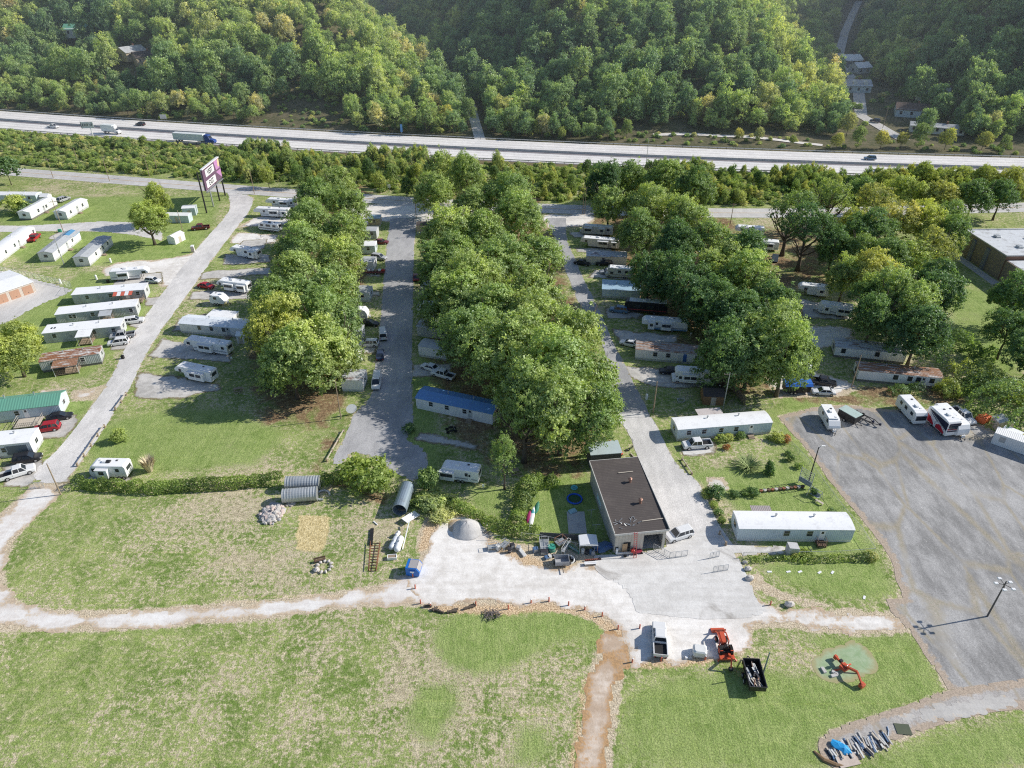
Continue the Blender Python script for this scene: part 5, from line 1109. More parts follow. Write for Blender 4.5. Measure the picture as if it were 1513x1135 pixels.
sw([(.1,3.0),(.16,3.0),(.97,1.6),(.97,1.35)],SV,.02,'silver_swoosh'); sw([(.42,1.2),(.46,1.9),(.6,2.15),(.75,1.95),(.95,1.0),(.95,.8),(.72,1.7),(.6,1.85),(.5,1.7),(.46,1.0)],SV,.02,'silver_swoosh')
MB().box(h-.02,h+.02,-1.2,1.2,2.5,3.4).build('dark_end_panel',NV,t); MB().box(h-.02,h+.022,-1.3,1.3,1.9,2.2).build('red_swoosh',RS,t); MB().box(h-.02,h+.02,-1.3,1.3,1.45,1.75).build('dark_end_panel',NV,t)
# ================================================================ cars
WH=(.80,.80,.80); SIL=(.45,.46,.48); BK=(.02,.02,.024); RD=(.42,.02,.03); DR=(.16,.025,.03); NB=(.03,.045,.09); MBL=(.12,.22,.35)
car('suv',(95,297),(106,293),SIL,'silver car parked right of the round topped shed')
car('pickup',(52,354),(60,347),RD,'red pickup truck beside the very long white home')
car('hatch',(227,417),(238,418),WH,'small white car under the nose of the two windowed trailer')
car('suv',(199,477),(213,475),WH,'white car right of the porch of the plain roofed home')
car('suv',(176,509),(162,511),WH,'white car in front of the rusty striped roof home')
car('pickup',(182,499),(168,501),SIL,'grey pickup truck right of the square white porch roof')
car('sedan',(89,619),(110,615),BK,'black car parked beside the green roofed home')
car('suv',(71,635.5),(55,638),RD,'bright red car beside the wooden deck')
car('suv',(42,681),(60,678),BK,'black car in front of the open side bay')
car('pickup',(28,702),(54,694),WH,'white pickup truck at the gate in the lower left')
car('pickup',(297,339),(286,340),DR,'dark red pickup truck on the grass near the billboard')
car('sedan',(305,425),(318,427),RD,'red car in the shade in line with a white camper')
car('sedan',(563,360),(569,360),DR,'dark red car beside the middle lane, nearest the highway')
car('suv',(560,383),(567,384),SIL,'silver car beside the pale blue home in the middle lane')
car('sedan',(546,480.5),(554,481),BK,'black car under the trees above the white parked hatchback')
car('van',(566,497),(565,488),WH,'white car standing on the left edge of the middle road')
car('suv',(545,511),(532,511),WH,'white car parked across, beside the box annexed home')
car('sedan',(562,527),(562.5,520),NB,'dark blue car on the road edge above the cargo van')
car('van',(557,568),(555,580),WH,'white cargo van on the left edge of the middle road')
car('sedan',(636,546),(626,542.5),WH,'white car under the central trees, left of a white pickup')
car('pickup',(655,557),(643,553.5),WH,'white pickup truck nosing out of the central trees')
car('sedan',(615,412),(615,405),DR,'dark red car in deep shade at the right side of the middle road')
car('suv',(892,391.5),(889,391.5),BK,'black car at the end of the cream home')
car('sedan',(860,391),(866,392),BK,'black car on the grass left of the cream home')
car('sedan',(898,404),(893,404),SIL,'pale car hidden behind the cream motorhome')
car('suv',(914,461),(906,460),MBL,'blue car in front of the black and white motorhome')
car('sedan',(930,510.5),(921,508.5),WH,'white car at the end of the rust stained home')
car('hatch',(988,551.5),(980,551),BK,'black car at the nose of the large white motorhome')
car('pickup',(1029,660.5),(1008,662),WH,'white pickup truck at the corner of the flower garden')
car('suv',(1003,793.5),(985,799),WH,'white car with roof rack beside the garage')
car('pickup',(974,949),(973,930),WH,'white pickup truck parked between red posts on the gravel')
car('sedan',(1216,582),(1200,581),WH,'white car parked beside the blue tarped trailer')
car('pickup',(1214,568),(1227,570),BK,'black pickup truck behind the white car and tarped trailer')
car('pickup',(1421,618),(1431,626),WH,'white pickup truck right of the swoosh trailer')
# traffic on the interstate
def hwy(u,v): return G(u,v,HZ)
car('pickup',(79,189),(90,190),WH,'white pickup truck driving on the interstate, far left',z=HZ+.03)
car('suv',(208,185.5),(200,185),BK,'black car on the far carriageway of the interstate',z=HZ+.03)
car('suv',(993,244.5),(1003,245),SIL,'silver car on the interstate above the right tree row',z=HZ+.03)
car('suv',(1285,236),(1274,235.5),MBL,'blue grey car on the far carriageway of the interstate',z=HZ+.03)
car('sedan',(1297,255.5),(1307,256),WH,'white car half hidden by treetops on the interstate',z=HZ+.03)
def truck(c,d,label,L,cabcol,boxL,semi=True):
    c=hwy(*c); d=hwy(*d)-c; t=empty('semi_truck' if semi else 'box_truck',(c.x,c.y,HZ+.03),math.atan2(d.y,d.x),label,'truck'); h=L/2
    cm=paint('cab_paint_'+str(cabcol),cabcol,.35,dirt=.05)
    MB().box(-h,-h+boxL,-1.28,1.28,1.15,4.05,.05).build('cargo_box',paint('pale_box_panel',(.90,.95,.95),.5,dirt=.1,rib=.6),t)
    x0=-h+boxL+.5
    if semi:
        MB().loft([[(x,-w_,.7),(x,w_,.7),(x,w_,z1),(x,w_*.85,z2),(x,-w_*.85,z2),(x,-w_,z1)] for x,w_,z1,z2 in((x0,1.2,3.3,3.9),(x0+1.9,1.2,3.2,3.7),(x0+2.7,1.15,2.0,2.15),(x0+4.4,1.05,1.7,1.85),(x0+4.6,1.0,1.3,1.4))]).build('cab',cm,t)
        MB().quad((x0+2.0,-1.0,3.35),(x0+2.0,1.0,3.35),(x0+2.68,.95,2.25),(x0+2.68,-.95,2.25)).build('windshield',GL,t,loc=(.06,0,.06))
        MB().box(x0-4.2,x0+4.2,-.5,.5,.65,.95).build('chassis',STEELD,t)
        for y in(-1.1,1.1): MB().tube((x0-.15,y,.9),(x0-.15,y,3.8),.09).build('exhaust',STEEL,t)
        ws=(-h+1.3,-h+2.6,x0-1.6,x0-.4,x0+3.6)
    else:
        MB().loft([[(x,-1.05,.6),(x,1.05,.6),(x,1.02,z1),(x,-1.02,z1)] for x,z1 in((x0-.45,2.6),(x0+.6,2.6),(x0+1.2,1.75),(x0+2.0,1.45),(x0+2.1,1.1))]).build('cab',cm,t); MB().box(-h+boxL-.6,x0+.5,-1.1,1.1,2.6,3.9,.3).build('wind_deflector',WHITE,t)
        MB().quad((x0+.65,-.9,2.5),(x0+.65,.9,2.5),(x0+1.17,.9,1.82),(x0+1.17,-.9,1.82)).build('windshield',GL,t,loc=(.05,0,.04)); MB().box(-h,x0,-.5,.5,.7,1.12).build('chassis',STEELD,t)
        ws=(-h+1.8,x0+1.3)
    for x in ws:
        for y in(-1.05,1.05): wheel(t,x,y,.5,.35)
truck((291,211),(340,214),'long pale trailer pulled by a dark blue truck cab',21.5,(.03,.08,.32),15.2)
truck((166,197.5),(200,200.3),'white box truck right of the green roadside sign',9.2,(.8,.8,.8),6.6,False)
# ================================================================ buildings
def garage():
    A=G(907,817.3); B=G(980.7,810); L,c,rz=seat(A,B,17.2); t=empty('garage_building',c,rz,'long garage with black shingle roof and open roller door','garage')
    h=L/2;w=8.6;H=4.2; RED=paint('red_ladder_paint',(.55,.1,.1),.5)
    wall=paint('grey_painted_block',(.42,.40,.39),.8,dirt=.3); front=paint('tan_ribbed_front',(.62,.58,.50),.6,dirt=.2,rib=.5)
    m=MB().box(-h,-h+.25,-w+.25,w,0,H).box(h-.25,h,-w+.25,w,0,H).box(-h,h,w-.25,w,0,H); m.build('wall',wall,t)
    f=MB(); y0,y1=-w,-w+.25; f.box(-h,-2.6,y0,y1,0,H).box(-2.6,-1.5,y0,y1,2.15,H).box(-1.5,.55,y0,y1,0,H).box(.55,3.65,y0,y1,3.3,H).box(3.65,h,y0,y1,0,H); f.build('front_wall',front,t)
    MB().box(-h+.3,h-.3,-w+.3,w-.3,-.04,.02).build('floor',CON,t)
    ro=MB().prismx([(-w-.25,H),(w+.25,H+.28),(w+.25,H+.46),(-w-.25,H+.18)],-h-.25,h+.25).build('roof',R_DARK,t)
    MB().box(-h-.3,h+.3,-w-.34,-w-.26,H-.15,H+.2).box(h+.26,h+.36,-w-.3,w+.3,H+.05,H+.5).box(-h-.36,-h-.26,-w-.3,w+.3,H+.05,H+.5).box(-h-.3,h+.3,w+.26,w+.34,H+.15,H+.5).build('fascia',paint('pale_fascia',(.66,.64,.6),.6,dirt=.2),t)
    for x,y in((1.2,2.6),(1.5,-2.6)):
        v=MB().tube((x,y,H+.25),(x,y,H+.85),.22,.22,10); v.rock((x,y,H+1.05),(.36,.36,.26),3,8); v.build('roof_turbine',paint('rusty_turbine',(.42,.24,.18),.5,.3),ro)
    MB().beam((-.2,5.0,H+.52),(2.4,5.1,H+.52),.14,.06).build('roof_plank',WOODL,ro); MB().beam((.6,-6.7,H+.3),(4.1,-6.5,H+.3),.14,.06).build('roof_plank',WOODL,ro)
    g=random.Random(3); j=MB()
    for i in range(22):
        x,y=g.uniform(-3.6,0),g.uniform(-7.6,-6.0); z=H+.25; j.beam((x,y,z),(x+g.uniform(-.7,.7),y+g.uniform(-.6,.6),z+g.uniform(0,.25)),.07,.05)
    j.build('roof_scrap',STEEL,ro)
    d=MB().box(-2.9,-2.1,-w-.30,-w-.24,0,2.1).build('open_door',paint('tan_door',(.50,.34,.2),.7),t)
    MB().box(.7,3.5,-w+.4,-w+3.4,3.22,3.3).build('rolled_door',STEEL,t)
    window(t,2.0,1.6,2.6,.9,-h-.0,-1,TRIM,'x',paint('pale_blue_pane',(.45,.66,.72),.3))
    r=MB()
    for x in(-1.3,-.85): r.beam((x,-w-1.5,0),(x,-w-.4,4.6),.07)
    for i in range(13): s_=i/13; r.beam((-1.3,-w-1.5+1.1*s_,4.6*s_+.1),(-.85,-w-1.5+1.1*s_,4.6*s_+.1),.05)
    lt=r.build('ladder',RED); lt.location=t.location; lt.rotation_euler=t.rotation_euler; tag(lt,'tall red ladder leaning against the garage front','ladder')
    # things seen inside the doorway
    for k,(x,cc,nm) in enumerate(((1.1,(.1,.2,.1),'storage_cabinet'),(2.0,(.12,.12,.13),'tool_chest'),(2.9,(.25,.2,.1),'storage_cabinet'))):
        o=MB().box(x-.35,x+.35,-w+3.2,-w+3.9,.02,1.4+.2*k,.03).build(nm,paint('cabinet_paint_%d'%k,cc,.6)); o.location=t.location; o.rotation_euler=t.rotation_euler; tag(o,['dark green cabinet just inside the open garage door','black tool chest in the middle of the garage doorway','brown cabinet at the right inside the garage doorway'][k],nm.split('_')[1])
    return t
garage()
A=G(872,694); B=G(916,690.5)
t=shed(A,B,3.2,'lean-to shelter with pale blue tin roof behind the garage',H=3.4,wall=paint('open_side_shade_paint',(.09,.09,.1),.9),rm=paint('pale_blue_tin',(.48,.56,.58),.5,dirt=.15),roof='flat',name='lean_to_shelter',cat='shelter',door=False,px=False,rise=.5)  # closed wall, painted dark to stand in for shade inside the open side
def storage():
    A=G(-75,476); B=G(54,431); L,c,rz=seat(A,B,13); t=empty('storage_building',c,rz,'low beige storage building with orange roller doors','building'); h=L/2;w=6.5
    bw=paint('beige_metal_wall',(.66,.58,.50),.6,dirt=.1,rib=.3)
    MB().box(-h,h,-w,w,-.05,2.9).build('wall',bw,t); MB().prismx([(-w-.2,2.85),(0,3.3),(w+.2,2.85),(w+.2,2.95),(0,3.42),(-w-.2,2.95)],-h-.2,h+.2).build('roof',R_WHITE,t)
    for i in range(9):
        x=h-1.9-i*3.1*1.03
        if x-1.2<-h: break
        d=MB().box(x-1.2,x+1.2,-w-.05,-w+.01,.02,2.35).build('roller_door',DOORD,t); MB().box(x-.15,x+.15,-w-.09,-w-.05,.5,.6).build('handle',STEELD,d)
storage()
def brick():
    bm_,tt_,oo_=nodes('brown_brick'); s=NT(tt_); br=s.n('ShaderNodeTexBrick'); s.l(s.mapv(s.obj(),(1,1,1),(R(90),0,R(90))),br.inputs[0]); br.inputs['Scale'].default_value=2.5
    br.inputs['Color1'].default_value=(.20,.105,.07,1); br.inputs['Color2'].default_value=(.27,.15,.105,1); br.inputs['Mortar'].default_value=(.3,.25,.2,1); br.inputs['Mortar Size'].default_value=.012
    c=s.mul(br.outputs[0],s.mix(s.noise(s.obj(),.35,4),(.75,.75,.75),(1.15,1.15,1.15))); s.bsdf(oo_,c,.9)
    t=empty('brick_building',(136,183,0),R(2),'large flat roofed brown brick building','building')
    rm=paint('pale_membrane_roof',(.66,.68,.70),.6,dirt=.45); pil=paint('grey_pilaster',(.24,.25,.27),.8)
    MB().box(0,46,0,20,-.1,7.0).build('wall',bm_,t); MB().box(.35,45.6,.35,19.6,7.002,7.06).build('roof',rm,t)
    MB().box(.3,46,-16,-.01,-.1,5.8).build('wing_wall',bm_,t); MB().box(.7,45.6,-15.6,-.3,5.802,5.86).build('wing_roof',rm,t)
    MB().box(-.05,.35,-.05,20.05,7.003,7.3).box(.35,46,19.65,20.05,7.003,7.3).box(.35,46,-.05,.35,7.003,7.3).build('parapet',paint('pale_coping',(.6,.6,.6),.7),t)
    for y in(14,7.5): MB().box(-.45,-.01,y-.7,y+.7,-.1,6.2).build('pilaster',pil,t)
    for x,y in((6,14),(7.5,6),(14,12),(20,5)): MB().box(x-.8,x+.8,y-.8,y+.8,7.065,7.6,.1).build('roof_unit',STEEL,t)
    for x,y,a,b in((-3.2,15,2.6,6),(-2.9,5.5,2.2,6.5),(-3.,-2,1.6,3)): 
        pass
    MB().box(-3.4,-.6,-3,17,-.05,.06).build('walkway',CON,t)
brick()
# houses in the wooded valley
def house(u,v,Lx,Wy,label,wall=W_WHITE,rm=R_GREY,rz=0,H=3.2,rise=1.8,dorm=0,wins=3,porch_=False):
    q=GH(u,v); t=empty('valley_house',(q.x,q.y,q.z-.3),R(rz),label,'house','houses in the wooded valley'); h=Lx/2;w=Wy/2; t.scale=(1.2,1.2,1.2)
    MB().prismx([(-w,-1),(w,-1),(w,H),(0,H+rise-.05),(-w,H)],-h,h).build('wall',wall,t)
    ro=MB().prismx([(-w-.4,H-.35),(0,H+rise),(w+.4,H-.35),(w+.4,H-.2),(0,H+rise+.16),(-w-.4,H-.2)],-h-.4,h+.4).build('roof',rm,t)
    for i in range(wins): window(t,-h+Lx*(i+.5)/wins,1.7,1.0,1.2,-w,-1,TRIM)
    window(t,0,1.7,1.2,1.2,-h,-1,TRIM,'x')
    for i in range(dorm):
        x=-h+Lx*(i+.5)/dorm; MB().prism([(x-.9,H-.1),(x+.9,H-.1),(x+.9,H+1.2),(x,H+2.0),(x-.9,H+1.2)],-w*.85,-.2).build('dormer',W_WHITE,ro)
    MB().box(h*.3,h*.3+.7,-.2,.5,H+rise*.5,H+rise+1.0).build('chimney',paint('chimney_brick',(.3,.15,.1),.9),ro)
    if porch_:
        MB().box(-h,h,-w-2.2,-w,H-.55,H-.4).build('porch_roof',rm,t); p=MB()
        for i in range(5): x=-h+.1+(Lx-.2)*i/4; p.box(x-.08,x+.08,-w-2.1,-w-1.95,-1,H-.55)
        p.build('porch_post',TRIM,t)
    return t
house(1254,95,10,8,'white house with pale roof and columned porch, uppermost in the valley',rm=R_WHITE,rz=12,porch_=True)
house(1269,107,8.5,7,'small white gabled house just below the porch house',rm=R_WHITE,rz=20,wins=2)
house(1257,134,15,9,'grey roofed house with white dormers',wall=W_BLUE,rm=R_GREY,rz=-5,dorm=3,wins=4)
house(1376,146,12,7,'white house among dark trees with steep gable',rm=R_GREY,rz=-25,wins=3)
house(1344,170,12,8,'brown roofed house above the long valley trailer',wall=W_BLUE,rm=paint('red_brown_roof',(.17,.12,.10),.8),rz=-20)
house(1382,196,19,5,'long white low building with a row of windows in the valley',rm=R_GREY,rz=-22,H=2.8,rise=.8,wins=7)
house(122,52,14,9,'green roofed house among trees on the left hill',rm=R_GREEN,rz=8)
house(196,86,11,8,'tan house on the left hill with pointed gable',wall=W_TAN,rm=R_GREY,rz=60)
house(216,92,10,7,'second tan house on the left hill, right of the gable',wall=W_TAN,rm=R_DARK,rz=40)
q=GH(1292,182); car('suv',(q.x,q.y,q.z+.3),(q.x-3,q.y+2,0),NB,'dark car parked on the valley road',z=q.z+.3,px=False)
def pole_h(u,v,h,label): return pole(0,0,h,label,arm=(h-.8,),ground=GH(u,v),r=.16)
pole_h(1304,190,10,'pole with crossarm beside the valley road'); pole_h(1229,118,10,'leaning pole left of the valley road'); pole_h(704,135,11,'pole with crossarm in the dark ravine')
# ================================================================ billboard and signs
def billboard():
    t=empty('billboard',(-105,248.5,0),0,'tall two panel billboard on four posts with purple edge','billboard'); nv=paint('billboard_navy',(.17,.10,.16),.5,dirt=.1); wt=paint('billboard_white',(.82,.82,.82),.5,dirt=.1); pk=paint('billboard_pink',(.55,.27,.52),.5,dirt=.1); yl=paint('billboard_yellow',(.85,.65,.35),.5)
    tx=paint('billboard_letters',(.03,.03,.04),.6,dirt=0)
    for y,c in((-13,STEELD),(-5,STEEL),(2.5,STEELD),(9.5,STEELD)): MB().tube((-.3,y,-.2),(-.3,y,15.2 if y in(-13,9.5) else 8.),.32,.3,10).build('post',c,t)
    p=MB().box(-.25,.25,-9.6,9.4,7.3,15.0).build('panel',nv,t)
    MB().box(-.5,.5,-9.7,9.5,15.0,15.3).build('cap',WHITE,t); MB().box(-.2,.7,-9.6,9.4,6.7,6.85).build('catwalk',STEEL,t)
    for z0,z1,a in((11.7,14.3,-6.8),(7.8,10.4,-7.8)):
        MB().box(.25,.28,a,2.6,z0,z1).build('white_field',wt,p)
    MB().add([(.29,3.5,14.8),(.29,9.3,14.8),(.29,8.6,11.4),(.29,4.5,11.4)],[(0,1,2,3)]).build('pink_field',pk,p); MB().add([(.29,4,10.8),(.29,9.2,10.8),(.29,9.2,7.5)],[(0,1,2)]).build('pink_field',pk,p); MB().add([(.30,7.5,14.6),(.30,9.2,14.7),(.30,8.6,12.0),(.30,7.0,12.0)],[(0,1,2,3)]).build('yellow_field',yl,p)
    text_mesh('VISIT',2.6,tx,'letters',p,(.31,-2.1,12.9),(R(90),0,R(90)),1.0); text_mesh('EXIT',2.6,tx,'letters',p,(.31,-2.6,9.0),(R(90),0,R(90)),1.0)
    MB().box(-.55,-.25,-9.5,9.3,7.4,14.9).build('back_panel',paint('billboard_back',(.42,.4,.42),.7),t); t.scale=(.84,.84,.92)
billboard()
q=G(138.6,204.6); t=empty('exit_sign',(q.x,q.y,0),R(8),'white highway exit sign on a pale post beside the interstate','road sign'); MB().tube((0,0,-.1),(0,0,7.2),.22,.2,8).build('post',WHITE,t)
p=MB().box(-3.6,1.6,-.12,.0,4.6,7.4).build('panel',WHITE,t); MB().box(-3.8,-3.6,-.16,.3,4.5,7.5).build('frame',STEELD,p); text_mesh('EXIT 17',1.5,BLACK,'letters',p,(-1.0,-.15,6.0),(R(90),0,0),.9)
q=GH(243,181); t=empty('road_sign',(q.x,q.y,.2),0,'small grey backed sign on the far verge of the interstate','road sign'); MB().box(-1.6,1.6,-.05,.05,1.2,3.4).build('panel',STEEL,t); MB().box(-1.2,-1.05,.0,.1,-.3,1.2).box(1.05,1.2,0,.1,-.3,1.2).build('post',STEELD,t)
q=GH(594,203); t=empty('road_sign',(q.x,q.y,.2),0,'narrow blue sign on the far verge above the ravine','road sign'); MB().box(-.5,.5,-.05,.05,1.5,5.0).build('panel',paint('sign_blue',(.1,.3,.6),.5),t); MB().box(-.08,.08,.0,.1,-.3,1.5).build('post',STEEL,t)
q=G(575.5,283); t=empty('road_sign',(q.x,q.y,0),0,'small white sign on the grass beside the frontage road','road sign'); MB().box(-.5,.5,-.05,.05,1.4,2.6).build('panel',WHITE,t); MB().box(-.05,.05,0,.08,-.1,1.4).build('post',STEEL,t)
# guard rails and barrier on the interstate
def rail_along(off,label,name='guard_rail',h=.75):
    xs,ys=offset(HX,HY,off); t=empty(name,(0,0,HZ),0,label,'guard rail'); b=MB(); ps=[]
    for i in range(len(xs)-1):
        if -330<xs[i]<260: b.beam((xs[i],ys[i],h-.1),(xs[i+1],ys[i+1],h-.1),.08,.32)
    b.build('beam',STEEL,t); p=MB()
    s_=np.concatenate([[0],np.cumsum(np.hypot(np.diff(xs),np.diff(ys)))])
    tt=0
    while tt<s_[-1]:
        x=np.interp(tt,s_,xs); y=np.interp(tt,s_,ys)
        if -330<x<260: p.box(x-.07,x+.07,y-.07,y+.07,-.1,h)
        tt+=3.8
    o=p.build('posts',STEELD,t); o['kind']='stuff'
rail_along(-16.2,'galvanised guard rail on the near side of the interstate'); rail_along(16.9,'galvanised guard rail on the far side of the interstate')
xs,ys=HX,HY; b=MB()
for i in range(len(xs)-1):
    a=Vector((xs[i],ys[i],0)); c=Vector((xs[i+1],ys[i+1],0)); d=(c-a).normalized(); n=Vector((-d.y,d.x,0))
    if -340<xs[i]<270: b.loft([[a-n*.35,a+n*.35,a+n*.12+Vector((0,0,.9)),a-n*.12+Vector((0,0,.9))],[c-n*.35,c+n*.35,c+n*.12+Vector((0,0,.9)),c-n*.12+Vector((0,0,.9))]])
o=b.build('median_barrier',CON); o.location=(0,0,HZ+.02); tag(o,'concrete barrier along the middle of the interstate','barrier')
# ================================================================ poles
PL=[(79,263.5,8,'pole at the far left end of the frontage road',(7.2,)),(118,248,8,'thin pole in the brush left of the transformer pole',()),(162,268,10,'pole with transformer beside the frontage road',(9.3,)),(221,261,8.5,'pole in front of the brush near the lone tree top',(8,)),(232,250,7,'bare thin pole standing in the brush',()),
 (94,343,11,'leaning pole beside the small green bin',(10,)),(95,392,9,'grey pole at the storage yard fence corner',()),(376,287,9,'pole beside the frontage road, right of the billboard',()),(615,322,8,'lamp pole at the top of the middle road',()),(861,316,10,'left of two wooden poles at the top of the right road',(9.2,)),(864,316,9,'right of two wooden poles at the top of the right road',()),(954,250,12.5,'tall white topped pole standing against the interstate',()),
 (90,731,7,'leaning pole at the lower left gate',()),(504,619,9,'slim pole on the grass left of the middle road',()),(1243,306,9,'pole beside the frontage road behind the grove',(8.2,)),(1079,331,7,'thin pole with crossbar left of the bare trunk trees',(6.6,)),(1236,603,0,'',()),(1258,572,8,'pole in front of the rusted roof home',()),(1068,605,9,'pole between brown shed and white home',(8.5,)),(270,342,7,'thin pole behind the open fronted shed',())]
for u,v,h,lb,ar in PL:
    if h: pole(u,v,h,lb,arm=ar,rz=R(random.uniform(-20,20)),r=.13,mat=(STEEL if 'grey' in lb or 'white' in lb else None))
pole(965,610,7.6,'street lamp with a white arm beside the right road',kind='lamp',arm=(-1.6,.2),mat=WOOD,r=.15)
pole(1193.5,716,8.4,'tall grey lamp pole at the garden fence',kind='lamp',arm=(.9,.3),mat=STEELD,r=.13)
t=pole(1458.5,911,7.4,'parking lot lamp pole with five white lamps',kind='pole',mat=paint('dark_painted_steel',(.10,.10,.10),.5),r=.13,name='street_lamp'); t['category']='street lamp'
for a in range(5):
    th=a*1.257+.4; x,y=math.cos(th)*1.1,math.sin(th)*1.1
    ar_=MB().beam((0,0,6.7),(x,y,6.75),.06).build('arm',STEELD,t); MB().box(x-.28,x+.28,y-.2,y+.2,6.62,6.84,.05).build('lamp_head',WHITE,t)
pole(1127,997,4.7,'short grey green pole beside the black dump trailer',kind='pole',mat=paint('grey_green_pipe',(.22,.28,.27),.6),r=.12,name='steel_pole')
# overhead wires
def wire(a,b,sag,label):
    a=Vector(a);b=Vector(b); pts=[a.lerp(b,i/14)-Vector((0,0,sag*4*(i/14)*(1-i/14))) for i in range(15)]; o=MB().path(pts,.04,4).build('overhead_wire',STEELD); tag(o,label,'wire')
g1=G(965,610); g2=G(861,316); g3=G(1068,605); g4=G(376,287); g5=G(162,268); g6=G(79,263.5); g7=G(1243,306); g8=G(1079,331); g9=G(1258,572)
wire((g1.x,g1.y,7.3),(g3.x,g3.y,8.4),.6,'thin wire from the street lamp to the pole by the brown shed')
wire((g4.x,g4.y,8.8),(g2.x,g2.y,9.3),2.5,'long wire along the frontage road above the park entrance')
wire((g5.x,g5.y,9.2),(g4.x,g4.y,8.8),2.,'wire along the frontage road past the billboard')
wire((g6.x,g6.y,7.3),(g5.x,g5.y,9.2),1.,'wire along the far left part of the frontage road')
wire((g2.x,g2.y,9.3),(g8.x,g8.y,6.7),1.5,'wire crossing behind the right tree row'); wire((g8.x,g8.y,6.7),(g7.x,g7.y,8.4),1.2,'wire above the campers beside the frontage road')
wire((g3.x,g3.y,8.4),(g9.x,g9.y,7.9),1.,'wire from the brown shed pole to the pole by the rusted home')
# ================================================================ fences, rails, hedges
rail_fence([(187,584),(179.5,595),(171,606)],'short log rail at the right edge of the left road, upper piece')
rail_fence([(155,632),(145,645),(135,660),(124.5,675),(115,689)],'log rail at the right edge of the left road, lower long piece')
rail_fence([(508,638),(500,652),(491,668),(483,682)],'thin log rail on the grass left of the turning circle',h=.6)
rail_fence([(1008,680),(1014,689),(1022,701)],'short log rail at the garden corner below the white pickup',h=.5)
rail_fence([(1063,790),(1072,806)],'low wooden rail at the left end of the garage side home',h=.8)
chain_fence([(1151,642),(1180,672),(1195,688),(1215,716),(1245,757),(1270,785),(1291,818),(1240,822),(1190,823),(1145,823),(1097,824)],1.2,'wire fence around the garden beside the parking lot',step=3)
chain_fence([(0,402),(50,412),(106,425),(98,436)],1.8,'chain link fence around the storage yard')
chain_fence([(878,818),(850,812),(800,800),(770,797)],1.5,'grey wire fence behind the junk row',step=2.5)
chain_fence([(1070,616),(1110,607),(1140,603)],1.2,'wire fence between the brown shed and the parking lot',step=3)
o0=G(1036,540); 
def board_fence(px,h,label,mat=WOOD):
    P=[G(*p) for p in px]; t=empty('board_fence',tuple(P[0]),0,label,'fence'); m=MB(); ps=MB()
    for a,b in zip(P[:-1],P[1:]):
        a=a-P[0];b=b-P[0]; n=max(1,int((b-a).length/.16))
        for i in range(n):
            p=a.lerp(b,(i+.04)/n);q=a.lerp(b,(i+.94)/n); hh=h+random.uniform(-.03,.03); m.loft([[p,q,q+Vector((0,0,hh)),p+Vector((0,0,hh))],[p+Vector((.02,.03,0)),q+Vector((.02,.03,0)),q+Vector((.02,.03,hh)),p+Vector((.02,.03,hh))]])
        n=max(1,int((b-a).length/2.4))
        for i in range(n+1): p=a.lerp(b,i/n); ps.box(p.x-.05,p.x+.05,p.y+.04,p.y+.14,0,h-.05)
    m.build('boards',mat,t); ps.build('posts',mat,t)['kind']='stuff'; return t
board_fence([(1040,533),(1062,545),(1078,570),(1100,600)],1.8,'tall brown board fence beside the rust stained home')
board_fence([(796,795),(830,797),(878,801)],1.3,'low dark board fence below the sunny backyard',paint('grey_black_boards',(.13,.13,.14),.8,dirt=.3))
# gates
def gate(px0,px1,label,h=1.3,mat=STEEL,bars=3):
    a=G(*px0);b=G(*px1); t=empty('metal_gate',tuple(a),0,label,'gate'); b=b-a; m=MB()
    for z in(.2,h): m.beam(Vector((0,0,z)),b+Vector((0,0,z)),.06)
    for i in range(bars+1): p=b*(i/bars); m.tube(p,p+Vector((0,0,h)),.035,.035,6)
    for i in range(1,4): z=.2+(h-.2)*i/4; m.beam(Vector((0,0,z)),b+Vector((0,0,z)),.025)
    m.build('gate_frame',mat,t); return t
gate((989,825),(1015,822),'open wire gate right of the garage door'); gate((965,812),(989,825),'wire gate leaf in front of the garage door'); gate((1048,826),(1062,823),'small open gate leaf on the concrete, left piece'); gate((1053,846),(1075,843),'gate leaf standing open on the concrete, lower piece'); gate((45,722),(66,721),'wire gate across the gravel track at the lower left')
# hedges
hp1=GP([(112,718),(145,721),(200,724),(230,726),(262,723),(300,721),(340,719),(380,715),(418,712)])
leaf_band('long_hedge',hp1,2.0,1.7,L_HEDGE,'long green hedge along the top of the lower left field',dens=110)
leaf_band('hedge',GP([(474,713),(500,711),(520,711)]),2.2,1.9,L_HEDGE,'short green hedge between the tanks and the round bush')
leaf_band('hedge',GP([(655,741),(690,757),(720,775),(752,787),(780,789),(798,791)]),2.2,1.6,L_HEDGE,'green hedge running down behind the gravel heap',seed=5)
leaf_band('hedge',GP([(762,782),(766,765),(772,745),(778,728),(786,716),(806,714),(826,719)]),2.8,2.1,L_HEDGE,'thick yellow green hedge around the sunny backyard',seed=6,lump=.5)
leaf_band('creeper_fence',GP([(1105,829),(1150,826),(1200,829),(1240,827),(1290,826)]),1.2,.8,L_HEDGE,'weedy green growth along the lower garden fence','plants',seed=8,lump=.7,dens=60)
leaf_band('hedge',GP([(1440,575),(1465,600),(1490,622),(1520,640)]),9,5.,L_DARK,'dense dark thicket at the right edge of the parking lot',seed=9,lump=.5,leaf=.22,dens=34)
leaf_band('hedge',GP([(1400,560),(1440,566),(1475,580),(1530,600)]),7,3.6,L_YELLOW,'bright yellow green thicket right of the old white home',seed=10,lump=.6,leaf=.2,dens=36)
leaf_band('hedge',GP([(1395,500),(1430,520),(1470,530)]),5,2.6,L_DARK,'low dark scrub below the big dark tree pair',seed=12,lump=.6,leaf=.2,dens=36)
leaf_band('hedge',GP([(1313,582),(1335,580),(1360,578)]),2.6,1.7,L_DARK,'low green shrub row under the half rusted home',seed=11)
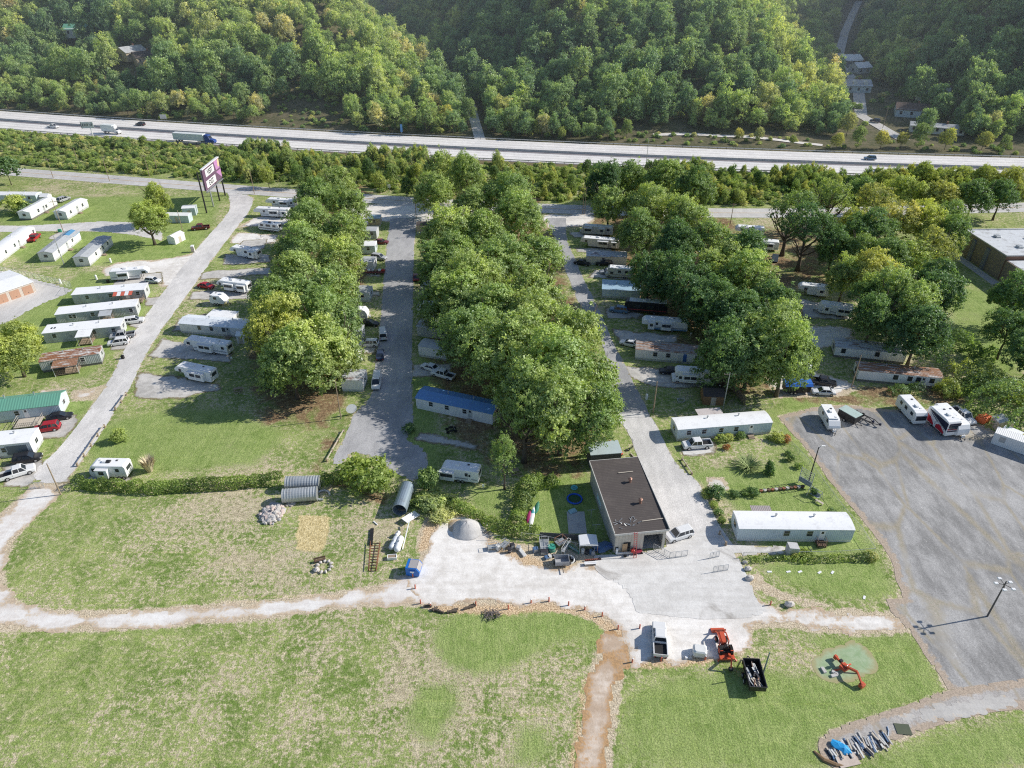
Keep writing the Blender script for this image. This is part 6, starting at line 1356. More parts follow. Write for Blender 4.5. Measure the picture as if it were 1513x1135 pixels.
leaf_band('hedge',GP([(1384,584),(1398,582),(1412,578)]),4,3.,L_YELLOW,'yellow green shrubs at the right end of the rusted home',seed=15,leaf=.18)
bush(547,715,4.4,4.8,L_HEDGE,'big round bright green bush below the turning circle'); bush(179,652,1.5,2.4,L_YELLOW,'small upright bush beside the left road rail')
bush(36,315,3.4,3.2,L_DARK,'round bush between the far left homes'); bush(633,720,2.2,3.4,L_BRUSH,'sprawling mixed green bush left of the lower travel trailer'); bush(640,748,3,2.2,L_BRUSH,'low scrub beside the dark tank'); bush(622,745,1.9,1.6,L_HEDGE,'green weeds touching the dark tank'); bush(655,765,2.2,1.4,L_BRUSH,'dry weeds left of the gravel heap',name='weed_clump')
bush(604,638,1.3,1.6,L_DARK,'small dark bush at the corner of the blue roofed home'); bush(403,572,2.2,2.6,L_DARK,'dark bush under the left tree row'); bush(1135,700,1.2,2.6,L_DARK,'dark conical shrub on the garden lawn',k=CONE[0]); bush(1150,650,1.5,1.5,L_YELLOW,'pale green shrub at the end of the garden home'); bush(1160,652,1.0,1.2,L_RUST,'brownish shrub at the fence corner')
bush(1057,734,1.7,1.9,L_DARK,'grey green shrub at the drive end of the garden row'); bush(1046,733,1.2,.9,L_YELLOW,'yellow shrub beside the concrete drive')
for i,(u,v,r,h,m) in enumerate([(1085,732,.9,.9,L_DARK),(1100,731,.8,.8,L_BRUSH),(1112,730,1.1,1.2,L_DARK),(1064,651,1.3,1.3,L_YELLOW),(1076,650,1.1,1.1,L_YELLOW),(1094,647,1.0,1.2,L_DARK),(1073,664,.7,.9,L_RUST),(1163,672,.6,.8,L_DARK),(1168,680,.8,1.2,L_DARK),(1180,692,.7,.9,L_BRUSH),(1056,748,.9,.7,L_HEDGE),(1061,760,.9,1.0,L_DARK),(1066,772,.8,.9,L_HEDGE),(1202,731,.8,1.3,L_DARK),(1228,760,1.0,1.0,L_BRUSH),(1172,821,1.1,.9,L_YELLOW),(1190,823,1.3,1.0,L_HEDGE),(1286,824,1.1,1.0,L_OLIVE),(1280,695,.1,.1,L_DARK)]):
    if r>.3: bush(u,v,r,h,m,'%s garden plant, %s from the left among the garden plants'%({'maple_leaves':'green','yellowing_leaves':'yellow green','deep_green_leaves':'dark green','roadside_brush_leaves':'mixed','rust_leaves':'rust coloured','hedge_leaves':'light green','feathery_olive_leaves':'olive'}[m.name],ORD[sorted([1085,1100,1112,1064,1076,1094,1073,1163,1168,1180,1056,1061,1066,1202,1228,1172,1190,1286]).index(u)]),name='garden_plant',cat='plant')
def grass_clump(u,v,n,h,spread,mat,label,name='pampas_grass'):
    q=G(u,v); m=MB(); g=random.Random(int(u))
    for i in range(n):
        a=g.uniform(0,6.28); r0=g.uniform(0,.35)*spread; L=h*g.uniform(.6,1); x,y=math.cos(a)*r0,math.sin(a)*r0; ex,ey=math.cos(a)*(r0+spread*g.uniform(.5,1)),math.sin(a)*(r0+spread*g.uniform(.5,1)); w_=.05*g.uniform(.6,1.6)
        n_=Vector((-math.sin(a),math.cos(a),0))*w_; p0=Vector((x,y,0));p1=Vector(((x+ex)/2,(y+ey)/2,L*.7));p2=Vector((ex,ey,L))
        m.add([p0-n_,p0+n_,p1+n_,p1-n_,p2],[(0,1,2,3),(3,2,4)])
    return tag(m.build(name,mat,None,tuple(q)),label,'plant')
STR_=paint('dry_straw',(.72,.62,.42),.9,dirt=.2); grass_clump(222,696,420,3.2,1.5,STR_,'tall tuft of pale pampas grass beside the white travel trailer')
YUC=paint('banana_leaf',(.30,.38,.14),.7,dirt=.1); grass_clump(1106,690,230,1.4,2.7,YUC,'large spiky garden clump on the lawn above the dark conical shrub','spiky_garden_clump'); grass_clump(1200,768,60,.6,.8,YUC,'small spiky clump beside the lower garden','spiky_garden_clump')
# ================================================================ yard things
TK=paint('corrugated_tank_steel',(.50,.53,.55),.45,.3,dirt=.3,rib=.45); TKD=paint('dark_tank_steel',(.30,.37,.43),.4,.4,dirt=.3)
def tank(a,b,r,label,mat,open_end=0):
    a=G(*a);b=G(*b); d=b-a; L=d.length; t=empty('steel_tank',((a.x+b.x)/2,(a.y+b.y)/2,0),math.atan2(d.y,d.x),label,'tank'); h=L/2
    n=20; m=MB(); N=int(L/.45)
    if open_end:
        rings=[[(x,math.cos(2*math.pi*j/n)*rr,r+math.sin(2*math.pi*j/n)*rr) for j in range(n)] for x,rr in((h,r),(-h,r),(-h,r*.93),(h-.3,r*.93))]; m.loft(rings)
    else:
        rings=[]
        for i in range(N*2+1): rings.append([(-h+L*i/(N*2),math.cos(2*math.pi*j/n)*(r-(.05 if i%2 else 0)),r+math.sin(2*math.pi*j/n)*(r-(.05 if i%2 else 0))) for j in range(n)])
        m.loft(rings)
    m.build('shell',mat,t)
    for x in(-h*.6,h*.6): MB().box(x-.15,x+.15,-r*.8,r*.8,-.05,.3).build('cradle',WOOD,t)
    for x in(-h,h):
        if open_end and x<0: continue
        MB().tube((x-.04,0,r),(x+.04,0,r),r+.04,r+.04,20).build('rim',STEEL,t)
tank((425,722),(474,720.5),1.25,'upper of two ribbed grey tanks lying side by side',TK); tank((420,741),(470,737),1.25,'lower of two ribbed grey tanks lying side by side',TK)
tank((591,762),(603,727),1.25,'dark steel tank lying end on with one open end',TKD,1)
o=MB().path([(1.2*math.cos(a),1.2*math.sin(a),.25) for a in [k*.5 for k in range(11)]],.2,8).build('steel_band',TK,None,tuple(G(477,733))); tag(o,'curved steel band lying beside the lower ribbed tank','scrap')
def pile(u,v,rx,ry,n,sz,mats,label,name,h=1.,part='stone',flatn=False,seed=1,elong=1.,cat='pile'):
    q=G(u,v); t=empty(name,tuple(q),0,label,cat); g=random.Random(seed)
    for i in range(n):
        a=g.uniform(0,6.28); r=math.sqrt(g.random()); x,y=math.cos(a)*r*rx,math.sin(a)*r*ry; z=max(0,(1-r)*h)*g.uniform(.5,1); s=sz*g.uniform(.5,1.3)
        MB().rock((0,0,0),(s*elong,s,s*.7),i,6).build(part,mats[i%len(mats)],t,(x,y,z+s*.2),rot=(g.uniform(-.4,.4),g.uniform(-.4,.4),g.uniform(0,6)))
    m=MB().rock((0,0,h*.15),(rx*.92,ry*.92,h*.62),seed,14).build('core',mats[0],t); return t
pile(402,760,1.9,2.6,95,.42,[STONE,paint('pinkish_rubble',(.58,.48,.44),.9,dirt=.3),paint('grey_rubble',(.45,.44,.44),.9,dirt=.3)],'heap of broken pinkish stone below the ribbed tanks','rubble_pile',1.1)
pile(430,745,.9,.7,18,.25,[STONE,WOODL],'small heap of scrap stone beside the rubble heap','rubble_pile',.4,seed=4)
# gravel heap
def cone_heap(u,v,r,h,mat,label,seed=2):
    q=G(u,v); g=np.random.default_rng(seed); rings=[]; n=40
    for i in range(14):
        t_=i/13; rr=r*(1-t_)**.9; z=h*(1-(1-t_)**1.5); rings.append([(math.cos(2*math.pi*j/n)*rr*(1+.09*math.sin(3*j*6.28/n+1)+g.uniform(-.02,.02)),math.sin(2*math.pi*j/n)*rr*(1+.07*math.cos(2*j*6.28/n)),z*(1+g.uniform(-.03,.03))-.03) for j in range(n)])
    return tag(MB().loft(rings).build('gravel_heap',mat,None,tuple(q),smooth=True),label,'gravel heap')
M_HEAP=m_gravel('heap_gravel',(.52,.51,.50),(.68,.66,.64),cover=.9); cone_heap(690,783,2.7,1.9,M_HEAP,'pale cone of gravel at the end of the bright gravel yard'); cone_heap(676,777,1.8,.6,M_GRAV,'low spread of gravel left of the gravel cone',3)
# steel frame trench / truss lying on the grass
P=[G(554,781+20),G(563,803),G(557,845),G(545,845)]; a,b,c,d=G(548,803),G(562,803),G(556,844),G(545,844); t=empty('steel_truss',tuple(a),0,'long rusty steel frame lying on the grass','frame'); m=MB(); Z=Vector((0,0,.5)); a_=a
for p,q in((a,d),(b,c)):
    for z in(.05,.55): m.beam(p-a_+Vector((0,0,z)),q-a_+Vector((0,0,z)),.09)
    for i in range(9): u_=p.lerp(q,i/8)-a_; m.beam(u_,u_+Z,.06)
m.build('side_rail',rust('rusty_frame',(.16,.12,.09),.8),t); m=MB()
for i in range(11): p=a.lerp(d,i/10)-a_; q=b.lerp(c,i/10)-a_; m.beam(p+Vector((0,0,.08)),q+Vector((0,0,.08)),.07)
m.build('crossbar',rust('rusty_frame',(.16,.12,.09),.8),t)
a,b=G(548,806),G(550,782); o=MB().beam((0,0,.12),b-a+Vector((0,0,.12)),.55,.22).build('dark_trough',BLACK,None,tuple(a)); tag(o,'long black trough lying above the rusty steel frame','trough')
a,b=G(552,771),G(558,776); o=MB().beam((0,0,.1),b-a+Vector((0,0,.1)),.16,.12).build('white_board',WHITE,None,tuple(a)); tag(o,'short white board lying on the grass above the trough','board')
# propane tanks on skids
def ptank(u,v,ang,L,r,label,mat=WHITE):
    q=G(u,v); t=empty('gas_tank',tuple(q),ang,label,'gas tank'); m=MB(); rings=[]
    for x,k in((-L/2,.3),(-L/2+.12,.75),(-L/2+.3,1),(L/2-.3,1),(L/2-.12,.75),(L/2,.3)): rings.append([(x,math.cos(2*math.pi*j/14)*r*k,r+.15+math.sin(2*math.pi*j/14)*r*k) for j in range(14)])
    m.loft(rings).build('shell',mat,t,smooth=True); MB().box(-L*.3,-L*.22,-r,r,0,.2).box(L*.22,L*.3,-r,r,0,.2).build('foot',STEEL,t); MB().tube((0,0,2*r+.1),(0,0,2*r+.35),.14).build('valve_dome',STEEL,t)
ptank(582,806,1.35,2.8,.45,'white gas tank with a grey side, left of a close pair',paint('grey_white_tank',(.62,.66,.72),.4)); ptank(590,808,1.45,3.2,.52,'bright white gas tank, right of a close pair')
ptank(588,792,1.2,1.2,.35,'small white tank above the gas tank pair')
q=G(579.5,825); t=empty('white_crate',tuple(q),.1,'open white crate on the grass below the gas tanks','crate'); MB().box(-.75,.75,-.4,.4,0,.1).box(-.75,-.65,-.4,.4,.1,.5).box(.65,.75,-.4,.4,.1,.5).box(-.65,.65,-.4,-.32,.1,.5).box(-.65,.65,.32,.4,.1,.5).build('box',WHITE,t); MB().box(-.64,.64,-.31,.31,.11,.42).build('contents',WOOD,t)
a,b=G(595,813),G(606,776); o=MB().beam((0,0,.15),b-a+Vector((0,0,1.2)),.14).build('long_pole',WHITE,None,tuple(a)); tag(o,'long white pole leaning into the scrub','pole')
o=MB().box(-1.5,1.5,-.7,.7,.05,.15).build('white_board',WHITE,None,tuple(G(607,767)),rot=(.1,.15,.9)); o.location.z=.4; tag(o,'white panel lying in the weeds right of the dark tank','board')
# blue dumpster
q=G(612,845); t=empty('dumpster',tuple(q),R(-8),'bright blue dumpster at the edge of the gravel','dumpster'); BL=paint('dumpster_blue',(.02,.17,.58),.4,dirt=.12); GY=paint('grey_lid',(.40,.38,.38),.6,dirt=.2)
MB().prism([(-1.0,.12),(1.0,.12),(1.15,1.0),(.7,1.75),(-1.05,1.75)],-1.0,1.0).build('body',BL,t,bevel=.04)
MB().add([(.72,-.8,1.80),(1.17,-.8,1.05),(1.17,.8,1.05),(.72,.8,1.80)],[(0,1,2,3)]).add([(-.6,-.85,1.79),(.68,-.85,1.79),(.68,.85,1.79),(-.6,.85,1.79)],[(0,1,2,3)]).build('lid',GY,t); MB().box(-.3,.3,-1.06,-1.0,.9,1.2).build('label_plate',WHITE,t)
for x in(-.8,.8):
    for y in(-.8,.8): MB().tube((x,y-.05,.1),(x,y+.05,.1),.1,.1,8).build('caster',BLACK,t)
for y in(-1.08,1.0): MB().box(-.5,.5,y,y+.08,1.2,1.4).build('lift_pocket',BL,t)
# fire ring and seats
q=G(479,838); t=empty('fire_ring',tuple(q),0,'ring of pale stones on the grass','fire ring')
for i in range(11): a=i*.571; MB().rock((0,0,0),(.36,.28,.24),i,6).build('stone',STONE,t,(math.cos(a)*1.15,math.sin(a)*1.15,.15),rot=(0,0,a))
q=G(473,830); t=empty('bench',tuple(q),.35,'low dark bench left of the stone ring','bench'); MB().box(-.9,.9,-.2,.2,.38,.45).build('seat',WOODD,t); MB().box(-.9,.9,.2,.25,.5,.85).build('backrest',WOODD,t); 
for x in(-.75,.75): MB().box(x-.05,x+.05,-.18,.24,0,.5).build('leg',WOODD,t)
o=MB().rock((0,0,.25),(.5,.45,.35),3,8).build('boulder',STONE,None,tuple(G(468,844))); tag(o,'single rounded stone left of the stone ring','stone')
# ---- red posts round the gravel
RP=[(610,852.6),(613.7,869.7),(621.5,892),(636,896.7),(703,894.7),(751,899.8),(784.7,891),(811,888.6),(840,894.7),(864,901),(889.6,910.6),(913,929.6),(945,928.7),(934,978.6),(976.5,977),(1041.7,975),(1138,894)]
RPM=paint('faded_red_post',(.58,.17,.11),.7,dirt=.2)
for i,(u,v) in enumerate(sorted(RP)):
    q=G(u,v); t=empty('marker_post',tuple(q),i,'short red marker post at the gravel edge, %s from the left'%ORD[i],'post','red marker posts around the gravel'); MB().tube((0,0,-.05),(0,0,.8),.11,.10,8).build('post',RPM,t); MB().tube((0,0,.8),(0,0,.86),.12,.06,8).build('cap',WHITE if i%3==0 else RPM,t)
# logs and brush pile in the straw margin
for i,(u,v,a,L) in enumerate([(647,904,-.35,1.9),(643,901,.8,.9),(671,903,.5,1.3),(668,905,.1,1.5),(693,899,.3,1.5),(632,897,.05,1.2),(699,896,.2,.9)]):
    q=G(u,v); t=empty('log',tuple(q),a,'dark log lying on the brown margin, %s from the left'%ORD[sorted([647,643,671,668,693,632,699]).index(u)],'log','logs on the brown margin'); MB().path([(-L/2,0,.2),(0,.05,.22),(L/2,0,.18)],[.2,.19,.16],9).build('trunk',M_BARK,t); MB().path([(0,0,.25),(.15,.25,.5)],[.08,.05],6).build('branch_stub',M_BARK,t)
q=G(727,909); m=MB(); g=random.Random(8)
for i in range(90): a=g.uniform(0,6.28); p=Vector((g.uniform(-1.1,1.1),g.uniform(-.8,.8),g.uniform(.05,.5))); m.path([p,p+Vector((math.cos(a)*.7,math.sin(a)*.7,g.uniform(-.1,.25)))],[.045,.02],5)
tag(m.build('branch_pile',paint('dead_branches',(.22,.19,.18),.95,dirt=.4),None,tuple(q)),'tangle of dead branches at the gravel edge','branch pile')
# boulders along the concrete
for i,(u,v,s) in enumerate([(1101,832,.35),(1104.5,842,.5),(1107.5,856,.55),(1166,895,.6)]): o=MB().rock((0,0,s*.5),(s*1.3,s*.9,s*.75),i,8).build('boulder',STONE,None,tuple(G(u,v))); tag(o,['small pale boulder nearest the garden fence beside the concrete','pale boulder beside the concrete, middle one','pale boulder beside the concrete, lowest one','lone grey boulder on the edge of the gravel drive'][i],'boulder')
for i,(u,v) in enumerate([(1137,845),(1165,845),(1182,845),(1211,846),(1230,846),(1277,883)]): o=MB().box(-.35,.35,-.16,.16,-.02,.06).build('stepping_stone',WHITE,None,tuple(G(u,v)),rot=(0,0,.2*i)); tag(o,'flat white slab in the lower grass, %s from the left'%ORD[i],'slab','white slabs in the grass')
# ---- garden row: pots, logs, pergola, ladder frames
for i in range(12):
    u=1124+i*5.6; v=727-i*.55; q=G(u,v); m=[rust('clay_pot',(.34,.14,.08),.3),STONE,WOODD][i%3]
    o=MB().tube((0,0,0),(0,0,.45),.22,.3,10).tube((0,0,.42),(0,0,.46),.33,.33,10).build('planter',m,None,tuple(q)); tag(o,'%s planter in the garden row, %s from the left'%(['clay','grey','dark'][i%3],ORD[i]),'planter','planters in the garden row')
a,b=G(1182,716),G(1200,722)
t=empty('garden_trellis',tuple(G(1188,718)),R(-52),'tall grey lattice frame beside the lamp pole','trellis'); m=MB()
for x in(-1.2,1.2): m.beam((x,0,0),(x,0,3.6),.09)
for i in range(8): z=.5+i*.42; m.beam((-1.2,0,z),(1.2,0,z),.06)
m.build('frame',paint('grey_lattice',(.36,.38,.42),.7),t); MB().box(-1.15,1.15,-.04,.04,.5,1.5).build('panel',paint('grey_panel',(.30,.34,.42),.6),t)
t=empty('garden_swing',tuple(G(1203,735)),R(-50),'grey garden swing seat at the end of the planter row','swing'); MB().box(-.8,.8,-.3,.3,.45,.52).build('seat',STEEL,t); MB().box(-.8,.8,.28,.34,.55,1.05).build('backrest',STEEL,t); m=MB()
for x in(-1.1,1.1): m.beam((x,-.7,0),(x,0,1.9),.07); m.beam((x,.7,0),(x,0,1.9),.07)
m.beam((-1.1,0,1.9),(1.1,0,1.9),.07).build('frame',STEEL,t)
t=empty('bench_swing',tuple(G(1210,744)),R(-50),'pale bench below the garden swing','bench'); MB().box(-.7,.7,-.22,.22,.4,.47).build('seat',WOODL,t); 
for x in(-.6,.6): MB().box(x-.04,x+.04,-.2,.2,0,.4).build('leg',WOODL,t)
# utility boxes by the garage side home
t=empty('utility_box',tuple(G(1169,818)),.0,'tall grey box with sloped lid below the garage side home','utility box'); MB().prism([(-.8,0),(.8,0),(.8,1.7),(-.8,1.9)],-.7,.7).build('box',paint('pale_grey_box',(.52,.52,.52),.6,dirt=.3),t); MB().box(-.5,.5,-.73,-.7,.2,1.5).build('door',STEEL,t)
t=empty('motor_scooter',tuple(G(1191,820)),.1,'dark covered scooter beside the tall grey box','scooter'); MB().box(-.8,.8,-.25,.25,.4,.8,.1).build('body',BLACK,t); wheel(t,-.75,0,.28,.12); wheel(t,.75,0,.28,.12); MB().beam((.6,0,.7),(.5,0,1.15),.05).beam((.5,-.3,1.15),(.5,.3,1.15),.04).build('handlebar',STEEL,t)
# ---- lot trailers
t=empty('utility_trailer',tuple(G(1253,621)),R(-58),'dark box trailer with a pale green lid in the parking lot','trailer'); MB().box(-1.9,1.9,-1.1,1.1,.55,2.1,.04).build('box',BLACK,t); MB().box(-1.95,1.95,-1.15,1.15,2.1,2.2).build('lid',paint('pale_green_lid',(.48,.60,.56),.5),t)
for y in(-1.15,1.15): wheel(t,-.2,y,.36,.22)
MB().beam((1.9,-.6,.5),(3.1,0,.5),.08).beam((1.9,.6,.5),(3.1,0,.5),.08).build('hitch',STEELD,t)
for k,(u,v) in enumerate([(1266,616),(1276,620)]):
    t=empty('boat_trailer',tuple(G(u,v)),R(-52),['empty black trailer frame next to the dark box trailer','black trailer frame farthest right of the box trailer'][k],'trailer'); m=MB()
    for y in(-.85,.85): m.beam((-2.8,y,.55),(1.8,y,.55),.12)
    for x in(-2.7,-1.2,.4,1.7): m.beam((x,-.85,.55),(x,.85,.55),.1)
    m.beam((1.8,-.85,.55),(3.4,0,.55),.1).beam((1.8,.85,.55),(3.4,0,.55),.1).build('frame',STEELD,t)
    for y in(-1.05,1.05): wheel(t,-.8,y,.36,.22)
    MB().box(3.1,3.5,-.2,.2,.45,.9,.05).build('jack',NV,t)
t=empty('enclosed_trailer',tuple(G(1176,579)),R(0),'black trailer covered by a bright blue tarp','trailer'); MB().box(-2.8,2.6,-1.1,1.1,.5,2.2,.04).build('box',BLACK,t); MB().prismx([(-1.3,2.1),(1.3,2.1),(.9,2.75),(-.9,2.6)],-3,2.8).build('tarp',TARPB,t); 
for x in(-1.4,-.6):
    for y in(-1.1,1.1): wheel(t,x,y,.36,.22)
d=MB().box(.9,1.8,-1.15,-1.1,.6,2.0).build('door',STEELD,t)
t=shed((1038,598),(1068,599.5),4.0,'brown wooden shed with dark roof and white door',H=2.2,wall=paint('brown_plank_wall',(.33,.19,.10),.8,dirt=.2,rib=.25),rm=R_DARK,rise=.7)
shed((1140,388),(1148,389),3,'dark tarp tent beside the bare trunk',H=.5,wall=BLACK,rm=paint('grey_blue_tarp',(.25,.29,.33),.6),rise=1.6,name='tarp_tent',cat='tent',door=False)
t=shed(G(1462,627),G(1472,637),3,'tan playhouse shed at the right edge of the lot',H=2.,wall=W_TAN,rm=R_GREY,rise=.5,px=False); 
o=MB().box(-1.4,1.4,-.9,.9,0,1.3,.1).build('red_junk_crate',paint('orange_red_plastic',(.6,.13,.04),.6),None,tuple(G(1451,622)),rot=(0,.1,.6)); tag(o,'orange red crate left of the tan playhouse shed','crate')
t=empty('cargo_container',tuple(G(1520,670)),R(-40),'long white container cut by the right edge of the picture','container'); MB().box(-6.2,8,-1.3,1.3,.1,2.6).build('box',W_WHITE,t); MB().box(-6.25,-6.2,-1.1,1.1,.2,2.4).build('door',STEEL,t); MB().box(-5.2,-4.2,-1.34,-1.3,1.1,2.2).build('panel',STEEL,t)
t=empty('cargo_container',tuple(G(1489,652)),R(-50),'small white shed unit between playhouse and container','container'); MB().box(-1.5,1.5,-1.2,1.2,.05,2.3).build('box',W_BLUE,t); MB().box(-1.6,1.6,-1.3,1.3,2.3,2.4).build('roof',R_WHITE,t)
# ---- middle lane odds and ends
t=empty('flatbed_trailer',tuple(G(556,404)),0,'loaded flatbed trailer beside the middle road','trailer'); MB().box(-3,2.6,-1.1,1.1,.6,.75).build('deck',DR and paint('maroon_deck',(.2,.05,.05),.7),t)
for k,(x,c) in enumerate([(-2,WHITE),(-1,STEEL),(0,WOOD),(1,WHITE),(2,REDP)]): MB().rock((x,0,1.0),(.5,.6,.4),k,8).build('load',c,t)
for y in(-1.1,1.1): wheel(t,0,y,.36,.2)
t=empty('motorcycle',tuple(G(668,640)),R(15),'covered motorcycles parked on the bare pad below the blue roofed home','motorcycle')
for k in range(2):
    wheel(t,-.8,k*1.1,.33,.14); wheel(t,.75,k*1.1,.33,.14); MB().box(-.5,.45,k*1.1-.18,k*1.1+.18,.4,.85,.1).build('engine',BLACK,t); MB().beam((.6,k*1.1,.7),(.45,k*1.1,1.1),.05).beam((.45,k*1.1-.35,1.1),(.45,k*1.1+.35,1.1),.04).build('handlebar',STEEL,t)
t=empty('satellite_dish',tuple(G(520,612)),.4,'white satellite dish on the grass beside the turning circle','dish'); MB().tube((0,0,0),(0,0,1.2),.05).build('post',STEEL,t); n=16
MB().loft([[(math.cos(2*math.pi*j/n)*r_,-.25*r_*r_-.1,1.6+math.sin(2*math.pi*j/n)*r_) for j in range(n)] for r_ in(1.1,.7,.3,.05)]).build('reflector',WHITE,t)
o=MB().box(-.5,.5,-.35,.35,0,.95,.05).build('green_bin',paint('green_bin_plastic',(.05,.38,.22),.5),None,tuple(G(89,343))); tag(o,'small green bin at the foot of the leaning pole','bin')
for k,(u,v,lb) in enumerate([(955,590,'white propane cylinder beside the right road'),(164,388,'white hydrant post on the grass above the storage yard'),(143,413,'white utility pedestal left of the two windowed trailer'),(90,419,'white post at the storage yard corner')]):
    o=MB().tube((0,0,0),(0,0,1.2),.28,.28,12).tube((0,0,1.2),(0,0,1.4),.28,.1,12).build('utility_pedestal',WHITE,None,tuple(G(u,v))); tag(o,lb,'pedestal')
t=empty('fire_pit',tuple(G(1006,593)),0,'round metal fire ring on the shaded grass beside the street lamp','fire pit'); MB().loft([[(math.cos(j*.3927)*r_,math.sin(j*.3927)*r_,z) for j in range(16)] for r_,z in((.8,0),(.8,.35),(.7,.35),(.7,.02))],cap=False).build('ring',STEEL,t)
# ---- backyard: pools, floats, clotheslines
def ring(u,v,r,th,mat,label,water=True):
    t=empty('paddling_pool',tuple(G(u,v)),0,label,'paddling pool'); n=28; P=[]
    rings=[[(math.cos(2*math.pi*i/n)*(r+math.cos(b)*th),math.sin(2*math.pi*i/n)*(r+math.cos(b)*th),th+math.sin(b)*th) for b in [k*math.pi/4 for k in range(8)]] for i in range(n+1)]
    MB().loft(rings,cap=False).build('tube',mat,t,smooth=True); MB().tube((0,0,.03),(0,0,.08),r,r,24).build('floor',paint('pool_floor_%s'%mat.name,(.05,.12,.06) if r>1.2 else (.2,.5,.55),.4),t)
ring(849,738,1.25,.16,paint('pool_blue',(.02,.12,.65),.35),'large blue ring pool in the shaded backyard'); ring(848.5,721.5,.5,.14,paint('pool_turquoise',(.15,.6,.65),.35),'small turquoise ring pool above the large blue one')
o=MB().box(-.7,.7,-.5,.5,.02,.3,.1).build('pool_toy',paint('pale_turquoise',(.4,.62,.68),.5),None,tuple(G(846,756)),rot=(0,0,.5)); tag(o,'pale turquoise float below the blue ring pool','pool toy')
for k,(u0,v0,u1,v1,mt,lb) in enumerate([(782,785,789,756,WHITE,'white kayak leaning on the backyard hedge'),(779,778,783,762,REDP,'magenta kayak leaning on the backyard hedge'),(784,776,788,760,paint('teal_hull',(.1,.45,.5),.4),'turquoise kayak between magenta and white ones'),(790,762,794,752,paint('green_hull',(.04,.25,.15),.5),'dark green kayak at the top of the leaning group')]):
    a=G(u0,v0); b=G(u1,v1)-a; d=b.normalized(); n=Vector((-d.y,d.x,0)); L=max(b.length,2.4); rg=[]
    for s_,w_ in((0,.05),(.15,.28),(.35,.42),(.6,.42),(.85,.28),(1,.04)):
        p=d*L*s_+Vector((0,0,.25+s_*.9)); rg.append([p+n*math.cos(q_*.785)*w_+Vector((0,0,math.sin(q_*.785)*w_*.45)) for q_ in range(8)])
    tag(MB().loft(rg).build('kayak',paint('magenta_hull',(.45,.03,.16),.4) if k==1 else mt,None,tuple(a),smooth=True),lb,'kayak')
for k,(u,v) in enumerate([(873,766),(880,788)]):
    t=empty('clothesline_post',tuple(G(u,v)),.1,['upper T shaped clothesline post in the shaded yard','lower T shaped clothesline post in the shaded yard'][k],'clothesline'); MB().tube((0,0,0),(0,0,1.9),.05).build('post',STEEL,t); MB().beam((-.7,0,1.9),(.7,0,1.9),.06).build('crossbar',STEEL,t)
o=MB().box(-1.5,1.5,-2.6,2.6,.01,.03).build('patio_slab',CON,None,tuple(G(852,772))); tag(o,'grey patio slab in the shaded yard','slab')
# ---- play corner behind the garage
OR=paint('toy_red',(.70,.10,.04),.4,dirt=.05); PU=paint('toy_purple',(.14,.10,.45),.4,dirt=.05); YE=paint('toy_yellow',(.75,.55,.08),.5)
t=empty('toy_car',tuple(G(915,673)),.6,'red and black ride on toy on the grass behind the garage','toy'); MB().box(-.65,.65,-.4,.4,.15,.6,.12).build('body',OR,t); MB().box(-.2,.5,-.35,.35,.6,1.0,.1).build('roof',OR,t); 
for x in(-.4,.4):
    for y in(-.4,.4): wheel(t,x,y,.17,.1)
t=empty('toy_slide',tuple(G(908,664)),.3,'purple and white plastic toy slide behind the garage','toy'); MB().add([(-.3,-.25,1.0),(-.3,.25,1.0),(.8,.25,.05),(.8,-.25,.05)],[(0,1,2,3)]).build('chute',PU,t); MB().box(-.7,-.3,-.28,.28,0,1.15,.04).build('ladder',WHITE,t)
t=empty('toy_wagon',tuple(G(899,654)),.2,'small orange toy on the bare ground behind the garage','toy'); MB().box(-.45,.45,-.25,.25,.15,.4,.05).build('tub',OR,t); MB().beam((.45,0,.25),(.9,0,.5),.04).build('handle',BLACK,t)
t=empty('garden_bench',tuple(G(932,664)),.9,'dark bicycle and chair heap beside the right road','bicycle'); wheel(t,-.5,0,.3,.05); wheel(t,.5,0,.3,.05); MB().beam((-.5,0,.3),(0,0,.75),.04).beam((0,0,.75),(.5,0,.3),.04).beam((-.3,0,.8),(.4,0,.85),.04).build('frame',STEELD,t); t.name='bicycle'
o=MB().beam((0,0,.15),(1.0,-2.6,.15),.2,.2).build('timber',WOODL,None,tuple(G(932,671))); tag(o,'pale timber lying on the grass beside the right road','timber')
for k,(u,v) in enumerate([(926,666),(927,678)]): o=MB().rock((0,0,.15),(.3,.25,.2),k,7).build('dark_stone',paint('dark_stone',(.12,.12,.12),.9),None,tuple(G(u,v))); tag(o,['dark stone on the play lawn, upper','dark stone on the play lawn, lower'][k],'stone')
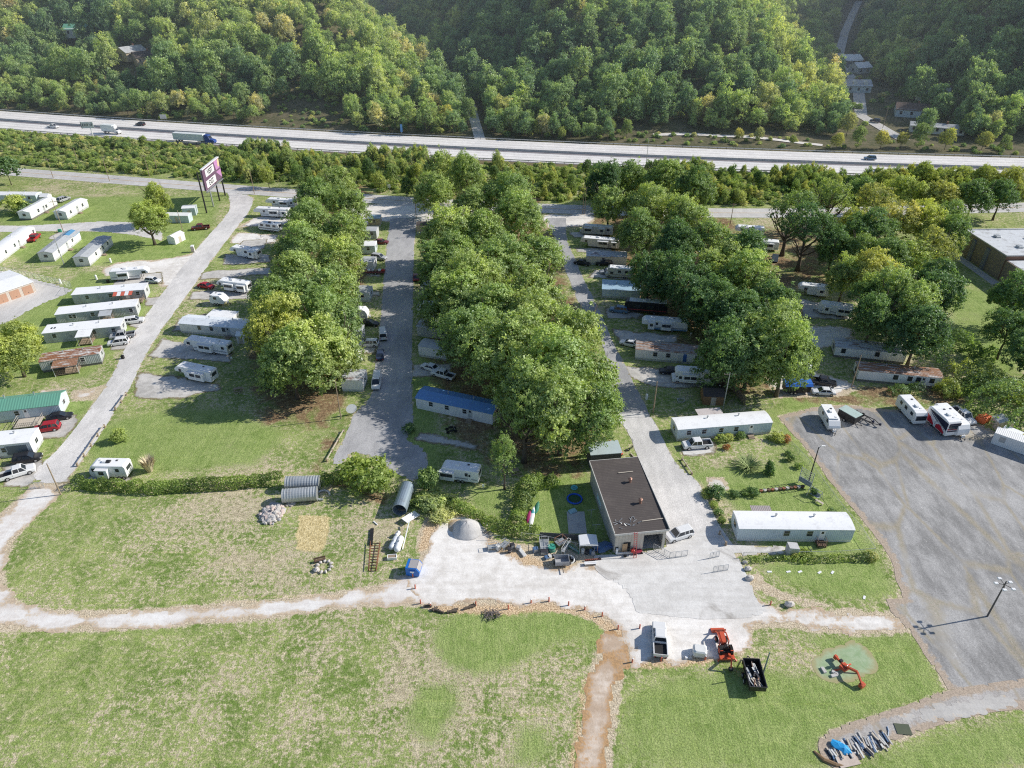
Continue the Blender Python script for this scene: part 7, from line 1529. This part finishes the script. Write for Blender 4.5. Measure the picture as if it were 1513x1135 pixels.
# ---- junk row along the yard fence
JG=[paint('junk_white',(.70,.70,.68),.5,dirt=.4),paint('junk_grey',(.40,.41,.43),.5,dirt=.4),paint('junk_black',(.04,.04,.05),.6,dirt=.3),paint('junk_blue',(.10,.18,.32),.5,dirt=.3),rust('junk_rust',(.35,.3,.27),.7),paint('junk_green',(.05,.33,.24),.4,dirt=.2)]
def J(nm,u,v,rz,label,parts,cat=None):
    t=empty(nm,tuple(G(u,v)),rz,label,cat or nm.replace('_',' '))
    for pn,mb,mt in parts: mb.build(pn,mt,t)
    return t
def appliance(u,v,rz,h,m,label,w=.35): return J('discarded_appliance',u,v,rz,label,[('body',MB().box(-w,w,-.35,.35,.03,h,.04),m),('door',MB().box(-w+.04,w-.04,-.38,-.35,.1,h-.1),STEEL)],'appliance')
def framework(u,v,rz,L,W_,h,m,label):
    q=MB()
    for x in(-L/2,L/2):
        for y in(-W_/2,W_/2): q.beam((x,y,0),(x,y,h),.05)
    for z in(.1,h):
        for y in(-W_/2,W_/2): q.beam((-L/2,y,z),(L/2,y,z),.05)
        for x in(-L/2,L/2): q.beam((x,-W_/2,z),(x,W_/2,z),.05)
    for i in range(1,6): x=-L/2+L*i/6; q.beam((x,-W_/2,.1),(x,-W_/2,h),.025)
    return J('metal_rack',u,v,rz,label,[('frame',q,m),('shelf',MB().box(-L/2,L/2,-W_/2,W_/2,h*.5,h*.5+.04),STEEL)],'rack')
def barrel(u,v,m,label,lie=False,r=.3,h=.9): return J('barrel',u,v,.5,label,[('drum',MB().tube((0,0,0) if not lie else (-h/2,0,r),(0,0,h) if not lie else (h/2,0,r),r,r,14),m),('hoop',MB().tube((0,0,h*.5-.02),(0,0,h*.5+.02),r+.02,r+.02,14) if not lie else MB().tube((-.02,0,r),(.02,0,r),r+.02,r+.02,14),STEEL)])
framework(728,811,.2,1.6,.9,1.0,JG[0],'white wire rack at the left end of the junk row'); appliance(736,812,.7,1.0,JG[0],'white discarded appliance at the left end of the junk row')
framework(745,808,.9,1.5,1.,1.1,JG[1],'bent grey metal rack, second in the junk row'); barrel(753,816,JG[2],'black barrel in the left part of the junk row'); appliance(757,809,.4,.8,JG[2],'black stove among the junk in front of the hedge')
appliance(766,812,-.4,.7,JG[1],'grey box shaped appliance beside a white lying board'); o=MB().box(-1.,1.,-.3,.3,.0,.35,.04).build('white_cabinet',JG[0],None,tuple(G(771,817)),rot=(0,0,-1.05)); tag(o,'white cabinet lying diagonally in the straw','cabinet')
appliance(791,815,.3,.8,JG[3],'blue grey box between straw and the white trolley',.4); framework(804,808,.05,1.4,2.2,1.2,JG[0],'white trolley frame standing upright in the junk row')
appliance(804,818,.0,.7,JG[2],'black box under the white trolley frame',.6); barrel(815,813,JG[5],'green barrel right of the white trolley frame',False,.6,.9); barrel(812,824,JG[0],'round white tub below the green barrel',False,.35,.4); appliance(808,825,.4,.4,JG[3],'low blue bin beside the round white tub',.35)
framework(828,806,.6,1.6,1.2,1.6,JG[4],'tall rusty frame in the middle of the junk row'); framework(836,812,1.1,2.6,.5,1.3,JG[0],'long white folded frame leaning in the junk row'); framework(845,812,-.7,2.8,.4,.7,JG[5],'green grey ladder like frame lying across the junk row')
J('cage_trailer',830,833,.05,'small grey cage trailer with wheels in front of the junk row',[('cage',MB().box(-1.1,1.1,-.8,-.75,.4,1.2).box(-1.1,1.1,.75,.8,.4,1.2).box(-1.1,-1.05,-.75,.75,.4,1.2).box(1.05,1.1,-.75,.75,.4,1.2).box(-1.1,1.1,-.75,.75,.36,.42),JG[1]),('wheel',MB().tube((-1.25,0,.3),(-1.13,0,.3),.3,.3,12),TYRE),('wheel',MB().tube((1.13,0,.3),(1.25,0,.3),.3,.3,12),TYRE),('hitch',MB().beam((0,-.8,.4),(0,-2.2,.35),.1),JG[2])],'trailer')
for k,(u,v,a) in enumerate([(845,826,0),(848,829,.4),(822,828,.1),(818,822,.2)]): J('old_tyre',u,v,a,'worn tyre on the ground, %s from the left in the junk row'%ORD[[3,2,1,0].index(k) if 0 else {818:0,822:1,845:2,848:3}[u]],[('tread',MB().tube((0,0,0),(0,0,.22),.36,.36,16),TYRE),('hub',MB().tube((0,0,.2),(0,0,.24),.18,.18,12),JG[1])],'tyre')
o=MB().path([(.9*math.cos(a),.9*math.sin(a),.35) for a in [k*.45-1.2 for k in range(9)]],.12,8).build('curved_bumper',JG[0],None,tuple(G(840,829))); tag(o,'curved white bumper around dry weeds beside the cage trailer','bumper')
J('shelter_canopy',868,812,.02,'open shelter with a white curved roof in the junk row',[('roof',MB().prism([(-1.5,1.9),(1.5,1.9),(1.4,2.15),(0,2.35),(-1.4,2.15)],-1.1,1.1),WHITE),('post',MB().box(-1.45,-1.37,-1.05,-.97,0,1.9),JG[1]),('post',MB().box(1.37,1.45,-1.05,-.97,0,1.9),JG[4]),('back_wall',MB().box(-1.4,1.4,1.0,1.05,0,1.9),JG[2])],'shelter')
for k,(u,v,m) in enumerate([(861,817,JG[0]),(867,818,JG[2]),(873,818,JG[3]),(876,820,JG[1])]): barrel(u,v,m,['white','black','blue','grey'][k]+' drum under the white roofed shelter',False,.28,.8)
J('tarp_heap',890,810,.2,'crumpled blue tarp heap between the shelter and the garage',[('tarp',MB().rock((0,0,.3),(1.9,1.2,.55),5,12),JG[3]),('frame',MB().beam((-1.5,-.8,.5),(1.4,-.3,.9),.07).beam((-1.2,.5,.6),(1.5,-.7,.7),.07),paint('blue_rails',(.08,.16,.45),.5))])
J('white_bench_press',872,834,.08,'white slatted bench with a dark shadow in front of the shelter',[('seat',MB().box(-.95,.95,-.35,-.1,.4,.46).box(-.95,.95,-.05,.2,.4,.46),WHITE),('leg',MB().box(-.85,-.75,-.3,.2,0,.4),STEEL),('leg',MB().box(.75,.85,-.3,.2,0,.4),STEEL)],'bench').name='slatted_bench'
J('rusty_axle',876,828,.1,'dark red rusty axle lying above the white slatted bench',[('beam',MB().tube((-1.3,0,.2),(1.3,0,.2),.12,.12,8),rust('red_rust',(.25,.06,.05),.6)),('wheel_hub',MB().tube((1.1,-.1,.2),(1.1,.15,.2),.25,.25,10),JG[2])],'axle')
J('propane_cart',911,819,.1,'black and white cylinder cart at the left corner of the garage',[('cylinder',MB().tube((0,0,.1),(0,0,1.2),.2,.2,12),WHITE),('frame',MB().box(-.25,.25,.2,.26,0,1.3),BLACK)],'cart')
J('log_splitter',926,820,.1,'low red and white machine in front of the garage wall',[('beam',MB().box(-1.5,1.2,-.12,.12,.4,.6),JG[0]),('engine',MB().box(.6,1.2,-.3,.3,.6,1.1,.06),REDP),('wheel',MB().tube((-.4,-.55,.28),(-.4,-.4,.28),.28,.28,12),TYRE),('wheel',MB().tube((-.4,.4,.28),(-.4,.55,.28),.28,.28,12),TYRE)],'machine')
J('lawn_mower',941,816,.2,'small dark red mower beside the red ladder',[('deck',MB().box(-.8,.8,-.5,.5,.2,.4,.08),paint('dark_red_deck',(.3,.03,.06),.4)),('seat',MB().box(-.6,-.2,-.25,.25,.5,.9,.06),BLACK),('wheel',MB().tube((-.5,-.6,.25),(-.5,-.4,.25),.25,.25,12),TYRE),('wheel',MB().tube((.6,-.6,.2),(.6,-.4,.2),.2,.2,12),TYRE)],'mower')
o=MB().tube((0,0,0),(2.6,0,0),.03,.03,6).build('steel_pipe',STEEL,None,tuple(G(716,797)+Vector((0,0,.9)))); tag(o,'thin pipe rail above the left end of the junk row','pipe')
# ---- white sphere like tank and the tractor
o=MB().box(-.9,.9,-.75,.75,.0,1.2,.18).build('water_tote',paint('white_plastic',(.78,.78,.76),.5,dirt=.15),None,tuple(G(1033,966)),rot=(0,0,-.15)); tag(o,'boxy white plastic tank between the pickup and the orange tractor','tank')
o=MB().tube((0,0,.0),(0,0,.35),.2,.2,10).build('white_bucket',WHITE,None,tuple(G(1014,973))); tag(o,'small white bucket left of the boxy white tank','bucket')
def tractor():
    q=G(1069,960); d=G(1066,945)-q; t=empty('tractor',tuple(q),math.atan2(d.y,d.x)+.1,'orange red tractor with front loader and backhoe arm','tractor'); O=ORANGE
    MB().box(.2,2.0,-.36,.36,.75,1.35,.08).build('hood',O,t); MB().box(-1.0,.3,-.45,.45,.55,.85,.04).build('chassis',STEELD,t); MB().box(1.95,2.03,-.3,.3,.8,1.25).build('grille',BLACK,t)
    for y in(-.72,.72): wheel(t,-.6,y,.68,.36,rim=O); wheel(t,1.4,y*.92,.42,.24,rim=O); MB().loft([[(-1.1,y-.2,1.15),(-1.1,y+.2,1.15),(-1.1,y+.2,1.22),(-1.1,y-.2,1.22)],[(-.1,y-.2,1.15),(-.1,y+.2,1.15),(-.1,y+.2,1.22),(-.1,y-.2,1.22)]]).build('fender',O,t)
    MB().box(-.75,-.3,-.25,.25,.95,1.1,.04).box(-.8,-.7,-.25,.25,1.1,1.5,.04).build('seat',BLACK,t); MB().tube((.1,0,1.2),(-.05,0,1.5),.03).tube((-.07,0,1.5),(-.03,0,1.52),.2,.2,14).build('steering_wheel',BLACK,t)
    r=MB()
    for y in(-.5,.5): r.beam((-.9,y,.8),(-.95,y,2.3),.07)
    r.beam((-.95,-.5,2.3),(-.95,.5,2.3),.07).build('roll_bar',STEELD,t)
    l=MB()
    for y in(-.6,.6): l.beam((.3,y,1.5),(1.7,y,1.35),.12,.16); l.beam((1.7,y,1.35),(2.7,y,.5),.12,.16); l.beam((.3,y,.7),(.3,y,1.5),.12)
    l.beam((1.9,-.6,1.2),(1.9,.6,1.2),.1); lo=l.build('loader_arm',O,t)
    MB().loft([[(2.7,-.95,.1),(3.5,-.95,.05),(3.5,-.95,.15),(2.85,-.95,.35),(2.75,-.95,.85),(2.65,-.95,.85)],[(2.7,.95,.1),(3.5,.95,.05),(3.5,.95,.15),(2.85,.95,.35),(2.75,.95,.85),(2.65,.95,.85)]]).build('bucket',O,lo)
    b=MB().beam((-1.1,-.3,.6),(-1.6,-.3,.75),.3,.4).beam((-1.6,-.2,.8),(-2.6,-.1,1.9),.2,.28).beam((-2.6,-.1,1.9),(-3.3,.0,.6),.16,.22); bo=b.build('backhoe_arm',O,t)
    MB().box(-1.9,-1.0,-1.0,1.0,.35,.55).beam((-1.5,-.9,.4),(-1.9,-1.3,.05),.14).beam((-1.5,.9,.4),(-1.9,1.3,.05),.14).build('stabiliser',O,t)
    MB().box(-3.6,-3.1,-.3,.3,.2,.7,.08).build('digging_bucket',STEELD,bo)
tractor()
def implement():
    q=G(1250,993); t=empty('backhoe_attachment',tuple(q),R(-62),'orange red machine with folded arms on the pale green patch','machine'); O=ORANGE
    MB().beam((-2.0,.2,.6),(-.6,0,.7),.22,.3).beam((-.6,0,.7),(1.2,.25,1.35),.24,.3).beam((1.2,.25,1.35),(2.5,-.2,.7),.2,.26).build('arm',O,t); MB().box(-.9,.1,-.55,.55,.35,.75,.06).build('base_frame',O,t)
    MB().box(2.2,2.8,-.5,.3,.1,.75,.08).build('bucket',O,t); MB().beam((-.5,-.6,.4),(-.9,-1.3,.06),.16).beam((-.5,.6,.4),(-.5,1.5,.06),.16).beam((.2,.5,.6),(.9,1.2,.1),.16).build('stabiliser',O,t)
    MB().box(-2.3,-1.8,0,.45,.2,.8,.06).build('head',O,t); MB().box(-1.3,-.9,-.3,.2,.9,1.25,.06).build('seat',BLACK,t); MB().tube((-.3,.15,.8),(-.1,.1,1.35),.04).tube((-.3,-.15,.8),(-.1,-.1,1.35),.04).build('lever',STEEL,t)
implement()
for k,(u,v) in enumerate([(1216.5,991),(1233.5,995),(1232,999)]): o=MB().box(-.22,.22,-.45,.45,0,.25,.03).build('concrete_block',CON,None,tuple(G(u,v)),rot=(0,0,.2+k*.8)); tag(o,['pale block at the left of the green patch','pale block beside the orange machine shadow','lowest pale block on the green patch'][k],'block')
def dump_trailer():
    q=G(1112,1005); d=G(1105,978)-q; t=empty('dump_trailer',tuple(q),math.atan2(d.y,d.x),'black dump trailer filled with scrap metal','trailer'); K=paint('trailer_black',(.025,.025,.028),.4,dirt=.1)
    m=MB().box(-2.1,2.1,-1.05,1.05,.7,.78)
    for y in(-1.05,.98): m.box(-2.1,2.1,y,y+.07,.78,1.6)
    m.box(-2.1,-2.03,-.98,.98,.78,1.6).box(2.03,2.1,-.98,.98,.78,1.6)
    for i in range(6):
        x=-2+i*.78
        for y in(-1.12,1.05): m.box(x,x+.08,y,y+.07,.7,1.6)
    m.build('box',K,t); MB().box(-2.16,2.16,-1.14,-1.04,1.6,1.66).box(-2.16,2.16,1.04,1.14,1.6,1.66).box(-2.16,-2.06,-1.04,1.04,1.6,1.66).box(2.06,2.16,-1.04,1.04,1.6,1.66).build('top_rail',STEELD,t)
    g=random.Random(5)
    for i in range(20):
        x,y=g.uniform(-1.7,1.5),g.uniform(-.75,.75); a=g.uniform(-.5,.5); L=g.uniform(.4,1.6); MB().beam((0,0,0),(math.cos(a)*L,math.sin(a)*L,g.uniform(-.1,.3)),g.uniform(.06,.25),.08).build('scrap_piece',[STEEL,JG[0],JG[2],JG[4],WOODL][i%5],t,(x-L/2,y,1.0+g.uniform(0,.35)))
    for x in(-.5,.4):
        for y in(-1.25,1.25): wheel(t,x,y,.38,.24)
    MB().beam((2.1,-.7,.6),(3.3,0,.55),.1).beam((2.1,.7,.6),(3.3,0,.55),.1).build('hitch',K,t)
dump_trailer()
# ---- stacks of scrap on the old slab road
q=G(1262,1112); g=random.Random(12)
gx=(G(1305,1094)-G(1225,1112)); ang=math.atan2(gx.y,gx.x)
k=0
SN=['timber_stack','scrap_stack','block_stack']
for i in range(26):
    u=1226+i*3.25; v=1112-(i*.72)+g.uniform(-6,8); t=empty(SN[i%3],tuple(G(u,v)),ang+1.57+g.uniform(-.25,.25),'%s on the old slab road, %s from the left'%(['stack of timbers','scrap metal bundle','small stack of blocks'][i%3],ORD[i]),'stack','scrap stacks on the old slab road')
    for j in range(5):
        L=g.uniform(.7,2.1) if i%3!=2 else .5; w_=g.uniform(.10,.22); MB().box(-L/2,L/2,-w_/2,w_/2,0,w_*.8).build('piece',[JG[1],WOODL,JG[2],JG[0],CON,JG[3]][(i+j)%6],t,(g.uniform(-.3,.3),(j%3-1)*.28,.02+(j//3)*.18),rot=(0,0,g.uniform(-.12,.12)))
o=MB().rock((0,0,.25),(1.3,.75,.4),7,12).build('tarp_heap',paint('bright_blue_tarp',(.03,.36,.75),.5,dirt=.1),None,tuple(G(1242,1106)),rot=(0,0,ang-.9)); tag(o,'bright blue tarp heap among the scrap stacks','tarp')
o=MB().box(-1.3,1.3,-1.1,1.1,.02,.12).build('plywood_sheet',paint('pinkish_plywood',(.62,.52,.45),.9,dirt=.2),None,tuple(G(1249,1120)+Vector((0,0,.06))),rot=(0,0,ang)); tag(o,'pale plywood sheet at the front of the scrap stacks','board')
o=MB().path([(-1.8,1.0,.0),(-1.0,-.1,.02),(.2,-.7,.02),(1.5,-.9,.0)],[.15,.3,.3,.12],8).build('soil_ridge',paint('brown_soil',(.28,.18,.10),.95,dirt=.4),None,tuple(G(1229,1122))); tag(o,'curved brown soil ridge at the tip of the old slab road','soil heap')
o=MB().box(-.9,.9,-.7,.7,.01,.06).build('tar_patch',paint('dark_green_mat',(.10,.12,.08),.9),None,tuple(G(1334,1078)+Vector((0,0,.06))),rot=(0,0,ang-.3)); tag(o,'dark green mat lying on the old slab road','mat')
o=MB().path([(-.4,-.6,0),(0,.1,.02),(.1,.7,0)],[.06,.06,.06],6).build('hose',paint('blue_hose',(.3,.42,.6),.5),None,tuple(G(1313,1082)+Vector((0,0,.12)))); tag(o,'short blue hose lying left of the dark green mat','hose')
# white paint marks on the slab road as low slabs' joints
# clutter at the homes on the left
for i,(u,v,rz,lb) in enumerate([(182,530,0,'small dark bin at the edge of the left road'),(160,418,0,'grey step box under the two windowed trailer')]): o=MB().box(-.3,.3,-.3,.3,0,.9,.04).build('rubbish_bin',BLACK,None,tuple(G(u,v))); tag(o,lb,'bin')

for u,v,lb in [(386,352,'small white service post at the nose of the dark striped caravan'),(392,388,'small white service post behind the shaded camper below the caravan'),(372,441,'small white service post at the tail of the camper in line with the red car'),(343,533,'small white service post at the tail of the camper below the annexed home'),(319,575,'small white service post behind the lowest camper of the left row'),(196,716,'small white service post at the hedge end beside the travel trailer'),(714,722,'small white service post at the right end of the lower travel trailer'),(1020,497,'small white service post behind the two slide-out camper'),(1062,575,'small white service post at the tail of the large motorhome'),(1268,472,'small white service post right of the lower white travel trailer')]:
    t=empty('service_post',tuple(G(u,v)),.2,lb,'service post','service posts beside the campers'); MB().box(-.09,.09,-.09,.09,-.05,1.0).build('post',WOODL,t); MB().box(-.2,.2,-.14,-.09,.55,1.1).build('meter_box',WHITE,t)
def picnic(u,v,rz,lb):
    t=empty('picnic_table',tuple(G(u,v)),rz,lb,'picnic table'); MB().box(-.9,.9,-.38,.38,.7,.75).build('table_top',WOOD,t)
    for y in(-.75,.75): MB().box(-.9,.9,y-.14,y+.14,.42,.46).build('seat',WOOD,t)
    for x in(-.6,.6): MB().beam((x,-.6,0),(x,-.1,.7),.07).beam((x,.6,0),(x,.1,.7),.07).beam((x,-.75,.4),(x,.75,.4),.07).build('leg',WOOD,t)
picnic(352,578,.3,'wooden picnic table in the shade right of the lowest left camper'); picnic(300,470,1.,'wooden picnic table between the short camper and the annexed home'); picnic(760,700,.4,'wooden picnic table under the trees left of the garage'); picnic(1042,508,.1,'wooden picnic table under the right tree row')
